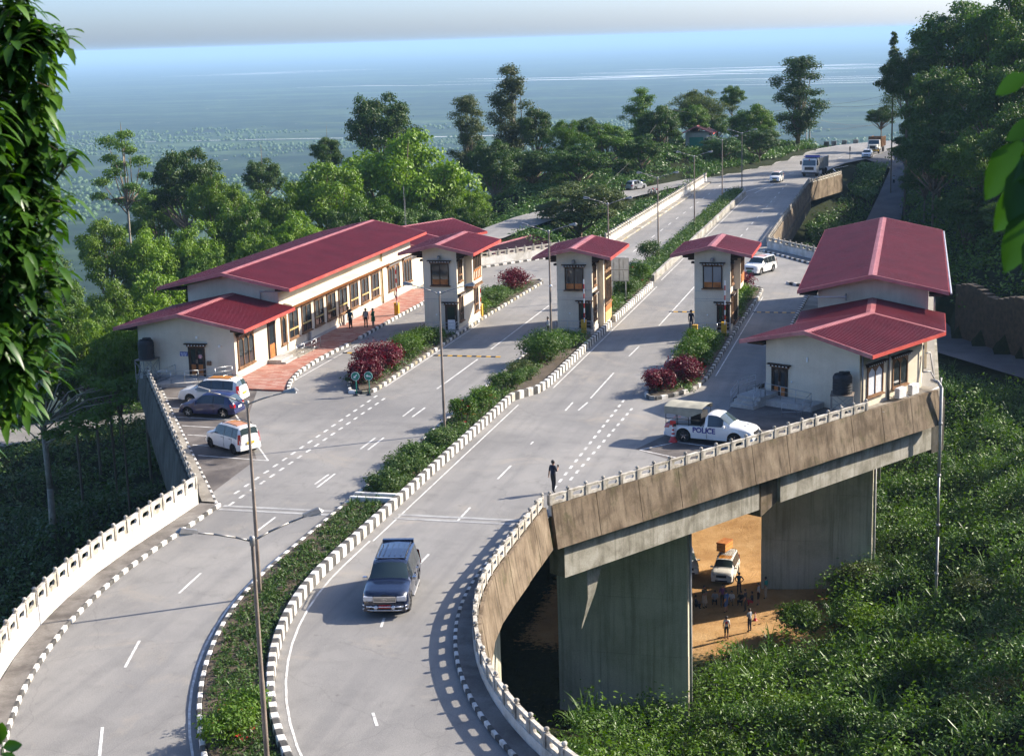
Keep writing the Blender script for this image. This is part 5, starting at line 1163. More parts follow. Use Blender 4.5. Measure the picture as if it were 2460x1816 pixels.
    for k, mb in cls.items():
        if k == 'body': continue
        nm = k if isinstance(k, str) else 'side_window'
        mt = {'pillar': 'black_plastic', 'roof_panel': roof[2] if roof else None, 'windscreen': 'glass_windscreen', 'rear_window': 'glass_windscreen', 'side_window': 'glass_dark'}[nm]
        child(nm, weld(mb, nm, mt), root)
    # floor pan so that the shell is closed
    child('underbody', MB().box(-L*.47, L*.47, -hw*.80, hw*.80, zs0-0.02, zs0+0.25).mesh('underbody', 'black_plastic'), root)
    for x in xa:
        for s in (1, -1):
            add_wheel(root, x, s*(hw*0.965-0.10), wr, 0.21, dark_rims)
            if arch_trim:
                m = MB(); n = 12
                for i in range(n):
                    t0, t1 = math.pi*i/n, math.pi*(i+1)/n
                    for rr0, rr1 in ((ra*0.97, ra*1.10),):
                        m.add([(x+rr0*math.cos(t0), s*hw*1.005, wr+rr0*math.sin(t0)), (x+rr1*math.cos(t0), s*hw*1.0, wr+rr1*math.sin(t0)), (x+rr1*math.cos(t1), s*hw*1.0, wr+rr1*math.sin(t1)), (x+rr0*math.cos(t1), s*hw*1.005, wr+rr0*math.sin(t1))], [(0, 1, 2, 3)])
                child('arch_trim', m.mesh('arch_trim', paint), root)
    def front_x(z):   # where the nose or tail surface is at a height
        return L*0.5
    zn = H*0.44
    sq = kind == 'suv' and trim == 'chrome'
    for s in (1, -1):
        m = MB(); m.add([(L*.425, s*hw*.955, zn+.03*H), (L*.487, s*hw*.80, zn-.005*H), (L*.496, s*hw*.50, zn-.02*H), (L*.487, s*hw*.50, zn+.075*H), (L*.452, s*hw*.84, zn+.09*H), (L*.40, s*hw*.94, zn+.10*H)], [(0, 1, 4, 5), (1, 2, 3, 4)])
        if sq: m = MB(); m.cbox(L*.455, L*.5, min(s*hw*.50, s*hw*.90), max(s*hw*.50, s*hw*.90), H*.405, H*.505, .02)
        m.v = [(x+0.015, y*1.005, zz) for x, y, zz in m.v]; child('headlight', m.mesh('headlight', 'lamp_clear'), root)
        m = MB(); m.add([(-L*.502, s*hw*.86, H*.42), (-L*.44, s*hw*.975, H*.44), (-L*.425, s*hw*.955, H*.58), (-L*.487, s*hw*.80, H*.58), (-L*.503, s*hw*.62, H*.45), (-L*.492, s*hw*.62, H*.56)], [(0, 1, 2, 3), (4, 0, 3, 5)])
        if kind in ('tall', 'suv', 'mpv'):
            m = MB(); m.add([(-L*.503, s*hw*.80, H*.38), (-L*.462, s*hw*.985, H*.40), (-L*.452, s*hw*.90, H*.74), (-L*.484, s*hw*.74, H*.74)], [(0, 1, 2, 3)])
        m.v = [(x-0.012, y*1.008, zz) for x, y, zz in m.v]; child('tail_light', m.mesh('tail_light', 'lamp_red'), root)
        mi = MB(); xm_ = L*(ws[1]-.055); mi.cbox(xm_-.06, xm_+.07, min(s*hw*.97, s*(hw+.17)), max(s*hw*.97, s*(hw+.17)), H*.595, H*.665, 0.03); child('mirror', mi.mesh('mirror', trim if trim == 'chrome' else paint), root)
        for (u, v_) in sides[-2:]:
            xh = L*(u+0.02); child('door_handle', MB().box(xh, xh+.16, min(s*hw*.98, s*hw*1.012), max(s*hw*.98, s*hw*1.012), H*.53, H*.545).mesh('door_handle', trim), root)
            xd = L*(u-.006); child('door_seam', MB().box(xd-.006, xd+.006, min(s*hw*.955, s*hw*1.003), max(s*hw*.955, s*hw*1.003), zs0+.05, H*.56).mesh('door_seam', 'black_plastic'), root)
    gz = H*.04 if sq else 0
    gm = MB(); gm.box(L*.486, L*.503, -hw*.46, hw*.46, H*.36+gz, H*.47+gz); g_ = child('grille', gm.mesh('grille', 'black_plastic'), root)
    bs = MB()
    for k in range(3): bs.box(L*.504, L*.508, -hw*.44, hw*.44, H*(.375+.03*k)+gz, H*(.387+.03*k)+gz)
    child('grille_bars', bs.mesh('grille_bars', trim), g_)
    bm_ = MB(); bm_.cbox(L*.455, L*.508, -hw*.88, hw*.88, H*.17, H*.30, .03); child('bumper', bm_.mesh('bumper', paint), root)
    bm_ = MB(); bm_.cbox(-L*.508, -L*.46, -hw*.88, hw*.88, H*.17, H*.30, .03); child('bumper', bm_.mesh('bumper', paint), root)
    child('air_intake', MB().box(L*.5085, L*.512, -hw*.55, hw*.55, H*.18, H*.24).mesh('air_intake', 'black_plastic'), root)
    if plate:
        for sx in (1, -1):
            p = child('number_plate', MB().box(sx*L*.513-.008, sx*L*.513+.008, -.25, .25, H*(.25 if sx > 0 else .38), H*(.25 if sx > 0 else .38)+.13).mesh('number_plate', plate), root)
            if plate_text and sx > 0:
                text(plate_text, 0.10, p, Matrix.Translation((sx*L*.513+.0085, 0, H*.25+.065)) @ Matrix.Rotation(rad(90), 4, 'Z') @ Matrix.Rotation(rad(90), 4, 'X'), 'plate_white')
    child('wiper', MB().tube((L*(ws[1]+.005), -.3, H*.66), (L*(ws[1]-.02), .35, H*.69), .012, n=5).mesh('wiper', 'black_plastic'), root)
    if rails:
        for s in (1, -1):
            m = MB(); y = s*hw*.64; m.path([(-L*.36, y, H*.985), (-L*.34, y, H*1.022), (L*.02, y, H*1.02), (L*.05, y, H*.98)], .022, 6); child('roof_rail', m.mesh('roof_rail', 'black_plastic', True), root)
    return root

lc = car('off_roader', 'dark navy off-roader with a red number plate driving towards the viewer', 'car', (-21.0, 58.95), (0.19, -0.98), 4.89, 1.94, 1.86, 'suv', 'paint_navy', wr=0.385, trim='chrome', plate='plate_red', plate_text='BP-1-A1989', rails=True, arch_trim=True)
def lc_extras(root):
    L, W, H = 4.89, 1.94, 1.86; hw = W/2
    child('grille_frame', MB().box(L*.502, L*.512, -hw*.48, hw*.48, H*.495, H*.515).box(L*.502, L*.512, -hw*.48, hw*.48, H*.385, H*.40).box(L*.502, L*.512, -hw*.48, -hw*.455, H*.40, H*.495).box(L*.502, L*.512, hw*.455, hw*.48, H*.40, H*.495).mesh('grille_frame', 'chrome'), root)
    em = MB(); n = 16
    def ell(cx, cz, a, b, t):
        for i in range(n):
            t0, t1 = 2*math.pi*i/n, 2*math.pi*(i+1)/n; x = L*.515
            em.add([(x, cx+a*math.cos(t0), cz+b*math.sin(t0)), (x, cx+a*math.cos(t1), cz+b*math.sin(t1)), (x, cx+(a-t)*math.cos(t1), cz+(b-t)*math.sin(t1)), (x, cx+(a-t)*math.cos(t0), cz+(b-t)*math.sin(t0))], [(0, 1, 2, 3)])
    ell(0, H*.45, .105, .07, .016); ell(0, H*.46, .06, .028, .014); ell(0, H*.445, .03, .058, .013)
    child('badge', em.mesh('badge', 'chrome'), root)
    for s in (1, -1):
        lm = MB(); lm.lathe([(.001, L*.535), (.075, L*.533), (.08, L*.515), (.06, L*.50)], 12, 'x', (0, s*.36, H*.275)); child('fog_lamp', lm.mesh('fog_lamp', 'lamp_clear', True), root)
        child('indicator', MB().box(L*.508, L*.514, min(s*hw*.55, s*hw*.78), max(s*hw*.55, s*hw*.78), H*.265, H*.305).mesh('indicator', 'lamp_clear'), root)
        child('side_step', MB().cbox(-L*.22, L*.18, min(s*hw*.9, s*hw*1.06), max(s*hw*.9, s*hw*1.06), .38, .44, .02).mesh('side_step', 'galvanised'), root)
    b = MB(); b.path([(L*.47, -hw*.97, H*.29), (L*.517, -hw*.7, H*.285), (L*.52, hw*.7, H*.285), (L*.47, hw*.97, H*.29)], .028, 6); b.path([(L*.48, -hw*.95, H*.21), (L*.52, -hw*.6, H*.205), (L*.52, hw*.6, H*.205), (L*.48, hw*.95, H*.21)], .022, 6)
    child('bumper_trim', b.mesh('bumper_trim', 'chrome', True), root)
    rb = MB()
    for k in range(4): rb.box(-L*.34, L*.0, -.38+k*.25, -.345+k*.25, H*1.0-.012, H*1.008)
    child('roof_ribs', rb.mesh('roof_ribs', 'paint_navy'), root)
    sp = MB(); sp.cbox(-L*.472, -L*.425, -hw*.70, hw*.70, H*.93, H*1.01, .015); child('rear_spoiler', sp.mesh('rear_spoiler', 'paint_navy'), root)
    child('roof_edge', MB().box(L*.03, L*.055, -hw*.62, hw*.62, H*.986, H*1.0).mesh('roof_edge', 'paint_navy'), root)
lc_extras(lc)
mp = car('taxi', 'white people carrier taxi with orange roof parked nearest the office ramp', 'car', (-44.85, 92.35), (-1, 0.0), 4.40, 1.74, 1.69, 'mpv', 'paint_white', wr=0.31, roof=(-.30, .02, 'taxi_yellow'), plate='plate_yellow', rails=True)
bl = car('hatchback', 'dark blue hatchback parked between the two white taxis', 'car', (-43.35, 88.85), (-1, 0.02), 3.85, 1.72, 1.53, 'hatch', 'paint_blue', wr=0.305, wb=0.64, plate='plate_white')
wg = car('taxi', 'white boxy taxi with orange roof parked askew nearest the lamp post', 'car', (-38.35, 81.05), (-0.85, 0.53), 3.60, 1.62, 1.66, 'tall', 'paint_white', wr=0.29, wb=0.665, roof=(-.33, .06, 'taxi_yellow'), plate='plate_yellow', dark_rims=True, rails=True)
child('driver_head', MB().ball((0.05, 0.36, 1.08), 0.10, 10, 7, 1.2).mesh('driver_head', 'skin', True), bl)
mg = car('crossover', 'white crossover with orange roof and green number plate behind the third booth', 'car', (-14.45, 151.3), (-0.36, -0.93), 4.30, 1.81, 1.64, 'suv', 'paint_white', wr=0.335, wb=0.60, roof=(-.28, .05, 'taxi_yellow'), plate='plate_green', rails=True)
tx = car('taxi', 'small white taxi with orange roof on the far bridge beside the tipper truck', 'car', (-20.9, 245.6), (-0.10, -1), 3.7, 1.66, 1.60, 'tall', 'paint_white', wr=0.29, roof=(-.33, .06, 'taxi_yellow'), plate='plate_yellow')
fc = car('hatchback', 'white car at the road bend in front of the parked old truck', 'car', (-8.5, 291.6), (-0.10, -1), 3.9, 1.7, 1.50, 'hatch', 'paint_white', wr=0.30, plate='plate_white')
sv = car('hatchback', 'silver small car parked on the side road beside the blue tarpaulin', 'car', (-41.3, 234.8), (0.50, 0.86), 3.5, 1.55, 1.45, 'hatch', 'paint_silver', wr=0.27)
YZ = -17.0
su = car('pickup_taxi', 'dusty white car with a crate on its roof rack parked in the dirt yard', 'car', (-13.05, 111.1, YZ+0.02), (-0.05, -1), 4.0, 1.66, 1.62, 'tall', 'paint_white_dusty', wr=0.30, roof=(-.05, .12, 'taxi_yellow'), plate='plate_white')
su.name = 'taxi'
ys = car('hatchback', 'white car half hidden behind the first pier in the dirt yard', 'car', (-16.25, 112.3, YZ+0.02), (0.25, -0.97), 3.9, 1.7, 1.5, 'hatch', 'paint_white', wr=0.30)
def roof_rack(root):
    m = MB(); H = 1.62
    for y in (-.55, .55): m.path([(-1.5, y, H+.10), (.55, y, H+.10)], .018, 6)
    for k in range(7): m.path([(-1.45+k*.32, -.55, H+.11), (-1.45+k*.32, .55, H+.11)], .014, 6)
    for k in range(3): m.path([(-1.5, -.28+k*.28, H+.11), (.5, -.28+k*.28, H+.11)], .012, 6)
    for x in (-1.3, .4):
        for y in (-.55, .55): m.tube((x, y, H-.06), (x, y, H+.10), .016, n=6)
    child('roof_rack', m.mesh('roof_rack', 'black_plastic', True), root)
roof_rack(su)
cr = thing('crate', (-13.25, 112.2, YZ+1.78), 'orange-brown wooden chest lying on the roof rack of the dusty car', 'crate', rz=1.25)
child('chest', MB().cbox(-.66, .66, -.36, .36, 0, .62, .03).mesh('chest', 'crate_wood'), cr)
bt = MB()
for z in (0.05, .33, .58): bt.box(-.67, .67, -.37, .37, z, z+.04)
child('batten', bt.mesh('batten', 'timber_orange'), cr)
child('lid', MB().cbox(-.69, .69, -.39, .39, .625, .68, .02).mesh('lid', 'timber_orange'), cr)

# police pickup with a canvas tilt
pk = car('police_pickup', 'white police pickup with a canvas canopy over its bed by the railing', 'car', (-10.95, 86.75), (0.975, -0.22), 5.30, 1.82, 1.78, 'pickup', 'paint_white', wr=0.37, wb=0.582, front=0.015, plate='plate_white', trim='black_plastic')
def pickup_extras(root):
    L, W, H = 5.30, 1.82, 1.78; hw = W/2; zb = H*.575; x0, x1 = -L*.49, -L*.07
    child('bed_liner', MB().box(x0+.06, x1-.05, -hw*.80, hw*.80, zb-.02, zb+.018).mesh('bed_liner', 'black_plastic'), root)
    fr = MB(); xs = [x0+.05, x0+.75, x0+1.45, x1-.03]
    for s in (1, -1):
        y = s*hw*.90
        for x in xs: fr.tube((x, y, zb-.05), (x, y, H*1.13), .022, n=6)
        for z in (zb+.30, H*1.13): fr.tube((xs[0], y, z), (xs[-1], y, z), .018, n=6)
    for x in xs: fr.tube((x, -hw*.90, H*1.13), (x, hw*.90, H*1.13), .018, n=6)
    child('canopy_frame', fr.mesh('canopy_frame', 'black_plastic', True), root)
    cv = MB(); n = 9; secs = []
    for i in range(n):
        x = x0-.03+(x1-x0+.10)*i/(n-1); sag = .03*math.sin(i*2.1); drop = [.46, .44, .45, .47, .52, .56, .48, .34, .22][i]
        secs.append([(x, -hw*.96, H*1.15-drop), (x, -hw*.95, H*1.14), (x, -hw*.5, H*1.19+sag), (x, 0, H*1.20+sag), (x, hw*.5, H*1.19+sag), (x, hw*.95, H*1.14), (x, hw*.96, H*1.15-.26)])
    vs_ = [p for s in secs for p in s]; cv.add(vs_, [(i*7+j, i*7+j+1, (i+1)*7+j+1, (i+1)*7+j) for i in range(n-1) for j in range(6)])
    cv.add([secs[0][j] for j in range(7)]+[(x0-.02, hw*.96, H*1.02), (x0-.02, -hw*.96, H*1.02)], [(0, 1, 2, 3, 4, 5, 6, 7, 8)])
    child('canvas_roof', cv.mesh('canvas_roof', 'canvas', True, 50), root)
    child('rolled_canvas', MB().box(x1-.75, x1-.12, -hw*.62, hw*.62, zb+.02, H*.95).mesh('rolled_canvas', 'cloth_black'), root)
    M4 = Matrix.Translation((-.20, -hw*1.006, H*.435)) @ Matrix.Rotation(rad(90), 4, 'X')
    text('POLICE', 0.42, root, M4, 'lettering_blue', bold=0.014)
    M4 = Matrix.Translation((-.20, hw*1.006, H*.435)) @ Matrix.Rotation(rad(180), 4, 'Z') @ Matrix.Rotation(rad(90), 4, 'X')
    text('POLICE', 0.42, root, M4, 'lettering_blue', bold=0.014)
    M4 = Matrix.Translation((L*.39, 0, H*.618)) @ Matrix.Rotation(rad(11), 4, 'Y') @ Matrix.Rotation(rad(90), 4, 'Z')
    text('POLICE', 0.20, root, M4, 'black_plastic', bold=0.004)
pickup_extras(pk)

# trucks
def truck(label, loc, heading, tipper, cabmat, bedmat):
    root = thing('truck', (loc[0], loc[1], 0), label, 'truck', None, math.atan2(heading[1], heading[0])); W = 1.2
    def ch(n, mb, mat, par=None, **k): return child(n, mb.mesh(n, mat, **k), par or root)
    if tipper:
        c = MB(); c.add([(1.9, -W, .55), (3.45, -W, .55), (3.45, -W, 1.65), (3.25, -W*.96, 2.85), (1.9, -W*.96, 2.85), (1.9, W, .55), (3.45, W, .55), (3.45, W, 1.65), (3.25, W*.96, 2.85), (1.9, W*.96, 2.85)], [(0, 1, 2, 3, 4), (9, 8, 7, 6, 5), (1, 6, 7, 2), (2, 7, 8, 3), (3, 8, 9, 4), (4, 9, 5, 0)])
        ch('cab', c, cabmat)
        ch('windscreen', MB().add([(3.47, -W*.88, 1.75), (3.47, W*.88, 1.75), (3.30, W*.84, 2.62), (3.30, -W*.84, 2.62)], [(0, 1, 2, 3)]), 'glass_windscreen')
        for s in (1, -1):
            ch('side_window', MB().add([(2.4, s*W*1.004, 1.75), (3.3, s*W*1.004, 1.75), (3.12, s*W*.975, 2.55), (2.4, s*W*.975, 2.55)], [(0, 1, 2, 3) if s < 0 else (3, 2, 1, 0)]), 'glass_dark')
            ch('mirror', MB().box(3.35, 3.5, min(s*1.24, s*1.5), max(s*1.24, s*1.5), 1.9, 2.5), 'black_plastic')
            ch('headlight', MB().box(3.46, 3.50, min(s*.7, s*1.1), max(s*.7, s*1.1), .75, .95), 'lamp_clear')
        ch('grille', MB().box(3.455, 3.49, -.75, .75, 1.05, 1.55), 'black_plastic'); ch('bumper', MB().cbox(3.3, 3.58, -1.2, 1.2, .45, .72, .04), 'black_plastic')
        ch('badge', MB().lathe([(.001, 3.36), (.11, 3.36)], 12, 'x', (0, 0, 2.68)), 'signal_red')
        x0, x1, zb = -3.4, 1.6, 1.15
    else:
        ch('bonnet', MB().add([(2.3, -.95, .9), (3.5, -.75, .9), (3.5, -.75, 1.6), (2.3, -.95, 1.75), (2.3, .95, .9), (3.5, .75, .9), (3.5, .75, 1.6), (2.3, .95, 1.75)], [(0, 1, 2, 3), (7, 6, 5, 4), (1, 5, 6, 2), (3, 2, 6, 7)]), cabmat)
        ch('cab', MB().add([(1.3, -1.1, .8), (2.4, -1.1, .8), (2.4, -1.1, 1.7), (2.2, -1.02, 2.5), (1.3, -1.02, 2.5), (1.3, 1.1, .8), (2.4, 1.1, .8), (2.4, 1.1, 1.7), (2.2, 1.02, 2.5), (1.3, 1.02, 2.5)], [(0, 1, 2, 3, 4), (9, 8, 7, 6, 5), (1, 6, 7, 2), (2, 7, 8, 3), (3, 8, 9, 4)]), cabmat)
        ch('windscreen', MB().add([(2.42, -.95, 1.76), (2.42, .95, 1.76), (2.25, .9, 2.4), (2.25, -.9, 2.4)], [(0, 1, 2, 3)]), 'glass_windscreen')
        ch('grille', MB().box(3.49, 3.53, -.5, .5, .95, 1.5), 'black_plastic'); ch('bumper', MB().cbox(3.45, 3.7, -1.15, 1.15, .5, .75, .04), 'barrier_yellow')
        for s in (1, -1): ch('headlight', MB().lathe([(.001, 3.52), (.12, 3.51), (.14, 3.45)], 10, 'x', (0, s*.8, 1.15)), 'lamp_clear'); ch('mudguard', MB().cbox(2.2, 3.3, min(s*.7, s*1.15), max(s*.7, s*1.15), 1.0, 1.18, .05), cabmat)
        x0, x1, zb = -3.6, 1.15, 1.1
    b = MB(); b.box(x0, x1, -1.2, 1.2, zb, zb+.12); b.box(x0, x1, -1.2, -1.12, zb, 2.9); b.box(x0, x1, 1.12, 1.2, zb, 2.9); b.box(x1-.08, x1, -1.2, 1.2, zb, 3.05); b.box(x0, x0+.08, -1.2, 1.2, zb, 2.8); ch('cargo_body', b, bedmat)
    if tipper: ch('cab_guard', MB().box(1.3, 2.3, -1.2, 1.2, 3.0, 3.12).box(1.5, 1.6, -1.2, 1.2, 2.6, 3.3), 'sign_blue')
    rb = MB()
    for k in range(6):
        x = x0+.3+k*(x1-x0-.6)/5
        for s in (1, -1): rb.box(x, x+.1, min(s*1.2, s*1.28), max(s*1.2, s*1.28), zb, 2.85)
    ch('body_rib', rb, bedmat)
    ch('chassis', MB().box(x0+.2, 3.3, -.45, .45, .6, 1.08), 'black_plastic')
    for x in ((2.65, -1.2, -2.45) if tipper else (2.75, -2.0)):
        for s in (1, -1): add_wheel(root, x, s*1.02, .50, .30, True)
    return root
truck('white tipper truck with blue cab guard coming round the far bend', (-15.7, 257.2), (-0.22, -0.97), True, 'paint_white', 'aluminium')
truck('old pale bonneted truck with a brown cargo body parked under the hillside trees', (-7.3, 303.5), (-0.15, -1), False, 'paint_white_dusty', 'timber')

# motorcycles on the side road
def bike(label, loc, rz):
    root = thing('motorcycle', (loc[0], loc[1], 0.03), label, 'motorcycle', None, rz)
    for x in (-.62, .64):
        w = MB(); w.lathe([(.22, -.05), (.29, -.05), (.31, 0), (.29, .05), (.22, .05)], 16, 'y', (x, 0, .31)); child('wheel', w.mesh('wheel', 'rubber', True), root)
    f = MB(); f.path([(.64, 0, .31), (.42, 0, .95)], .03, 6); f.path([(.42, -.32, 1.02), (.44, 0, .97), (.42, .32, 1.02)], .018, 6); f.path([(-.62, 0, .31), (-.1, 0, .42), (.4, 0, .75)], .03, 6); child('frame', f.mesh('frame', 'black_plastic', True), root)
    child('tank', MB().ball((.16, 0, .82), .17, 10, 6, .7).mesh('tank', 'signal_red', True), root)
    child('seat', MB().cbox(-.65, .02, -.12, .12, .72, .84, .04).mesh('seat', 'black_plastic'), root)
    child('engine', MB().cbox(-.15, .25, -.14, .14, .28, .60, .04).mesh('engine', 'galvanised'), root)
    child('headlight', MB().ball((.52, 0, .92), .09, 8, 5).mesh('headlight', 'lamp_clear', True), root)
    child('mudguard', MB().path([(-.95, 0, .5), (-.8, 0, .66), (-.6, 0, .68)], .05, 6).mesh('mudguard', 'black_plastic', True), root)
bike('dark motorcycle on the side road, the one nearer the silver car', (-37.4, 226.4), 1.0)
bike('dark motorcycle on the side road, the one nearer the white parapet', (-36.7, 225.6), 1.2)
# ------------------------------------------------------------------ people
def person(label, loc, face, pose='stand', top='cloth_navy', legs='cloth_black', h=1.72, sleeve='short', shorts=False, skirt=None, z=0.0, cat='person', vest=None):
    """one skinned figure; local +X is where it faces"""
    root = thing('person', (loc[0], loc[1], z), label, cat, None, face)
    J = dict(pel=(0, 0, .95), spi=(0, 0, 1.12), che=(.01, 0, 1.32), nec=(.015, 0, 1.47), hb=(.03, 0, 1.555), ht=(.03, 0, 1.655),
             shl=(0, .165, 1.405), ell=(-.03, .215, 1.14), wrl=(.03, .225, .90), hal=(.05, .22, .83), shr=(0, -.165, 1.405), elr=(-.03, -.215, 1.14), wrr=(.03, -.225, .90), har=(.05, -.22, .83),
             hil=(0, .085, .90), knl=(.02, .095, .50), anl=(-.02, .10, .09), tol=(.14, .115, .04), hir=(0, -.085, .90), knr=(.02, -.095, .50), anr=(-.02, -.10, .09), tor=(.14, -.115, .04))
    if pose == 'walk': J.update(knl=(.14, .09, .51), anl=(.10, .09, .09), tol=(.25, .10, .05), knr=(-.02, -.09, .50), anr=(-.24, -.09, .13), tor=(-.10, -.10, .05), wrl=(-.06, .22, .90), hal=(-.05, .22, .82))
    if pose == 'phone': J.update(elr=(.05, -.22, 1.16), wrr=(.26, -.12, 1.28), har=(.30, -.07, 1.34), wrl=(-.02, .27, .90), hal=(-.01, .28, .82), knl=(.08, .09, .50), anl=(.06, .09, .09), tol=(.2, .1, .05), anr=(-.12, -.10, .11), tor=(.03, -.11, .05))
    if pose == 'folded': J.update(ell=(.03, .22, 1.15), wrl=(.20, .05, 1.16), hal=(.19, -.03, 1.17), elr=(.03, -.22, 1.15), wrr=(.19, -.05, 1.13), har=(.20, .04, 1.13))
    if pose == 'hips': J.update(ell=(-.06, .33, 1.17), wrl=(.02, .18, 1.0), hal=(.05, .14, .98), elr=(-.06, -.33, 1.17), wrr=(.02, -.18, 1.0), har=(.05, -.14, .98))
    if pose == 'lean': J.update(elr=(.16, -.22, 1.24), wrr=(.36, -.18, 1.10), har=(.42, -.17, 1.07), ell=(.14, .22, 1.22), wrl=(.34, .18, 1.08), hal=(.40, .17, 1.05), che=(.07, 0, 1.30), nec=(.10, 0, 1.45), hb=(.13, 0, 1.52), ht=(.15, 0, 1.62))
    if pose == 'sit':
        J = {k: (x, y, zz-.68) for k, (x, y, zz) in J.items()}
        J.update(knl=(.34, .14, .42), anl=(.24, .14, .07), tol=(.38, .16, .04), knr=(.34, -.14, .42), anr=(.24, -.14, .07), tor=(.38, -.16, .04), ell=(.10, .22, .50), wrl=(.30, .12, .48), hal=(.36, .08, .48), elr=(.10, -.22, .50), wrr=(.30, -.12, .48), har=(.36, -.08, .48))
    k = h/1.74; names = list(J); ix = {n: i for i, n in enumerate(names)}
    vs_ = [tuple(c*k for c in J[n]) for n in names]
    E = [('pel', 'spi'), ('spi', 'che'), ('che', 'nec'), ('nec', 'hb'), ('hb', 'ht')]
    for s in 'lr': E += [('che', 'sh'+s), ('sh'+s, 'el'+s), ('el'+s, 'wr'+s), ('wr'+s, 'ha'+s), ('pel', 'hi'+s), ('hi'+s, 'kn'+s), ('kn'+s, 'an'+s), ('an'+s, 'to'+s)]
    me = bpy.data.meshes.new('body'); me.from_pydata(vs_, [(ix[a], ix[b]) for a, b in E], [])
    tmp = bpy.data.objects.new('body', me); COL.objects.link(tmp)
    sk = tmp.modifiers.new('skin', 'SKIN'); sk.use_smooth_shade = True; sb = tmp.modifiers.new('sub', 'SUBSURF'); sb.levels = 1; sb.render_levels = 1
    R_ = dict(pel=(.135, .11), spi=(.13, .10), che=(.15, .115), nec=(.056, .056), hb=(.075, .08), ht=(.085, .092), sh=(.07, .065), el=(.046, .046), wr=(.034, .034), ha=(.038, .022), hi=(.095, .095), kn=(.064, .064), an=(.045, .045), to=(.042, .036))
    for n in names:
        sv_ = me.skin_vertices[0].data[ix[n]]; r = R_[n] if n in R_ else R_[n[:2]]; sv_.radius = (r[0]*k, r[1]*k); sv_.use_root = (n == 'pel')
    dg = bpy.context.evaluated_depsgraph_get(); ev = tmp.evaluated_get(dg); out = bpy.data.meshes.new_from_object(ev); bpy.data.objects.remove(tmp); bpy.data.meshes.remove(me)
    P = {n: np.array(J[n])*k for n in names}
    # hands: five unequal bent fingers, a nose and ears, joined to the body's mesh
    ex = MB()
    for s in 'lr':
        a = Vector(P['wr'+s]); b = Vector(P['ha'+s]); d = (b-a).normalized(); sd = d.cross(Vector((0, 0, 1))); sd = sd.normalized() if sd.length > .2 else Vector((1, 0, 0)); up = sd.cross(d)
        for i, (o_, l) in enumerate(((-.027, .058), (-.009, .068), (.009, .063), (.026, .048))):
            p = b+sd*o_*k+d*.015; q = p+d*l*.55*k+up*.006; e = q+d*l*.5*k+up*.02; ex.tube(p, q, .0095*k, .0085*k, 5); ex.tube(q, e, .0085*k, .006*k, 5)
        p = a.lerp(b, .6)+sd*(-.03)*k; q = p+(d*.5-sd*.8).normalized()*.035*k; ex.tube(p, q, .011*k, .009*k, 5); ex.tube(q, q+(d-sd*.3).normalized()*.03*k, .009*k, .007*k, 5)
    hc = Vector((P['hb']+P['ht'])/2); f = Vector((1, 0, 0))
    ex.add([hc+Vector((.085, -.014, -.03))*k, hc+Vector((.085, .014, -.03))*k, hc+Vector((.118, 0, -.028))*k, hc+Vector((.09, 0, .02))*k], [(0, 2, 3), (1, 3, 2), (0, 1, 2)])
    for s in (1, -1): ex.ball(tuple(hc+Vector((0, s*.088, -.005))*k), .022*k, 6, 4, 1.3)
    exm = ex.mesh('extra', None); n_skin = len(out.polygons)
    bm = bmesh.new(); bm.from_mesh(out); bm.from_mesh(exm); bm.to_mesh(out); bm.free(); bpy.data.meshes.remove(exm)
    reg = []
    for a, b in E:
        if a in ('pel', 'spi', 'che') and not b.startswith('hi') and b != 'nec': r = 1
        elif b == 'nec': r = 1
        elif b in ('hb', 'ht'): r = 0
        elif b[:2] == 'sh' or b[:2] == 'el': r = 1
        elif b[:2] == 'wr': r = 1 if sleeve == 'long' else 0
        elif b[:2] == 'ha': r = 0
        elif b[:2] in ('hi', 'kn'): r = 2
        elif b[:2] == 'an': r = 0 if shorts else 2
        else: r = 3
        reg.append((P[a], P[b], r))
    cen = np.zeros(len(out.polygons)*3); out.polygons.foreach_get('center', cen); cen = cen.reshape(-1, 3)
    D_ = np.stack([np.linalg.norm(cen-(a+(b-a)*np.clip(((cen-a)@(b-a))/max(1e-9, (b-a)@(b-a)), 0, 1)[:, None]), axis=1) for a, b, r in reg], 1)
    mi = np.array([r for _, _, r in reg])[D_.argmin(1)]; mi[n_skin:] = 0
    nz = P['nec'][2]-.01*k; mi[(cen[:, 2] > nz) & (np.arange(len(cen)) < n_skin) & (mi == 1) & (np.abs(cen[:, 1]) < .07)] = 0
    out.materials.clear()
    for m_ in ('skin', top, legs, 'shoe'): out.materials.append(MATS[m_])
    out.polygons.foreach_set('material_index', mi.astype(np.int32)); out.polygons.foreach_set('use_smooth', np.ones(len(out.polygons), bool)); out.update(); out.name = 'body'
    child('body', out, root)
    hr = MB(); hr.lathe([(.001, .118), (.05, .108), (.085, .07), (.098, .02), (.097, -.015), (.088, -.05)], 12, 'z', tuple(hc+Vector((-.018, 0, .02)))); hr.v = [v for v in hr.v]
    hm = hr.mesh('hair', 'hair', True); bm = bmesh.new(); bm.from_mesh(hm)
    for v in bm.verts:
        if v.co.x > hc.x+.045 and v.co.z < hc.z+.05: v.co.x = hc.x+.02
    bm.to_mesh(hm); bm.free(); child('hair', hm, root)
    ey = MB()
    for s in (1, -1): ey.ball(tuple(hc+Vector((.084, s*.032, .012))*k), .011*k, 6, 4)
    child('eyes', ey.mesh('eyes', 'black_plastic', True), root)
    if skirt:
        m_, zt, zb, w = skirt; sm = MB(); sm.lathe([(.15, zt*k), (.17, (zt*.7+zb*.3)*k), (w*.8, (zt*.3+zb*.7)*k), (w, zb*k)], 14); child('skirt', sm.mesh('skirt', m_, True), root)
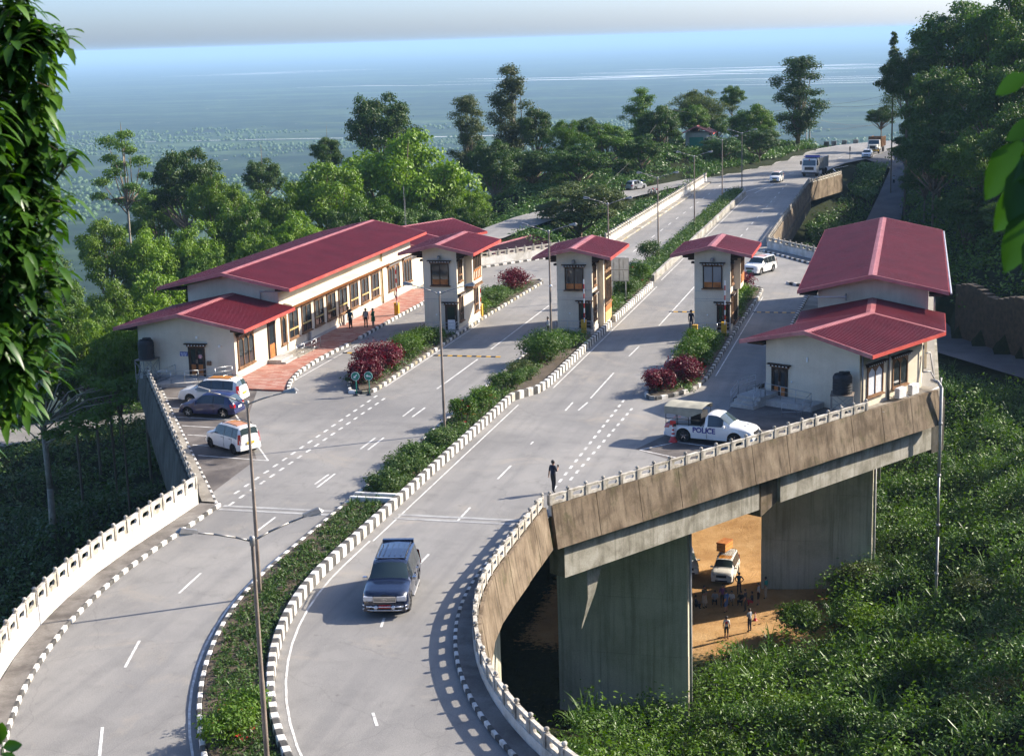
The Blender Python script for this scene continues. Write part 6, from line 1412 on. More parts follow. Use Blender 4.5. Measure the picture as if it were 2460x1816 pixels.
    if vest:
        m_ = vest; sm = MB()
        for q in range(5): sm.lathe([(.158*k, (1.02+q*.075)*k), (.16*k, (1.055+q*.075)*k)], 14)
        sm.v = [(x*.98, y*1.1, z_) for x, y, z_ in sm.v]; child('shirt_stripes', sm.mesh('shirt_stripes', m_, True), root)
    return root
def towards(a, b): return math.atan2(b[1]-a[1], b[0]-a[0])
person('person in dark uniform holding up a phone while walking near the railing corner', (-17.72, 75.1), rad(62), 'phone', 'cloth_navy', 'cloth_black', 1.76)
person('guard in dark uniform standing beside the third booth', (-16.85, 120.3), rad(-95), 'stand', 'cloth_navy', 'cloth_navy', 1.70, 'long')
person('person in dark clothes with crossed arms behind the lamp post at the middle booth', (-27.55, 116.35), rad(-150), 'folded', 'cloth_grey', 'cloth_black', 1.70, 'long')
person('person in black leaning in at the office window', (-45.25, 119.55), rad(165), 'lean', 'cloth_black', 'cloth_black', 1.72, 'long')
person('person in a petrol blue shirt standing close behind the one at the window', (-44.75, 118.35), rad(120), 'stand', 'cloth_petrol', 'cloth_black', 1.70)
person('person in a striped shirt on the red paving, seen from behind', (-43.55, 118.75), rad(95), 'stand', 'cloth_stripe', 'cloth_black', 1.73, vest='cloth_white')
person('person in a long green tunic and pale trousers on the red paving', (-43.05, 119.15), rad(170), 'folded', 'cloth_green', 'cloth_beige', 1.66, 'long', skirt=('cloth_green', 1.0, .62, .20))
person('person in a pale shirt walking on the old road by the trees', (-3.4, 268.6), rad(80), 'walk', 'cloth_grey', 'cloth_black', 1.72, z=-2.9)
for lab, loc, fc_, po, tp, lg, kw in (
    ('seated person at the pier end of the gathering in the yard', (-14.4, 104.4), 20, 'sit', 'cloth_black', 'cloth_black', {}),
    ('person in an olive top and pale wrap skirt in the yard', (-13.8, 104.6), -40, 'folded', 'cloth_olive', 'cloth_beige', dict(skirt=('cloth_beige', 1.0, .42, .24))),
    ('seated person in a pale grey shirt in the yard', (-13.15, 105.5), -90, 'sit', 'cloth_grey', 'cloth_black', {}),
    ('person in a purple top standing in front of the dusty car', (-12.55, 104.9), -70, 'stand', 'cloth_purple', 'cloth_black', {}),
    ('person in a blue shirt and blue shorts in the yard', (-12.15, 103.8), 150, 'stand', 'cloth_blue', 'cloth_blue', dict(shorts=True)),
    ('crouching person in a white shirt among the yard gathering', (-11.95, 105.5), -100, 'sit', 'cloth_white', 'cloth_khaki', {}),
    ('person in dark navy with hands on hips behind the yard gathering', (-11.65, 107.5), -95, 'hips', 'cloth_petrol', 'cloth_navy', {}),
    ('seated person in black beside the navy-clad one', (-11.3, 105.5), -100, 'sit', 'cloth_black', 'cloth_black', {}),
    ('person in a navy shirt and black trousers standing in the yard', (-10.85, 104.2), 170, 'stand', 'cloth_navy', 'cloth_black', {}),
    ('seated person in dark red near the foot of the second pier', (-10.5, 105.5), 190, 'sit', 'cloth_navy', 'cloth_red', {}),
    ('person in a grey shirt and black shorts in the yard', (-10.05, 105.5), 170, 'folded', 'cloth_grey', 'cloth_black', dict(shorts=True)),
    ('person in a teal shirt and beige trousers by the second pier', (-9.65, 106.8), 160, 'stand', 'cloth_teal', 'cloth_beige', {}),
    ('person in a white tee shirt and black shorts nearest the slope, seen from behind', (-11.55, 98.8), 95, 'stand', 'cloth_white', 'cloth_black', dict(shorts=True)),
    ('person in a grey tee shirt and dark trousers at the yard edge', (-10.15, 100.3), 140, 'folded', 'cloth_grey', 'cloth_navy', {})):
    person(lab, loc, rad(fc_), po, tp, lg, 1.70, z=Hh(*loc)+0.02, **kw)
tm = bpy.data.objects  # print on the white tee shirt
_p = [o for o in tm if o.get('label', '').startswith('person in a white tee')][0]
child('shirt_print', MB().box(-.128, -.118, -.07, .07, 1.16, 1.34).mesh('shirt_print', 'cloth_red'), _p)
_p = [o for o in tm if o.get('label', '').startswith('person in dark uniform holding')][0]
ph = thing('phone', (-17.72+.34*math.cos(rad(62))+.07*math.sin(rad(62)), 75.1+.34*math.sin(rad(62))-.07*math.cos(rad(62)), 1.36), 'small black phone held up by the uniformed walker', 'phone', rz=rad(62))
child('case', MB().cbox(-.008, .008, -.04, .04, -.08, .08, .004).mesh('case', 'black_plastic'), ph)

# ------------------------------------------------------------------ street lamps
LAMP = None
def street_lamp(loc, rz, label, h=8.35):
    global LAMP
    if LAMP is None:
        pole = MB(); pole.lathe([(.13, 0), (.13, .04), (.085, .05), (.085, h*.45), (.075, h*.46), (.055, h)], 10); pole.box(-.17, .17, -.17, .17, 0, .03)
        hub = MB(); hub.lathe([(.07, h-.22), (.085, h-.2), (.085, h+.05), (.06, h+.08), (.001, h+.1)], 10)
        arm = MB(); arm.path([(0.06, 0, h-.06), (.5, 0, h+.12), (1.15, 0, h+.32), (1.75, 0, h+.46)], [.036, .033, .03, .026], 7)
        hd = MB(); hd.add([(1.62, -.09, h+.43), (2.18, -.12, h+.53), (2.26, -.05, h+.55), (2.26, .05, h+.55), (2.18, .12, h+.53), (1.62, .09, h+.43), (1.62, -.06, h+.53), (2.1, -.07, h+.66), (2.1, .07, h+.66), (1.62, .06, h+.53)], [(0, 5, 4, 3, 2, 1), (0, 1, 7, 6), (1, 2, 7), (2, 3, 8, 7), (3, 4, 8), (4, 5, 9, 8), (6, 7, 8, 9), (5, 0, 6, 9)])
        ln = MB(); ln.box(1.78, 2.16, -.075, .075, h+.43, h+.505)
        LAMP = [pole.mesh('pole', 'rusty_pole', True, 40), hub.mesh('hub', 'galvanised', True), arm.mesh('arm', 'galvanised', True), hd.mesh('lamp_head', 'galvanised'), ln.mesh('lens', 'lamp_clear')]
    r = thing('street_lamp', loc, label, 'street lamp', 'twin-arm street lamps on the median', rz)
    child('pole', LAMP[0], r); child('hub', LAMP[1], r)
    for a in (0, math.pi):
        o = child('arm', LAMP[2], r, Matrix.Rotation(a, 4, 'Z')); hd = child('lamp_head', LAMP[3], o); child('lens', LAMP[4], hd)
    return r
street_lamp((-19.05, 41.1, 0.2), rad(38), 'nearest twin-arm street lamp, its grey pole rising in front of the planted curve')
street_lamp((-26.68, 58.0, 0.2), rad(4), 'twin-arm street lamp reaching over the boxy white taxi')
street_lamp((-26.92, 86.1, 0.2), 0, 'twin-arm street lamp in front of the first toll booth')
street_lamp((-27.05, 115.2, 0.2), 0, 'twin-arm street lamp beside the middle toll booth')
street_lamp((-26.2, 134.7, 0.2), 0, 'twin-arm street lamp behind the middle toll booth roof')
street_lamp((-25.8, 159.8, 0.2), 0, 'twin-arm street lamp in front of the far bridge, next to a round bush')
street_lamp((-25.85, 187.8, 0.2), 0, 'twin-arm street lamp halfway along the far bridge')
street_lamp((-25.9, 216.4, 0.2), 0, 'twin-arm street lamp near the end of the far bridge')
street_lamp((-24.7, 230.6, 0.2), 0, 'last twin-arm street lamp at the tip of the far median')
MB_cam = MB().ball((-27.05+.12, 115.0, 4.35), .11, 8, 5); o = thing('security_camera', (-26.95, 115.1, 4.3), 'small white camera on the lamp pole at the middle booth', 'camera'); MB_cam.build('camera_ball', 'sign_white', o, True); MB().tube((-27.05, 115.2, 4.4), (-26.93, 115.0, 4.4), .02).build('bracket', 'galvanised', o)

# ------------------------------------------------------------------ barriers, signs, cone, tanks
def barrier(loc, label, pole=True, lean=0.0):
    r = thing('boom_barrier', loc, label, 'barrier', 'yellow boom barriers')
    child('cabinet', MB().cbox(-.19, .19, -.16, .16, 0, 1.0, .03).mesh('cabinet', 'barrier_yellow'), r)
    child('cabinet_door', MB().box(-.15, .15, -.172, -.162, .12, .72).mesh('cabinet_door', 'barrier_yellow'), r)
    child('cap', MB().cbox(-.21, .21, -.18, .18, 1.0, 1.06, .02).mesh('cap', 'barrier_yellow'), r)
    if pole:
        for i in range(9):
            z0 = .9+i*.38; child('boom_section', MB().box(.10+lean*(z0-.9)-.04, .10+lean*(z0-.9)+.04, -.23, -.19, z0, z0+.378).mesh('boom_section', 'signal_red' if i % 2 else 'sign_white'), r)
    return r
barrier((-42.85, 124.7, .12), 'yellow boom barrier with raised boom on the red paving')
barrier((-35.25, 124.2, .2), 'yellow boom barrier with raised striped boom behind the first booth')
barrier((-24.95, 117.55, .2), 'yellow boom barrier with striped boom upright before the middle booth')
barrier((-16.0, 116.3, .2), 'squat yellow barrier cabinet without a boom in the third booth island', False)
barrier((-13.95, 117.6, .2), 'yellow boom barrier with striped boom upright before the third booth')
def round_sign(loc, label, arrow):
    r = thing('road_sign', loc, label, 'road sign', 'round green direction signs')
    child('post', MB().tube((0, 0, 0), (0, 0, 1.35), .035, n=8).mesh('post', 'sign_green', True), r); child('foot', MB().lathe([(.22, 0), (.22, .06), (.06, .12)], 10).mesh('foot', 'black_plastic', True), r)
    d = child('disc', MB().lathe([(.001, -.03), (.30, -.03), (.30, .0), (.001, .0)], 20, 'y', (0, -.045, 1.32)).mesh('disc', 'sign_green'), r)
    rim = MB(); rim.lathe([(.275, -.034), (.30, -.034)], 20, 'y', (0, -.045, 1.32)); child('rim', rim.mesh('rim', 'sign_white'), d)
    a = MB(Matrix.Translation((0, -.082, 1.32)) @ Matrix.Rotation(arrow, 4, 'Y')); a.add([(-.035, 0, -.17), (.035, 0, -.17), (.035, 0, .05), (.10, 0, .05), (0, 0, .18), (-.10, 0, .05), (-.035, 0, .05)], [(0, 1, 2, 3, 4, 5, 6)]); child('arrow', a.mesh('arrow', 'sign_white'), d)
round_sign((-35.85, 95.25, 0), 'round green sign with a white slanting arrow at the island nose, nearer the office', rad(-135))
round_sign((-35.0, 95.45, 0), 'round green sign with a white sideways arrow at the island nose, nearer the lamp post', rad(-80))
def panel_sign():
    r = thing('road_sign', (-24.6, 132.2, .2), 'large grey metal back of a road sign panel on two posts', 'road sign')
    MB().box(-25.65, -23.95, 132.14, 132.18, 2.05, 4.12).build('panel', 'aluminium', r)
    f = MB()
    for x in (-25.66, -24.82, -23.99): f.box(x, x+.05, 132.07, 132.135, 2.05, 4.12)
    for z in (2.05, 3.03, 4.07): f.box(-25.66, -23.94, 132.08, 132.13, z, z+.05)
    for x in (-25.3, -24.45):
        for z in (2.15, 3.15): f.box(x, x+.035, 132.09, 132.135, z, z+.8)
    f.build('stiffener', 'galvanised', r)
    for x in (-25.45, -24.25): MB().tube((x, 132.22, 0.2), (x, 132.22, 4.0), .05).build('post', 'aluminium', r, True)
panel_sign()
def cone(loc, label, s=1.0, z=0.0, top=True):
    r = thing('traffic_cone', (loc[0], loc[1], z), label, 'traffic cone'); 
    child('base', MB().lathe([(.26*s, 0), (.26*s, .04*s), (.22*s, .08*s), (.14*s, .26*s), (.11*s, .34*s)], 14).mesh('base', 'signal_red', True, 40), r)
    for i in range(5):
        z0 = .34+i*.11; r0 = .11-.012*i; child('band', MB().lathe([(r0*s, z0*s), ((r0-.012)*s, (z0+.11)*s)], 14).mesh('band', 'sign_white' if i % 2 == 0 else 'signal_red', True), r)
    child('tip', MB().lathe([(.05*s, .89*s), (.04*s, 1.0*s), (.001, 1.01*s)], 10).mesh('tip', 'signal_red', True), r)
    if top: child('topper', MB().box(-.17, .17, -.02, .02, 1.0, 1.26).mesh('topper', 'signal_red'), r); child('topper_plate', MB().box(.02, .19, -.05, -.03, .93, 1.08).mesh('topper_plate', 'black_plastic'), r)
cone((-13.15, 86.15), 'red and white traffic cone with a board on top behind the police pickup')
cone((-10.0, 102.6), 'small orange cone on the yard edge near the slope', .6, Hh(-10.0, 102.6), False)
def water_tank(loc, zt, label, r0, h):
    r = thing('water_tank', loc, label, 'water tank', 'black plastic water tanks')
    s = r0*1.0; p = [(.001, zt), (s, zt), (s*1.02, zt+.06)]; n = 6
    for i in range(n):
        z = zt+.08+i*(h-.25)/n; p += [(s, z), (s*1.035, z+.06), (s*1.035, z+.10), (s, z+.16)]
    p += [(s, zt+h-.14), (s*.86, zt+h), (s*.40, zt+h+.04), (s*.40, zt+h+.14), (.001, zt+h+.15)]
    child('drum', MB().lathe(p, 22).mesh('drum', 'tank_black', True, 50), r); child('lid', MB().lathe([(.001, zt+h+.2), (s*.30, zt+h+.2), (s*.32, zt+h+.12)], 14, 'z', (s*.45, 0, -.04)).mesh('lid', 'tank_black'), r)
    w = r0*1.12; L = MB()
    for x in (-w, w):
        for y in (-w, w): L.box(x-.025, x+.025, y-.025, y+.025, 0, zt-.05)
    child('stand_leg', L.mesh('stand_leg', 'galvanised'), r) if False else None
    for x in (-w, w):
        for y in (-w, w): child('stand_leg', MB().box(x-.025, x+.025, y-.025, y+.025, 0, zt-.05).mesh('stand_leg', 'galvanised'), r)
    b = MB(); b.box(-w-.05, w+.05, -w-.05, w+.05, zt-.05, zt-.005); child('platform', b.mesh('platform', 'rusty_pole'), r)
    for a, c in (((-w, -w), (w, -w)), ((w, -w), (w, w)), ((w, w), (-w, w)), ((-w, w), (-w, -w))):
        child('brace', MB().tube((*a, .15), (*c, zt-.1), .018, n=5).tube((*c, .15), (*a, zt-.1), .018, n=5).tube((*a, zt*.35), (*c, zt*.35), .016, n=5).mesh('brace', 'galvanised'), r)
water_tank((-52.45, 97.75, 0), 1.62, 'black ribbed water tank on a thin stand at the left office corner', .55, 1.35)
water_tank((-3.95, 93.95, 0.0), 1.35, 'black ribbed water tank on a braced stand in front of the right office wall', .58, 1.2)
# rubber speed bumps, each segment a piece
def bump_(x0, x1, y, label):
    r = thing('speed_bump', (x0, y, 0), label, 'speed bump', 'yellow and black speed bumps'); n = max(2, round((x1-x0)/.36)); w = (x1-x0)/n
    for i in range(n):
        m = MB(); X = x0+i*w; m.add([(X+.005, y-.18, .004), (X+w-.005, y-.18, .004), (X+w-.005, y-.07, .05), (X+.005, y-.07, .05), (X+.005, y+.07, .05), (X+w-.005, y+.07, .05), (X+.005, y+.18, .004), (X+w-.005, y+.18, .004)], [(0, 1, 2, 3), (3, 2, 5, 4), (4, 5, 7, 6)])
        m.build('bump_segment', 'barrier_yellow' if i % 2 else 'black_plastic', r)
bump_(-41.9, -38.6, 108.9, 'speed bump across the lane beside the red paving')
bump_(-34.6, -29.4, 108.7, 'speed bump in front of the first and middle booths')
bump_(-19.9, -16.9, 128.8, 'speed bump behind the third booth, on the median side')
bump_(-12.9, -9.4, 129.2, 'speed bump in the lane of the right-hand office')

# ------------------------------------------------------------------ poles, wires, small house, tarpaulin
def catenary(a, b, sag, n=14):
    A = Vector(a); B = Vector(b); return [tuple(A.lerp(B, i/n)-Vector((0, 0, sag*4*(i/n)*(1-i/n)))) for i in range(n+1)]
def pole(loc, h, label, extra=None):
    z = Hh(*loc); r = thing('utility_pole', (loc[0], loc[1], z), label, 'utility pole')
    child('post', MB().tube((0, 0, -.5), (0, 0, h), .19, .13, 8).mesh('post', 'pipe_grey', True), r)
    child('cross_arm', MB().box(-.7, .7, -.04, .04, h-.55, h-.45).mesh('cross_arm', 'galvanised'), r)
    for x in (-.6, .6): child('insulator', MB().lathe([(.03, h-.45), (.05, h-.40), (.03, h-.34), (.045, h-.3), (.001, h-.26)], 8, 'z', (x, 0, 0)).mesh('insulator', 'sign_white', True), r)
    if extra: child('transformer_box', MB().cbox(-.25, .25, -.35, -.1, h*.4, h*.4+.6, .03).mesh('transformer_box', 'sign_white'), r)
    return z+h
z1 = pole((-20.6, 317.4), 9.3, 'tall grey utility pole with wires at the roadside bend', True)
z2 = pole((-21.4, 320.2), 4.6, 'short thin pole beside the tall utility pole')
z3 = pole((-42.2, 272.0), 7.2, 'pale utility pole standing on the bank below the small house')
for i, (a, b, s) in enumerate((((-20.6, 317.4, z1-.6), (-3, 336, 8.2), .9), ((-20.6, 317.4, z1-3.2), (-6, 331, 3.6), .8), ((-20.6, 317.4, z1-5.4), (-5, 332, 4.3), .7), ((-20.6, 317.4, z1-1.0), (-1, 338, 10.6), .7), ((-42.2, 272, z3-.4), (-20.6, 317.4, z1-.5), 1.5))):
    o = MB().path(catenary(a, b, s), .022, 5).build('overhead_wire', 'wire'); tag(o, ['highest sagging wire from the tall roadside pole', 'lowest slack wire from the tall roadside pole', 'second lowest wire from the tall roadside pole', 'thin upper wire from the tall roadside pole to the hillside', 'wire running from the pale bank pole over the trees'][i], 'wire', 'overhead wires')
o = MB().path([(-42.2, 272, z3-.5), (-43.9, 243, 3.2), (-45.2, 224, .4)], .02, 5).build('guy_wire', 'wire'); tag(o, 'taut guy wire slanting down from the bank pole past the silver car', 'wire')
r = thing('marker_post', (-11.5, 288.9, 0), 'slim black marker post standing on the road bend', 'post'); child('post', MB().tube((0, 0, 0), (0, 0, 2.2), .05).mesh('post', 'black_plastic', True), r); child('plate', MB().box(-.12, .12, -.07, -.05, 1.4, 2.2).mesh('plate', 'black_plastic'), r)
for i, (x, y) in enumerate(((-17.6, 324.0), (-16.2, 325.4), (-14.2, 327.5), (-12.0, 329.2))):
    o = MB().cbox(x-.5, x+.5, y-.25, y+.25, -.3, .75, .08).build('marker_stone', 'kerb_plain' if i else 'concrete_dark'); tag(o, ['dark guard stone on the outer road edge, nearest the tall pole', 'second pale guard stone from the tall pole', 'third pale guard stone from the tall pole', 'pale guard stone farthest from the tall pole'][i], 'guard stone', 'guard stones on the outer road edge')
hz = Hh(-37.5, 278)
r = thing('house', (-37.5, 278, hz), 'small tin-roofed house with a green door half hidden in the trees', 'house')
MB().box(-39.6, -35.4, 276.5, 280.5, hz-1, hz+3.0).build('wall', 'wall_plinth', r); gable_roof(r, [(-40.4, 275.6, hz+2.9), (-40.4, 281.2, hz+2.9)], [(-37.5, 275.6, hz+4.2), (-37.5, 281.2, hz+4.2)], [(-34.6, 275.6, hz+2.9), (-34.6, 281.2, hz+2.9)], mat='roof_maroon')
MB().box(-38.9, -36.4, 276.4, 276.49, hz, hz+2.2).build('door', 'sign_green', r); MB().box(-36.2, -35.6, 276.42, 276.49, hz+1.0, hz+2.0).build('window', 'glass_dark', r)
t = MB(); t.add([(-42.2, 242.3, 0), (-40.9, 242.9, 0), (-41.3, 244.1, 0), (-42.6, 243.5, 0), (-42.0, 242.6, .75), (-41.3, 242.9, .9), (-41.5, 243.6, .8), (-42.2, 243.3, .65)], [(4, 5, 6, 7), (0, 1, 5, 4), (1, 2, 6, 5), (2, 3, 7, 6), (3, 0, 4, 7)]); o = t.build('tarpaulin', 'tarp_blue'); tag(o, 'crumpled bright blue tarpaulin heaped beside the silver car', 'tarpaulin')
r = thing('mast', (-54.5, 163.0, Hh(-54.5, 163)), 'thin metal mast rising behind the rear office roof', 'mast'); MB().tube((-54.5, 163, -8), (-54.6, 163, 7.5), .05, .03).build('rod', 'galvanised', r); MB().tube((-54.3, 163.0, -8), (-54.5, 163, 6.2), .02).build('stay', 'galvanised', r)
# ------------------------------------------------------------------ foliage kit
def unit(a): return a/np.maximum(1e-9, np.linalg.norm(a, axis=-1, keepdims=True))
def leaf_quads(c, nrm, L, Wd, rng, axis=None):
    """rhombic leaves: centres, normals -> vertices (4 per leaf)"""
    n = len(c); nrm = unit(nrm)
    t = axis if axis is not None else rng.normal(size=(n, 3))
    t = unit(t-nrm*(t*nrm).sum(1, keepdims=True)); b = np.cross(nrm, t)
    L = np.asarray(L).reshape(-1, 1); Wd = np.asarray(Wd).reshape(-1, 1)
    v = np.stack([c-t*L*0.5, c+b*Wd*0.5-t*L*0.06+nrm*L*0.06, c+t*L*0.5-nrm*L*0.05, c-b*Wd*0.5-t*L*0.06+nrm*L*0.06], 1)
    return v.reshape(-1, 3)
def quads(nv): return np.arange(nv).reshape(-1, 4)
def lobe_leaves(rng, cen, r, n, flat=0.75, shell=0.5, droop=0.0):
    d = unit(rng.normal(size=(n, 3))); d[:, 2] = np.where((d[:, 2] < -0.35) & (rng.random(n) < 0.7), -d[:, 2], d[:, 2])
    rr = shell+(1-shell)*rng.random(n)**0.6; rr = rr*(1+0.16*rng.normal(size=n))
    p = cen+d*(rr[:, None])*np.array([r, r, r*flat]); nm = d+0.55*rng.normal(size=(n, 3))+np.array([0, 0, 0.45-droop])
    return p, nm
TREES = {}
def crown_proto(kind, seed):
    """crown about 10 m across standing on z = 0; returns crown and limb meshes and the crown height"""
    k = (kind, seed)
    if k in TREES: return TREES[k]
    rng = np.random.default_rng(seed*71+hash_name(kind)); P = []; Nn = []; limbs = MB(); size = 0.33; wid = 0.55
    def lobe(c, r, n, **kw):
        p, nm = lobe_leaves(rng, np.array(c), r, n, **kw); P.append(p); Nn.append(nm)
    def limb(c, r0=0.16):
        a = Vector((0, 0, rng.uniform(-1.0, 1.2))); b = Vector(c); m = a.lerp(b, .5)+Vector((rng.normal()*.3, rng.normal()*.3, -.3)); limbs.path([a, m, b], [r0, r0*.6, r0*.2], 6)
    if kind == 'round':
        Hc = 8.5; ph = rng.random(4)*6.28
        for i in range(66):
            u, a = rng.random(), rng.random()*2*math.pi; z = -0.40+1.40*u; q = math.sqrt(max(0.02, 1-min(1, abs(z))**2)); R = rng.uniform(.60, 1.0)*(1+.16*math.sin(2*a+ph[0])+.12*math.sin(3*a+ph[1]+2*z))
            c = (4.5*R*q*math.cos(a), 4.5*R*q*math.sin(a), 3.6+4.0*z*min(1.06, R+.06)); r = rng.uniform(.65, 1.4)*(1 if R > .8 else 1.2); lobe(c, r, int(165*r*r)+55, flat=.66, shell=.35)
            if i % 4 == 0: limb(c)
        lobe((0, 0, 3.6), 2.6, 900, shell=.4)
    elif kind == 'tall':
        Hc = 15.0; ph = rng.random(4)*6.28
        for i in range(64):
            z = rng.random(); a = rng.random()*2*math.pi; q = (0.30+0.70*math.sin(math.pi*min(1, z*0.80+0.16)))*rng.uniform(.15, 1.0)*(1+.2*math.sin(2*a+6*z+ph[0])); r = rng.uniform(.9, 1.65)
            c = (3.5*q*math.cos(a), 3.5*q*math.sin(a), .8+12.9*z); lobe(c, r, int(125*r*r)+80, flat=.75, shell=.3)
            if i % 4 == 0: limb(c, .14)
        limbs.path([(0, 0, -1), (0.2, 0.1, 6), (0, 0.2, 13)], [.3, .2, .05], 7)
    elif kind == 'umbrella':
        Hc = 9.0
        for i in range(15):
            z = [8.2, 7.4, 7.0, 6.4, 5.6, 5.2, 4.6, 4.0, 3.4, 2.8, 2.4, 1.8, 1.4, 0.9, .5][i]; a = i*2.4; q = rng.uniform(1.2, 4.2) if i > 0 else .4; r = rng.uniform(1.1, 1.9)
            c = (q*math.cos(a), q*math.sin(a), z); lobe(c, r, 520, flat=.42, shell=.3); limb(c, .13)
    elif kind == 'bamboo':
        Hc = 10.0; size = 0.42; wid = .22
        for i in range(30):
            a = rng.random()*2*math.pi; q = rng.uniform(.3, 1)*4.6; z = 9.2-q*rng.uniform(.5, 1.3); pts = np.linspace(0, 1, 7)
            for t in pts[2:]:
                c = (q*t**1.6*math.cos(a), q*t**1.6*math.sin(a), z*min(1, t*1.15)-1.6*max(0, t-.75)*4*.6); lobe(c, .75, 95, flat=.9, shell=.1, droop=.9)
            limbs.path([(rng.normal()*.3, rng.normal()*.3, -2), (q*.15*math.cos(a), q*.15*math.sin(a), z*.6), (q*.7*math.cos(a), q*.7*math.sin(a), z)], [.07, .05, .02], 5)
    else:
        Hc = 22.0
        for i in range(26):
            z = i/25; q = (1-z)**.75*3.6+.4
            for j in range(4):
                a = i*1.3+j*math.pi/2+rng.normal()*.2; lobe((q*.55*math.cos(a), q*.55*math.sin(a), .5+20.5*z+rng.normal()*.3), max(.7, q*.5), 120, flat=.75, shell=.2, droop=.4)
        limbs.path([(0, 0, -1), (0, 0, 21)], [.25, .04], 7)
    P = np.concatenate(P); Nn = np.concatenate(Nn); n = len(P); s = size*rng.uniform(.6, 1.25, n)
    v = leaf_quads(P, Nn, s, s*wid, rng)
    me = np_mesh('crown', v, quads(len(v)), None); TREES[k] = (me, limbs.mesh('limbs', 'bark', True), Hc, {}); return TREES[k]
def hash_name(s): return sum(ord(c)*(i+3) for i, c in enumerate(s))
TRUNK = {}
def trunk_mesh(mat):
    if mat not in TRUNK:
        m = MB(); pts = [(0, 0, 0, 1.25), (.02, 0, .06, 1.0), (.05, .03, .3, .86), (-.03, .06, .62, .74), (0, 0, 1.0, .6)]
        m.path([(p[0]*3, p[1]*3, p[2]) for p in pts], [p[3] for p in pts], 9); TRUNK[mat] = m.mesh('trunk', mat, True)
    return TRUNK[mat]
def tree(kind, x, y, ztop, width, mat, label, seed, group=None, stretch=1.0, bark='bark', name='tree'):
    me, lm, Hc, var = crown_proto(kind, seed)
    if not len(me.materials): me.materials.append(MATS[mat])
    z0 = Hh(x, y)-0.4; base_w = {'round': 10.6, 'tall': 9.0, 'umbrella': 9.5, 'bamboo': 10.5, 'conifer': 7.5}[kind]
    s = width/base_w; sz = s*stretch; hc = Hc*sz
    if ztop-hc < z0+0.15*(ztop-z0): sz = (ztop-z0)*0.85/Hc; hc = Hc*sz; s = min(s, sz*1.6) if s > sz*1.6 else s
    zc = ztop-hc; r = thing(name, (x, y, z0), label, 'tree', group, (x*7.3+y*3.1) % 6.28)
    t = child('trunk', trunk_mesh(bark), r); t.scale = (.055*s+.14*s, .055*s+.14*s, zc-z0+hc*.35)
    child('limbs', lm, r, Matrix.Translation((0, 0, zc-z0)) @ Matrix.Diagonal((s, s, sz, 1)))
    cr_ = child('crown', me, r, Matrix.Translation((0, 0, zc-z0)) @ Matrix.Diagonal((s, s, sz, 1)))
    cr_.material_slots[0].link = 'OBJECT'; cr_.material_slots[0].material = MATS[mat]
    return r
FOREST = 'trees of the forest behind the long office'; RIDGE = 'trees on the rise beside the far bridge'; HILL = 'trees on the shaded hillside'
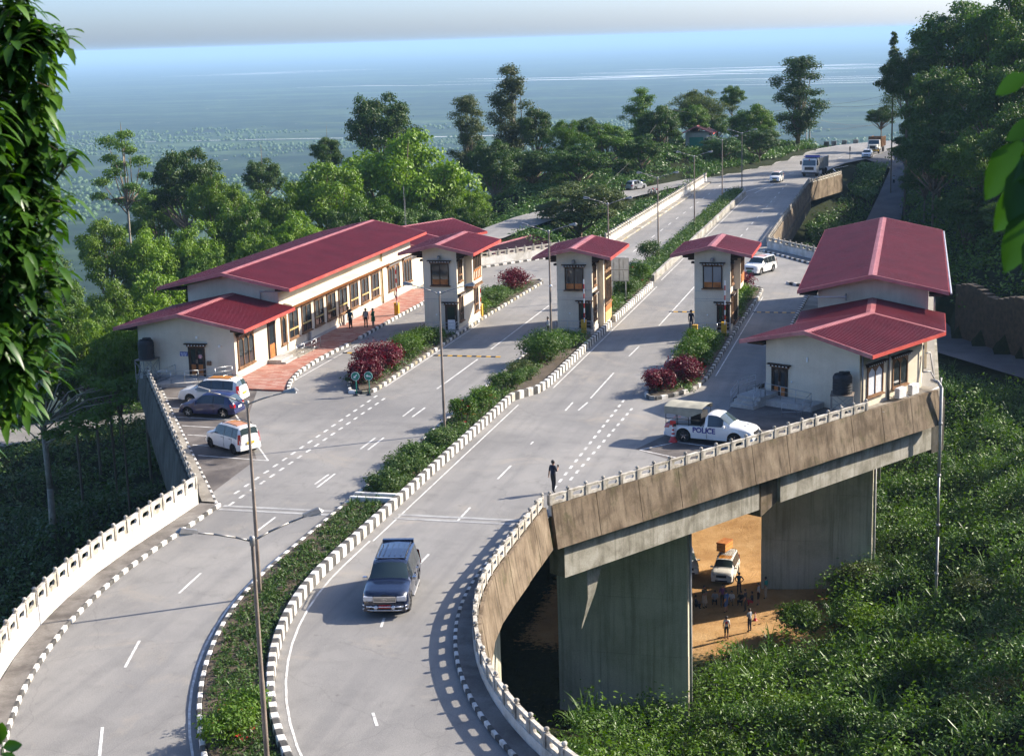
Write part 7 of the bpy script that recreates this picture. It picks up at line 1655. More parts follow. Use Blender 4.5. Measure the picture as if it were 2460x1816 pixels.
TL = [
 ('umbrella', -103.0, 190, 12.8, 8.3, 'leaf_mid', 'open-crowned tall tree with tiered foliage standing alone at the forest edge', FOREST, 1.25),
 ('round', -99.4, 200, 9.8, 11.5, 'leaf_dark', 'broad dark tree just beside the open-crowned tiered tree', FOREST, 1.2),
 ('round', -94.0, 215, 7.1, 6.4, 'leaf_dark', 'small dark round skyline tree between the broad dark tree and the big bright one', FOREST, 1.2),
 ('round', -88.0, 185, 7.9, 7.4, 'leaf_bright', 'bright green tree in front of the small dark skyline tree', FOREST, 1.4),
 ('round', -90.1, 232, 9.0, 6.1, 'leaf_dark', 'small dark crown peeping up just before the tall dark dome tree', FOREST, 1.2),
 ('round', -84.0, 240, 15.8, 11.4, 'leaf_dark', 'tall dark dome-shaped tree rising behind the big bright tree', FOREST, 1.3),
 ('round', -69.0, 205, 12.6, 18.9, 'leaf_bright', 'biggest bright yellow-green tree, directly above the long red roof ridge', FOREST, 1.1),
 ('round', -73.1, 188, 8.8, 12.6, 'leaf_bright', 'large bright tree in front of the biggest bright one', FOREST, 1.2),
 ('tall', -71.6, 248, 14.8, 7.5, 'leaf_olive', 'speckled olive tree with upright crown at the ridge, shorter of the pair', RIDGE, 1.0),
 ('tall', -66.5, 258, 19.7, 9.1, 'leaf_olive', 'tallest dark olive tree of the ridge, reaching above the river bed', RIDGE, 1.0),
 ('round', -60.8, 252, 12.1, 7.5, 'leaf_dark', 'dark round crown next to the tallest ridge tree', RIDGE, 1.3),
 ('bamboo', -54.0, 245, 11.9, 9.5, 'leaf_mid', 'feathery bamboo clump in the middle of the ridge', RIDGE, 1.0),
 ('round', -48.7, 250, 9.8, 9.6, 'leaf_mid', 'mid-green leafy tree after the feathery bamboo clump', RIDGE, 1.2),
 ('tall', -47.4, 278, 14.4, 7.8, 'leaf_mid', 'upright tree standing out above the ridge over the silver car', RIDGE, 0.9),
 ('round', -42.9, 268, 11.6, 8.7, 'leaf_dark', 'dark tree between the upright tree and the small house', RIDGE, 1.2),
 ('bamboo', -39.9, 295, 14.7, 15.4, 'leaf_olive', 'wide olive bamboo thicket drooping above the small house', RIDGE, 1.0),
 ('round', -34.6, 305, 13.2, 5.3, 'leaf_mid', 'small round crown topping the bamboo thicket', RIDGE, 1.2),
 ('round', -28.6, 285, 10.8, 10.3, 'leaf_mid', 'mid-green tree between the bamboo thicket and the tall roadside tree', RIDGE, 1.1),
 ('tall', -22.0, 305, 18.9, 12.2, 'leaf_dark', 'tall roadside tree with visible forked trunk beside the utility pole', RIDGE, 0.95),
 ('round', -41.2, 193, 5.2, 12.5, 'leaf_olive', 'low spreading olive tree against the white parapet of the far bridge', RIDGE, .62),
 ('round', -57.9, 236, 6.8, 11.4, 'leaf_dark', 'dark mass of a tree at the foot of the tallest ridge tree', RIDGE, 1.3),
 ('round', -49.4, 232, 7.8, 9.7, 'leaf_dark', 'dark tree shading the side road near the silver car', RIDGE, 1.1),
 ('round', -62.5, 230, 8.5, 8.4, 'leaf_dark', 'dark tree under the speckled olive pair', RIDGE, 1.3),
 ('round', -62.8, 203, 4.4, 9.4, 'leaf_bright', 'bright tree next to the side road, at the end of the long roof', FOREST, 1.2),
 ('round', -57.3, 196, 2.4, 6.6, 'leaf_mid', 'small green tree touching the side road above the rear office roof', FOREST, 1.2),
 ('round', -88.8, 158, 4.9, 7.8, 'leaf_bright', 'bright crown nearest the overhanging foreground leaves', FOREST, 1.5),
 ('round', -84.3, 160, 3.6, 7.8, 'leaf_bright', 'bright crown below the broad dark tree', FOREST, 1.5),
 ('round', -81.0, 165, 4.1, 8.5, 'leaf_bright', 'bright crown third along the sunny row of the forest', FOREST, 1.5),
 ('round', -77.4, 170, 5.2, 8.1, 'leaf_mid', 'greener crown in the middle of the sunny forest row', FOREST, 1.5),
 ('round', -78.0, 182, 5.9, 8.6, 'leaf_bright', 'bright crown behind the middle of the sunny forest row', FOREST, 1.4),
 ('round', -70.1, 170, 4.6, 8.1, 'leaf_bright', 'bright crown above the front end of the long roof ridge', FOREST, 1.4),
 ('round', -72.5, 138, 2.0, 8.1, 'leaf_bright', 'bright crown just beyond the eave corner of the long roof', FOREST, 1.5),
 ('round', -75.4, 134, 1.9, 7.5, 'leaf_bright', 'bright crown level with the eave of the long roof, towards the leaves', FOREST, 1.5),
 ('round', -73.8, 152, 2.2, 6.9, 'leaf_mid', 'green crown tucked behind the long roof slope', FOREST, 1.5),
 ('round', -70.2, 158, 3.2, 7.6, 'leaf_bright', 'bright crown leaning over the long roof slope', FOREST, 1.5),
 ('round', -71.0, 122, 1.6, 6.6, 'leaf_mid', 'green crown beside the gable of the lower red roof', FOREST, 1.5),
 ('round', -63.0, 116.5, 2.6, 6.4, 'leaf_bright', 'bright crown against the long roof eave, behind the water tank', FOREST, 1.6),
 ('round', -62.4, 109.5, 2.4, 5.8, 'leaf_bright', 'bright leafy crown just beyond the lower red roof corner', FOREST, 1.6),
 ('round', -67.4, 112.5, 3.6, 6.4, 'leaf_bright', 'bright leafy crown overlapped by the foreground leaves, above the valley tree', FOREST, 1.6),
 ('round', -66.8, 107.0, 1.6, 5.6, 'leaf_mid', 'green crown right above the young valley tree', FOREST, 1.5),
 ('round', -59.2, 105.6, 1.6, 4.2, 'leaf_bright', 'small bright crown beside the water tank stand', FOREST, 1.6),
 ('round', -88.6, 146, 1.9, 7.8, 'leaf_mid', 'green crown half covered by the foreground leaves', FOREST, 1.5),
 ('round', -102.8, 165, 3.6, 8.8, 'leaf_dark', 'dark crown mostly hidden behind the foreground leaves', FOREST, 1.5),
 ('round', -67.0, 185, 4.7, 9.8, 'leaf_mid', 'green tree right behind the long roof ridge', FOREST, 1.2),
 ('round', -61.9, 188, 3.2, 8.7, 'leaf_dark', 'dark tree behind the far end of the long roof', FOREST, 1.2),
 ('round', -94.8, 205, 4.8, 7.8, 'leaf_mid', 'green tree between the two rows of bright crowns', FOREST, 1.4),
 ('round', -108.9, 210, 3.7, 9.5, 'leaf_mid', 'green tree at the foot of the open-crowned tiered tree', FOREST, 1.4),
 ('conifer', -3.8, 262, 22.5, 4.4, 'leaf_dark', 'slim pointed conifer at the edge of the hillside wood', HILL, 1.0),
 ('round', -6.5, 309, 8.8, 6.0, 'leaf_dark', 'small dark tree overhanging the old truck', HILL, .9),
 ('round', 3.2, 222, 18.1, 12.4, 'leaf_dark', 'wide dark tree in the middle of the hillside wood', HILL, 1.2),
 ('round', 6.0, 250, 27.5, 16.6, 'leaf_dark', 'huge dark tree cut by the upper frame edge', HILL, 1.1),
 ('round', 12.4, 240, 29.0, 13.8, 'leaf_mid', 'tall green tree in the upper corner of the hillside', HILL, 1.2),
 ('round', -1.4, 240, 20.0, 8.7, 'leaf_dark', 'dark tree just beside the slim conifer', HILL, 1.4),
 ('round', 9.8, 205, 19.3, 11.9, 'leaf_dark', 'dark leafy tree behind the blurred near leaves', HILL, 1.2),
 ('round', 2.4, 212, 11.5, 10.1, 'leaf_dark', 'dark tree overhanging the old road', HILL, 1.1),
 ('round', 7.8, 196, 11.2, 10.4, 'leaf_mid', 'green tree above the right-hand red roof ridge', HILL, 1.1),
 ('round', 12.4, 190, 14.7, 8.9, 'leaf_dark', 'dark tree at the frame edge next to the blurred leaves', HILL, 1.2),
 ('round', 1.4, 222, 5.4, 6.3, 'leaf_dark', 'low dark tree at the old road, under the wide dark tree', HILL, 1.0),
 ('round', 6.0, 192, 4.5, 8.2, 'leaf_dark', 'low dark tree above the stone wall', HILL, 1.0),
 ('round', 10.8, 184, 4.1, 8.7, 'leaf_dark', 'low dark tree over the stone wall, at the frame edge', HILL, 1.0),
 ('tall', 1.6, 275, 22.9, 9.2, 'leaf_dark', 'tall dark tree behind the slim conifer', HILL, 0.9),
 ('round', 0.6, 264, 8.9, 8.1, 'leaf_dark', 'dark tree beneath the slim conifer by the road', HILL, 1.0),
 ('round', 14.3, 215, 24.8, 11.8, 'leaf_mid', 'high green crown in the far corner of the hillside wood', HILL, 1.3),
 ('round', -46.8, 262, 4.4, 7.0, 'leaf_bright', 'bright leafy tree on the bank behind the silver car', RIDGE, .9),
 ('round', -26.5, 276, 6.6, 7.2, 'leaf_under', 'creeper-covered bush tree on the bank by the far road', RIDGE, .8),
 ('round', -32.0, 268, 6.0, 7.8, 'leaf_under', 'leafy bush tree below the small house', RIDGE, .8),
 ('round', -38.9, 262, 4.6, 6.9, 'leaf_dark', 'dark bush tree in front of the small house', RIDGE, .8)]
for i, (k, x, y, zt, w, m, lab, grp, st) in enumerate(TL):
    tree(k, x, y, zt, w*1.06, m, lab, 1+i % (3 if k == 'round' else 2), grp, st, 'bark_pale' if k in ('tall', 'umbrella') else 'bark')
def fillers():
    r = random.Random(12); done = [(t[1], t[2]) for t in TL]; n = 0; tries = 0
    while n < 46 and tries < 4000:
        tries += 1; x = r.uniform(-125, -60); y = r.uniform(112, 232)
        if y < 150 and x > -62 or min((x-a)**2+(y-b)**2 for a, b in done) < 30: continue
        if bool(inside(np.array([x]), np.array([y]), VAL_L+VAL_R[::-1])[0]) or (y < 142 and x < -74 and y > 100 and x > -100): continue
        if y < 132 and x > -78: continue
        z = Hh(x, y); zt = z+r.uniform(10.5, 14.5); zt = min(zt, 23-0.098*math.hypot(x, y)+1.5)
        if zt < z+6: continue
        tree('round', x, y, zt, r.uniform(6.5, 8.5), r.choice(['leaf_bright', 'leaf_mid', 'leaf_mid', 'leaf_dark']), 'lower tree in the mass of the forest, indistinct among its neighbours', r.randrange(1, 4), 'lower trees of the forest mass', 1.45); done.append((x, y)); n += 1
    n = 0; tries = 0
    while n < 14 and tries < 3000:
        tries += 1; x = r.uniform(2, 30); y = r.uniform(178, 300)
        if x < 4+0.02*(y-180) or min((x-a)**2+(y-b)**2 for a, b in done) < 26: continue
        z = Hh(x, y); tree('round', x, y, z+r.uniform(10, 15), r.uniform(8, 11), r.choice(['leaf_dark', 'leaf_mid', 'leaf_dark']), 'dark tree deep in the hillside wood, indistinct among its neighbours', r.randrange(1, 4), 'lower trees of the hillside wood', 1.1); done.append((x, y)); n += 1
    n = 0; tries = 0
    while n < 16 and tries < 3000:
        tries += 1; x = r.uniform(-75, -36); y = r.uniform(238, 320)
        if min((x-a)**2+(y-b)**2 for a, b in done) < 22 or x > -44+0.22*(y-240): continue
        z = Hh(x, y); tree('round', x, y, z+r.uniform(6, 9), r.uniform(6, 8.5), r.choice(['leaf_dark', 'leaf_mid', 'leaf_dark']), 'lower tree on the wooded rise, indistinct among its neighbours', r.randrange(1, 4), 'lower trees of the wooded rise', 1.0); done.append((x, y)); n += 1
fillers()

# the young tree with a bare trunk in the valley beside the bridge
def valley_tree():
    x, y = -64.3, 102.6; z0 = Hh(x, y); k = (-0.35-z0)/15.8; rng = np.random.default_rng(5)
    r = thing('tree', (x, y, z0), 'young tree with bare pale trunk and flat leafy branches beside the valley road', 'tree')
    t = MB(); t.path([(0, 0, -.6), (.1, 0, 4), (-.05, .1, 9.5*k), (-.3, .2, 13.0*k), (-.5, .2, 15.5*k)], [.30, .25, .2, .14, .06], 10); child('trunk', t.mesh('trunk', 'bark_pale', True), r)
    P = []; Nn = []; lb = MB()
    tips = [(2.5, -2, 10.2), (4.6, -2.4, 11.2), (6.6, -2.2, 11.9), (8.6, -1.8, 12.6), (10.6, -1.2, 13.4), (3.0, 1.5, 12.0), (5.5, 2, 13.0), (8, 2.4, 14.0), (10.0, 2.0, 14.6), (11.0, 0.6, 13.9), (-2.5, -1, 10.8), (-3.6, 0.6, 12), (-1.5, 2.0, 13.5), (0.5, -2.0, 13.4), (2, .5, 15.0), (4.4, .4, 15.2), (-.8, .2, 15.8), (6.8, 0, 14.6), (9, -.5, 14.4), (-3, 2, 14.6), (6.2, -3.2, 10.9), (8.6, -3.0, 11.9), (1.4, -3, 11.8)]
    tips = [(a*.72, b*.7, c*k) for a, b, c in tips]
    for a in tips:
        lb.path([(-.05, .1, min(a[2]-1.8, 9)), (a[0]*.5, a[1]*.5, a[2]-.8), a], [.08, .045, .015], 6)
        p, nm = lobe_leaves(rng, np.array(a), 1.15, 300, flat=.42, shell=.15); P.append(p); Nn.append(nm*np.array([.6, .6, 1.5]))
    P = np.concatenate(P); Nn = np.concatenate(Nn); s = rng.uniform(.22, .40, len(P)); v = leaf_quads(P, Nn, s, s*.62, rng)
    child('limbs', lb.mesh('limbs', 'bark_pale', True), r); child('crown', np_mesh('crown', v, quads(len(v)), M('leaf_mid')), r)
valley_tree()

# ------------------------------------------------------------------ undergrowth
def scatter_clumps(name, label, pts, size, leaves, mat, seed, lw=.5, hh=1.0, rad_=.55):
    rng = np.random.default_rng(seed); n = len(pts); z = height(pts[:, 0], pts[:, 1]) if pts.shape[1] == 2 else pts[:, 2]
    c0 = np.stack([pts[:, 0], pts[:, 1], z], 1); sc = rng.uniform(.6, 1.45, n)
    d = unit(rng.normal(size=(n, leaves, 3))); d[..., 2] = np.abs(d[..., 2])*hh
    rr = rng.uniform(.35, 1.0, (n, leaves, 1))*rad_*sc[:, None, None]
    p = c0[:, None, :]+d*rr*np.array([1.15, 1.15, 1.0]); nm = d*.7+.6*rng.normal(size=d.shape)+np.array([0, 0, .7])
    s = size*rng.uniform(.6, 1.3, (n, leaves))*np.sqrt(sc)[:, None]
    v = leaf_quads(p.reshape(-1, 3), nm.reshape(-1, 3), s.ravel(), s.ravel()*lw, rng)
    o = link(name, np_mesh(name, v, quads(len(v)), M(mat))); tag(o, label, 'undergrowth', None, 'stuff'); return o
def scatter_blades(name, label, pts, length, blades, mat, seed, width=.05):
    rng = np.random.default_rng(seed); n = len(pts); z = height(pts[:, 0], pts[:, 1]) if pts.shape[1] == 2 else pts[:, 2]
    c0 = np.repeat(np.stack([pts[:, 0], pts[:, 1], z], 1), blades, 0); m = len(c0)
    a = rng.random(m)*2*math.pi; lean = rng.uniform(.15, .95, m); L = length*rng.uniform(.55, 1.25, m)*np.repeat(rng.uniform(.7, 1.3, n), blades)
    d = np.stack([np.cos(a), np.sin(a), np.zeros(m)], 1); b = np.stack([-np.sin(a), np.cos(a), np.zeros(m)], 1)
    V_ = []; wv = width*L*.9
    for t, k in ((0, .7), (.35, 1.0), (.72, .7), (1.0, .06)):
        c = c0+d*(lean*L*t**1.5*.85)[:, None]+np.array([0, 0, 1.0])*(L*(t*.95-.42*lean*t**2.4))[:, None]
        V_ += [c-b*(wv*k)[:, None], c+b*(wv*k)[:, None]]
    v = np.stack(V_, 1); base = np.arange(m)[:, None]*8
    f = np.concatenate([base+np.array([0, 1, 3, 2]), base+np.array([2, 3, 5, 4]), base+np.array([4, 5, 7, 6])])
    o = link(name, np_mesh(name, v.reshape(-1, 3), f, M(mat))); tag(o, label, 'grass', None, 'stuff'); return o
def spots(poly, dens, seed, avoid=(), dirt=False):
    rng = np.random.default_rng(seed); P = np.array(poly); lo, hi = P.min(0), P.max(0); n = int((hi[0]-lo[0])*(hi[1]-lo[1])*dens); q = lo+rng.random((n, 2))*(hi-lo)
    k = inside(q[:, 0], q[:, 1], poly)
    for a in avoid: k &= ~inside(q[:, 0], q[:, 1], a)
    if not dirt: k &= dirt_weight(q[:, 0], q[:, 1]) < 0.35+.25*rng.random(n)
    k &= lattice(q[:, 0], q[:, 1], 4.0, seed) > -.34
    return q[k]
NEARDECK = [(p[0]-.6, p[1]) for p in lane(-17.2, 62.6)]
DK = [(-17.6, 71.6), (0.6, 99.4), (0.9, 143), (-15.8, 169), (-15.8, 240), (-33.2, 240), (-33.2, 169), (-54.8, 138.6), (-54.8, 102), (-35.2, 70.4)]
PIERS = [[(-20.4, 85.7), (-12.1, 85.7), (-12.1, 87.8), (-20.4, 87.8)], [(-10.4, 108.7), (-2.1, 108.7), (-2.1, 110.8), (-10.4, 110.8)]]
OLDP = OLD_L+OLD_R[::-1]; SIDEP = SIDE_L+SIDE_R[::-1]; VALP = VAL_L+VAL_R[::-1]; FARP = FARROAD_L+FARROAD_R[::-1]
RS = [(-17.5, 60), (-12.5, 50), (-6, 44), (7, 44), (11, 90), (14, 140), (2.5, 158), (-6, 150), (-4, 118), (-5, 108), (-9.5, 100), (-13, 92), (-18.5, 91), (-17.8, 72)]
def mound(x, y, seed): return np.clip(lattice(x, y, 3.4, seed)*2.2, 0, 1)*1.5+np.clip(lattice(x, y, 7.5, seed+1)*2.0, 0, 1)*1.6
a = spots(RS, 4.6, 21, PIERS+[OLDP]); scatter_clumps('undergrowth', 'dense leafy undergrowth on the slope below the deck', np.column_stack([a, height(a[:, 0], a[:, 1])+mound(a[:, 0], a[:, 1], 91)]), .20, 26, 'leaf_under', 22, .5, 1.0, .62)
a = spots(RS, .34, 23, PIERS+[OLDP]); scatter_blades('tall_grass', 'long arching grass blades among the slope undergrowth', np.column_stack([a, height(a[:, 0], a[:, 1])+mound(a[:, 0], a[:, 1], 91)*.8]), 1.55, 14, 'leaf_grass', 24, .022)
a = spots(RS, .34, 25, PIERS+[OLDP]); scatter_clumps('undergrowth', 'taller bushy plants scattered over the slope below the deck', np.column_stack([a, height(a[:, 0], a[:, 1])+mound(a[:, 0], a[:, 1], 91)+.3]), .27, 60, 'leaf_mid', 26, .5, 1.3, 1.25)
HS = [(1, 172), (8, 168), (20, 150), (34, 146), (38, 290), (20, 330), (2, 300), (-.5, 280), (-1, 245), (0.6, 200)]
a = spots(HS, .55, 31, [OLDP]); scatter_clumps('undergrowth', 'dark undergrowth covering the shaded hillside', np.column_stack([a, height(a[:, 0], a[:, 1])+.2]), .46, 28, 'leaf_mid', 32, .55, 1.2, 1.5)
BK = [(-15.6, 172), (-15.4, 238), (-10.6, 256), (-9.0, 284), (-5.2, 282), (-6.6, 262), (-8, 245), (-8, 220), (-5.4, 190), (1.6, 161), (1.5, 146)]
a = spots(BK, 3.0, 41); scatter_clumps('undergrowth', 'creepers and weeds on the bank between the far bridge and the old road', a, .36, 18, 'leaf_under', 42, .55, 1.0, .8)
a = spots([(-10.8, 256), (-9.4, 286), (-4.5, 283), (-6, 263), (-7.5, 246), (-9.5, 246)], 3.0, 43); scatter_blades('tall_grass', 'bright grass along the old road verge', a, .8, 9, 'leaf_grass', 44, .05)
LS = [(-36.4, 70), (-36.5, 40), (-60, 36), (-110, 70), (-125, 130), (-62, 158), (-56, 140), (-56, 102)]
a = spots(LS, 1.0, 51, [VALP]); scatter_clumps('undergrowth', 'shaded undergrowth in the valley beside the near bridge', np.column_stack([a, height(a[:, 0], a[:, 1])+mound(a[:, 0], a[:, 1], 95)*.7]), .36, 22, 'leaf_under', 52, .55, 1.0, .85)
a = spots([(-60, 92), (-100, 108), (-98, 132), (-60, 150), (-58, 110)], .8, 53, [VALP]); scatter_blades('tall_grass', 'short grass on the valley floor by the road', a, .7, 8, 'leaf_grass', 54, .05)
MS = [(-33.8, 172), (-33.6, 246), (-31.8, 257), (-28.6, 267), (-25, 280), (-22.2, 299), (-19, 315), (-17, 326), (-30, 334), (-70, 320), (-75, 230), (-60, 160), (-50, 150), (-44, 158)]
a = spots(MS, 1.35, 61, [SIDEP]); scatter_clumps('undergrowth', 'leafy ground cover on the rise beside the far bridge', np.column_stack([a, height(a[:, 0], a[:, 1])+mound(a[:, 0], a[:, 1], 97)*.6]), .38, 20, 'leaf_under', 62, .55, 1.0, .85)
a = spots([(-46, 190), (-42.8, 210), (-38.2, 227), (-34, 243), (-33.9, 180), (-44, 178)], 3.6, 63, [SIDEP]); scatter_blades('tall_grass', 'sunny grass strip between the side road and the white parapet', a, .7, 9, 'leaf_grass', 64, .05)
a = spots([(-33.4, 250), (-29, 266), (-25.4, 280), (-22.4, 299), (-19.2, 315), (-24, 316), (-29, 298), (-33, 270), (-37, 252)], 2.2, 65); scatter_blades('tall_grass', 'grassy verge along the curve of the far road', a, 1.1, 10, 'leaf_grass', 66, .045)
a = spots([(-24, 318), (-16, 327), (-9, 334), (2, 342), (8, 352), (-26, 350)], 1.4, 67); scatter_clumps('undergrowth', 'low bushes along the outer edge of the road bend', a, .42, 16, 'leaf_under', 68, .55, 1.1, .75)
def wood_plain():
    """woods on the plain far below: one mass of small rounded crowns"""
    rng = np.random.default_rng(8); n = 21000; y = 900*np.exp(rng.random(n)*math.log(4.2)); x = (-1.02+1.35*rng.random(n))*y*0.62-0.10*y
    k = (lattice(x, y, 420, 5)+lattice(x, y, 150, 6)*.7+lattice(x, y, 60, 7)*.5) > .02; x, y = x[k], y[k]; n = len(x)
    s = rng.uniform(3.0, 6.0, n); a = rng.random(n)*6.28; V_ = []
    for (rr, zz) in ((.75, 0), (1, .45), (.6, .95)):
        for j in range(5):
            t = a+j*2*math.pi/5; V_.append(np.stack([x+s*rr*np.cos(t), y+s*rr*np.sin(t), PZ+s*1.1*zz], 1))
    V_.append(np.stack([x, y, PZ+s*1.25], 1)); v = np.stack(V_, 1); b = np.arange(n)[:, None]*16; F = []
    for q in range(2):
        for j in range(5): F.append(b+np.array([q*5+j, q*5+(j+1) % 5, q*5+5+(j+1) % 5, q*5+5+j]))
    for j in range(5): F.append(b+np.array([10+j, 10+(j+1) % 5, 15, 15]))
    f = np.concatenate(F[:10]); o = link('woodland', np_mesh('woodland', v.reshape(-1, 3), f, M('leaf_dark'), True)); tag(o, 'scattered woodland on the hazy plain far below', 'woodland', None, 'stuff')
wood_plain()

# ------------------------------------------------------------------ planted median and islands
def along(x0, x1, ya, yb, n, seed, arc=False):
    rng = np.random.default_rng(seed); x = rng.uniform(x0, x1, n); s = rng.uniform(ya, yb, n); out = np.stack([x, s], 1)
    if arc:
        k = s < ACY; th = (ACY-s[k])/36.5; R = ACX-x[k]; out[k, 0] = ACX-R*np.cos(th); out[k, 1] = ACY-R*np.sin(th)
    return np.column_stack([out, np.full(n, .24)])
scatter_clumps('median_plants', 'low weedy planting on the curved median beside the off-roader', along(-27.2, -25.4, 30, 72, 1050, 71, True), .15, 14, 'leaf_median', 72, .5, .9, .26)
scatter_blades('median_grass', 'short grass between the plants of the curved median', along(-27.3, -25.4, 30, 97, 700, 73, True), .34, 9, 'leaf_grass', 74, .04)
scatter_clumps('median_plants', 'low planting on the median between the crossing beams and the middle booth', along(-27.2, -25.3, 72.5, 116.5, 1000, 75), .17, 15, 'leaf_median', 76, .5, 1.1, .36)
scatter_clumps('median_plants', 'clipped low planting along the median of the far bridge', along(-26.0, -24.3, 125, 228, 2300, 77), .24, 15, 'leaf_median', 78, .5, 1.3, .55)
scatter_clumps('island_plants', 'low green planting in the island of the first booth', np.concatenate([along(-38, -35.3, 98, 116.5, 330, 79), along(-38, -35, 124, 142, 330, 80)]), .18, 14, 'leaf_median', 81, .5, 1.1, .32)
scatter_clumps('island_plants', 'low green planting in the island of the third booth', np.concatenate([along(-16.3, -13.7, 98, 118, 330, 82), along(-16, -13.5, 125.5, 140, 260, 83)]), .18, 14, 'leaf_median', 84, .5, 1.1, .32)
def shrub(loc, r, h, mat, label, seed, leaf=.15, n=2600, flowers=0, cat='shrub', group=None, z=.22, lw=.45):
    rng = np.random.default_rng(seed); rx, ry = r; root = thing('shrub', (loc[0], loc[1], z), label, cat, group); P = []; Nn = []; lb = MB()
    k = max(6, int(rx*ry*7)+4)
    for i in range(k):
        a = rng.random()*6.28; q = math.sqrt(rng.random())*.82; c = np.array([rx*q*math.cos(a), ry*q*math.sin(a), h*(.50+.22*(1-q)+.12*rng.normal()*.6)]); lr = .42*min(rx, ry)*rng.uniform(.75, 1.25)+.12
        p, nm = lobe_leaves(rng, c, lr, n//k, flat=min(1.2, h/max(.4, lr)*.55), shell=.35); P.append(p); Nn.append(nm)
        lb.path([(c[0]*.25, c[1]*.25, -.1), (c[0]*.7, c[1]*.7, h*.3), tuple(c)], [.035, .025, .01], 5)
    P = np.concatenate(P); P[:, 2] = np.abs(P[:, 2])+.03; Nn = np.concatenate(Nn); s = leaf*rng.uniform(.6, 1.35, len(P)); v = leaf_quads(P, Nn, s, s*lw, rng)
    child('foliage', np_mesh('foliage', v, quads(len(v)), M(mat)), root); child('stems', lb.mesh('stems', 'bark', True), root)
    for i in range(flowers):
        d = unit(rng.normal(size=3)); d[2] = abs(d[2]); c = d*np.array([rx*.9, ry*.9, h*.85])+np.array([0, 0, h*.1]); m = MB(Matrix.Translation(tuple(c)))
        for j in range(5):
            t = j*1.2566; m.add([(0, 0, 0), (.085*math.cos(t-.45), .085*math.sin(t-.45), .03), (.12*math.cos(t), .12*math.sin(t), .02), (.085*math.cos(t+.45), .085*math.sin(t+.45), .03)], [(0, 1, 2, 3)])
        child('flower', m.mesh('flower', 'petal_red'), root)
    return root
CR = 'dark red croton shrubs'; GB = 'green bushes of the booth islands'; HB = 'red-flowered bushes of the median'
shrub((-36.55, 98.6), (1.15, 1.5), 1.15, 'leaf_croton', 'dark red shrub right behind the two round green signs', 101, .2, 3200, group=CR)
shrub((-36.75, 102.3), (1.5, 2.4), 1.65, 'leaf_croton', 'biggest dark red shrub on the island of the first booth', 102, .2, 5200, group=CR)
shrub((-36.6, 108.0), (1.5, 2.2), 1.25, 'leaf_mid', 'green bush between the biggest red shrub and the first booth', 103, .16, 4200, group=GB)
shrub((-36.4, 112.6), (1.4, 2.2), .95, 'leaf_mid', 'low green bush against the landing of the first booth', 104, .16, 3000, group=GB)
shrub((-36.0, 138.8), (1.5, 2.4), 1.45, 'leaf_croton', 'loose red and green shrub at the far tip of the first island', 105, .22, 3000, group=CR)
shrub((-36.6, 127.0), (1.3, 2.2), .95, 'leaf_mid', 'low green bush just behind the first booth', 106, .17, 2600, group=GB)
shrub((-36.4, 132.2), (1.5, 2.6), 1.0, 'leaf_median', 'low grassy bush midway behind the first booth', 107, .17, 3000, group=GB)
shrub((-25.65, 106.6), (1.75, 1.9), 1.75, 'leaf_dark', 'dense dome-shaped dark green bush on the median before the middle booth', 108, .17, 6500, group=GB)
shrub((-25.4, 112.6), (1.6, 2.8), .85, 'leaf_mid', 'low green bush at the foot of the middle booth', 109, .15, 4200, group=GB)
shrub((-26.35, 102.0), (1.0, 1.2), .85, 'leaf_olive', 'small grey-green bush in front of the dome-shaped bush', 110, .12, 2200, group=GB)
shrub((-25.2, 100.2), (.8, 1.2), .7, 'leaf_median', 'small pale bush by the striped kerb, in front of the dome-shaped bush', 111, .12, 1800, group=GB)
shrub((-26.2, 96.4), (.75, .8), 1.35, 'leaf_dark', 'pair-topped dark upright bush on the median near the kerb bend', 112, .11, 2600, group=GB)
shrub((-25.5, 97.4), (.6, .6), 1.15, 'leaf_dark', 'smaller dark upright bush on the median near the kerb bend', 113, .11, 2000, group=GB)
shrub((-26.3, 88.0), (.85, .9), 1.65, 'leaf_mid', 'red-flowered bush on the median just behind the lamp post', 114, .15, 2600, 9, group=HB)
shrub((-25.9, 91.8), (.9, 1.3), 1.35, 'leaf_mid', 'red-flowered bush on the median, second behind the lamp post', 115, .15, 2800, 7, group=HB)
shrub((-22.05, 45.0), (.85, 2.0), .95, 'leaf_mid', 'red-flowered bush at the lower picture edge beside the nearest lamp', 116, .14, 4200, 12, group=HB)
for i, (y, rr, hh) in enumerate(((73.6, 1.3, .78), (76.6, 1.5, .85), (79.8, 1.4, .75), (82.8, 1.2, .7))):
    shrub((-26.35, y), (1.05, rr), hh, 'leaf_median', ['first', 'second', 'third', 'fourth'][i]+' bushy mound on the median, counted from the white crossing beams', 120+i, .16, 3000, group='bushy mounds on the median')
shrub((-24.95, 135.2), (1.2, 1.6), 1.5, 'leaf_dark', 'dark bush right behind the back of the sign panel', 130, .18, 3600, group=GB)
shrub((-25.3, 128.2), (.9, 1.2), .95, 'leaf_bright', 'small bright bush beside the rear steps of the middle booth', 131, .15, 1800, group=GB)
shrub((-24.9, 142.0), (1.2, 1.5), 2.0, 'leaf_mid', 'red-flowered bush beyond the back of the sign panel', 132, .19, 3000, 8, group=HB)
shrub((-26.4, 157.6), (1.2, 1.3), 1.9, 'leaf_dark', 'round dark bush at the lamp in front of the far bridge', 133, .2, 2600, group=GB)
shrub((-15.9, 98.6), (1.0, 1.5), 1.1, 'leaf_croton', 'dark red shrub at the nose of the third booth island, nearest the pickup', 134, .19, 3000, group=CR)
shrub((-14.75, 101.4), (1.25, 2.0), 1.3, 'leaf_croton', 'dark red shrub behind the first one on the third booth island', 135, .19, 3600, group=CR)
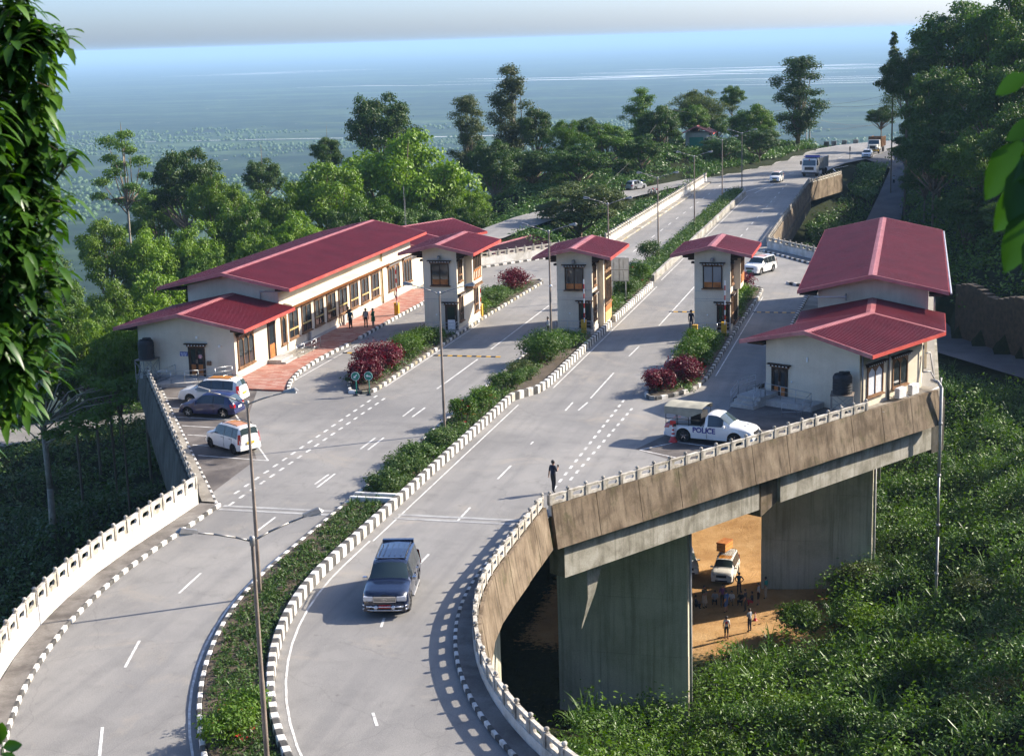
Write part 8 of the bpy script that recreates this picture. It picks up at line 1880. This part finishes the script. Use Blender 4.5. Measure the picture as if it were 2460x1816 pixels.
shrub((-15.0, 107.2), (1.35, 2.6), 1.35, 'leaf_mid', 'tall weedy green bush on the third booth island', 136, .17, 4600, group=GB)
shrub((-14.9, 112.8), (1.35, 2.6), 1.1, 'leaf_mid', 'green bush around the yellow cabinet of the third booth', 137, .17, 3600, group=GB)
shrub((-14.8, 128.6), (1.2, 2.4), 1.0, 'leaf_median', 'grassy bush just behind the third booth', 138, .17, 2800, group=GB)
shrub((-14.7, 133.8), (1.2, 2.4), 1.1, 'leaf_bright', 'bright grassy bush further behind the third booth', 139, .17, 2800, group=GB)
shrub((-14.8, 138.8), (1.2, 1.5), 1.5, 'leaf_croton', 'dark red shrub in front of the white crossover', 140, .2, 2600, group=CR)

_b = [((-3.2, 106.6), (1.7, 1.6), 2.0, 'leaf_olive', 'grey-green bush leaning on the second pier'), ((-6.8, 99.6), (1.5, 1.6), 1.5, 'leaf_mid', 'round bush on the slope nearest the yard edge'), ((-1.6, 95.5), (1.9, 2.0), 1.9, 'leaf_bright', 'bright bush on the slope straight below the diagonal deck'),
      ((2.0, 86.5), (2.0, 2.2), 2.0, 'leaf_mid', 'big bush in the middle of the lower slope'), ((-6.0, 83.5), (1.9, 1.9), 1.8, 'leaf_bright', 'bright bush beside the foot of the first pier'), ((-9.5, 78.5), (1.6, 1.8), 1.6, 'leaf_mid', 'bush at the lower picture edge next to the first pier'), ((4.6, 96.0), (1.9, 2.0), 1.9, 'leaf_olive', 'olive bush on the slope beside the tall waste pipe'), ((3.6, 77.5), (1.8, 1.8), 1.6, 'leaf_dark', 'dark bush in the lower picture corner of the slope')]
for i, (l_, r_, h_, m_, lab) in enumerate(_b): shrub(l_, r_, h_, m_, lab, 160+i, .24, 4200, cat='bush', group='bushes on the slope below the deck', z=Hh(*l_)+.35)

# ------------------------------------------------------------------ leaves close to the viewer
def near_leaf_verts(base, d, up, L, Wd, bend):
    """folded, drooping leaf: 2 x 5 quads"""
    d = Vector(d).normalized(); s = d.cross(Vector(up)).normalized(); n = s.cross(d).normalized(); v = []; f = []
    prof = [(0, .05), (.18, .55), (.45, 1.0), (.72, .78), (.9, .38), (1.0, .02)]
    for t, w in prof:
        c = Vector(base)+d*(L*t)+Vector((0, 0, -bend*L*t*t)); e = w*Wd/2
        v += [c-s*e+n*e*.28, c, c+s*e+n*e*.28]
    for i in range(len(prof)-1): f += [(i*3, i*3+1, i*3+4, i*3+3), (i*3+1, i*3+2, i*3+5, i*3+4)]
    return v, f
def near_tree():
    rng = random.Random(3); z0 = Hh(-9.6, 11.5)
    r = thing('tree', (-9.6, 11.5, z0), 'close tree whose glossy drooping leaves hang into the picture from the side', 'tree')
    t = MB(); t.path([(-9.6, 11.5, z0-.3), (-9.4, 11.4, 18), (-9.2, 11.3, 22), (-9.0, 11.2, 25.5)], [.30, .25, .2, .13], 10); t.build('trunk', 'bark', r, True)
    tips = [(-6.69, 11.01, 23.3), (-6.42, 11.05, 23.12), (-6.78, 10.92, 22.99), (-6.52, 10.94, 22.74), (-6.74, 10.84, 22.61), (-6.54, 10.87, 22.4), (-6.66, 10.78, 22.26), (-6.36, 10.88, 22.2), (-6.58, 10.77, 22.02), (-6.42, 10.78, 21.87), (-6.72, 10.68, 21.89), (-6.78, 10.6, 21.61), (-6.52, 10.71, 21.67), (-6.55, 10.65, 21.46), (-6.46, 10.65, 21.32), (-6.74, 10.54, 21.26), (-6.52, 10.59, 21.12), (-6.63, 10.5, 20.98), (-6.50, 10.56, 20.91), (-6.76, 10.42, 20.78), (-6.62, 10.47, 20.7), (-6.72, 10.38, 20.54), (-6.72, 10.37, 20.36), (-6.82, 10.31, 20.3), (-6.54, 10.96, 22.92), (-6.86, 10.94, 23.2), (-6.83, 10.76, 22.37), (-6.82, 10.47, 21.06)]
    for _ in range(45):
        z = rng.uniform(20.4, 23.5); tips.append((rng.uniform(-7.1, -6.58), 10.33+(z-20.3)*.23, z))
    lb = MB(); lv = MB()
    hubs = [Vector((-9.05, 11.2, 25)), Vector((-9.15, 11.25, 23.4)), Vector((-9.25, 11.3, 22)), Vector((-9.35, 11.35, 20.6))]
    for p in tips+[(x-rng.uniform(.02, .7), y+rng.uniform(-.5, .6), z+rng.uniform(-.3, .3)) for x, y, z in tips for _ in (0, 1)]:
        p = Vector(p); h = min(hubs, key=lambda q: abs(q.z-p.z-.5)); lb.path([h, h.lerp(p, .6)+Vector((0, 0, .12)), p], [.03, .014, .006], 5)
        for i in range(rng.randrange(17, 25)):
            a = rng.random()*6.28; d = Vector((math.cos(a), math.sin(a), rng.uniform(-.45, .35))); v, f = near_leaf_verts(p+Vector((rng.uniform(-.07, .07), rng.uniform(-.09, .09), rng.uniform(-.10, .10))), d, (0, 0, 1), rng.uniform(.13, .23), rng.uniform(.055, .085), rng.uniform(.2, .9)); lv.add(v, f)
    lb.build('limbs', 'bark', r, True); lv.build('crown', 'leaf_near', r, True)
near_tree()
def near_sprays():
    rng = random.Random(6); z0 = Hh(1.6, 6.6)
    r = thing('tree', (1.6, 6.6, z0), 'close broad-leaved tree of which a few blurred leaves enter at the frame edge', 'tree')
    MB().path([(1.6, 6.6, z0-.2), (1.5, 6.6, 20), (1.3, 6.55, 23.5)], [.12, .09, .05], 8).build('trunk', 'bark', r, True)
    lv = MB(); tw = MB()
    for p, d, L in (((.42, 6.40, 22.80), (-.9, 0, -.25), .13), ((.46, 6.4, 22.62), (-.8, -.2, -.2), .13), ((.40, 6.33, 22.56), (-.7, -.2, -.9), .22), ((.44, 6.33, 22.50), (-.35, -.3, -1), .24), ((.46, 6.30, 22.42), (-.75, 0, -.75), .22), ((.45, 6.28, 22.30), (-.5, -.2, -.9), .22), ((.48, 6.28, 22.25), (-.15, -.3, -1), .22), ((.47, 6.3, 22.6), (-.2, .3, -.9), .2)):
        v, f = near_leaf_verts(p, d, (.2, -.9, .4), L, L*.62, .25); lv.add(v, f); tw.path([(1.0, 6.5, p[2]+.35), (.62, 6.42, p[2]+.12), p], [.012, .007, .004], 5)
    tw.build('limbs', 'bark', r, True); lv.build('crown', 'leaf_near', r, True)
    z0 = Hh(-5.3, 7.2); r = thing('plant', (-5.3, 7.2, z0), 'fresh green sprig poking in at the lower picture corner', 'plant'); st = MB(); lv = MB()
    st.path([(-5.3, 7.2, z0), (-5.15, 7.3, 18.2), (-5.06, 7.33, 19.1)], [.025, .012, .005], 6); st.path([(-5.3, 7.2, z0), (-4.75, 7.35, 18.6), (-4.72, 7.36, 19.0)], [.02, .008, .003], 5)
    for p, d, L in (((-5.06, 7.33, 19.1), (.1, 0, 1), .14), ((-5.06, 7.33, 19.06), (.9, .1, .3), .13), ((-5.06, 7.32, 19.03), (.7, -.1, -.25), .13), ((-5.07, 7.33, 19.08), (-.5, 0, .8), .12)):
        v, f = near_leaf_verts(p, d, (.2, -.95, .3), L, L*.6, .12); lv.add(v, f)
    st.build('stem', 'leaf_near', r, True); lv.build('foliage', 'leaf_near', r, True)
near_sprays()
# ------------------------------------------------------------------ haze
def haze():
    m = bpy.data.materials.new('haze'); m.use_nodes = True; nt = m.node_tree; nt.nodes.clear()
    v = nt.nodes.new('ShaderNodeVolumePrincipled'); v.inputs['Color'].default_value = (0.42, 0.66, 0.90, 1); v.inputs['Density'].default_value = 9.5e-5; v.inputs['Anisotropy'].default_value = 0.0
    o = nt.nodes.new('ShaderNodeOutputMaterial'); nt.links.new(v.outputs[0], o.inputs['Volume'])
    MATS['haze'] = m
    h = MB().box(-65000, 65000, -1500, 95000, PZ-1.5, 36).build('haze', 'haze'); h['kind'] = 'stuff'; h['label'] = 'pale blue haze hanging over the whole valley'; h['category'] = 'haze'
haze()
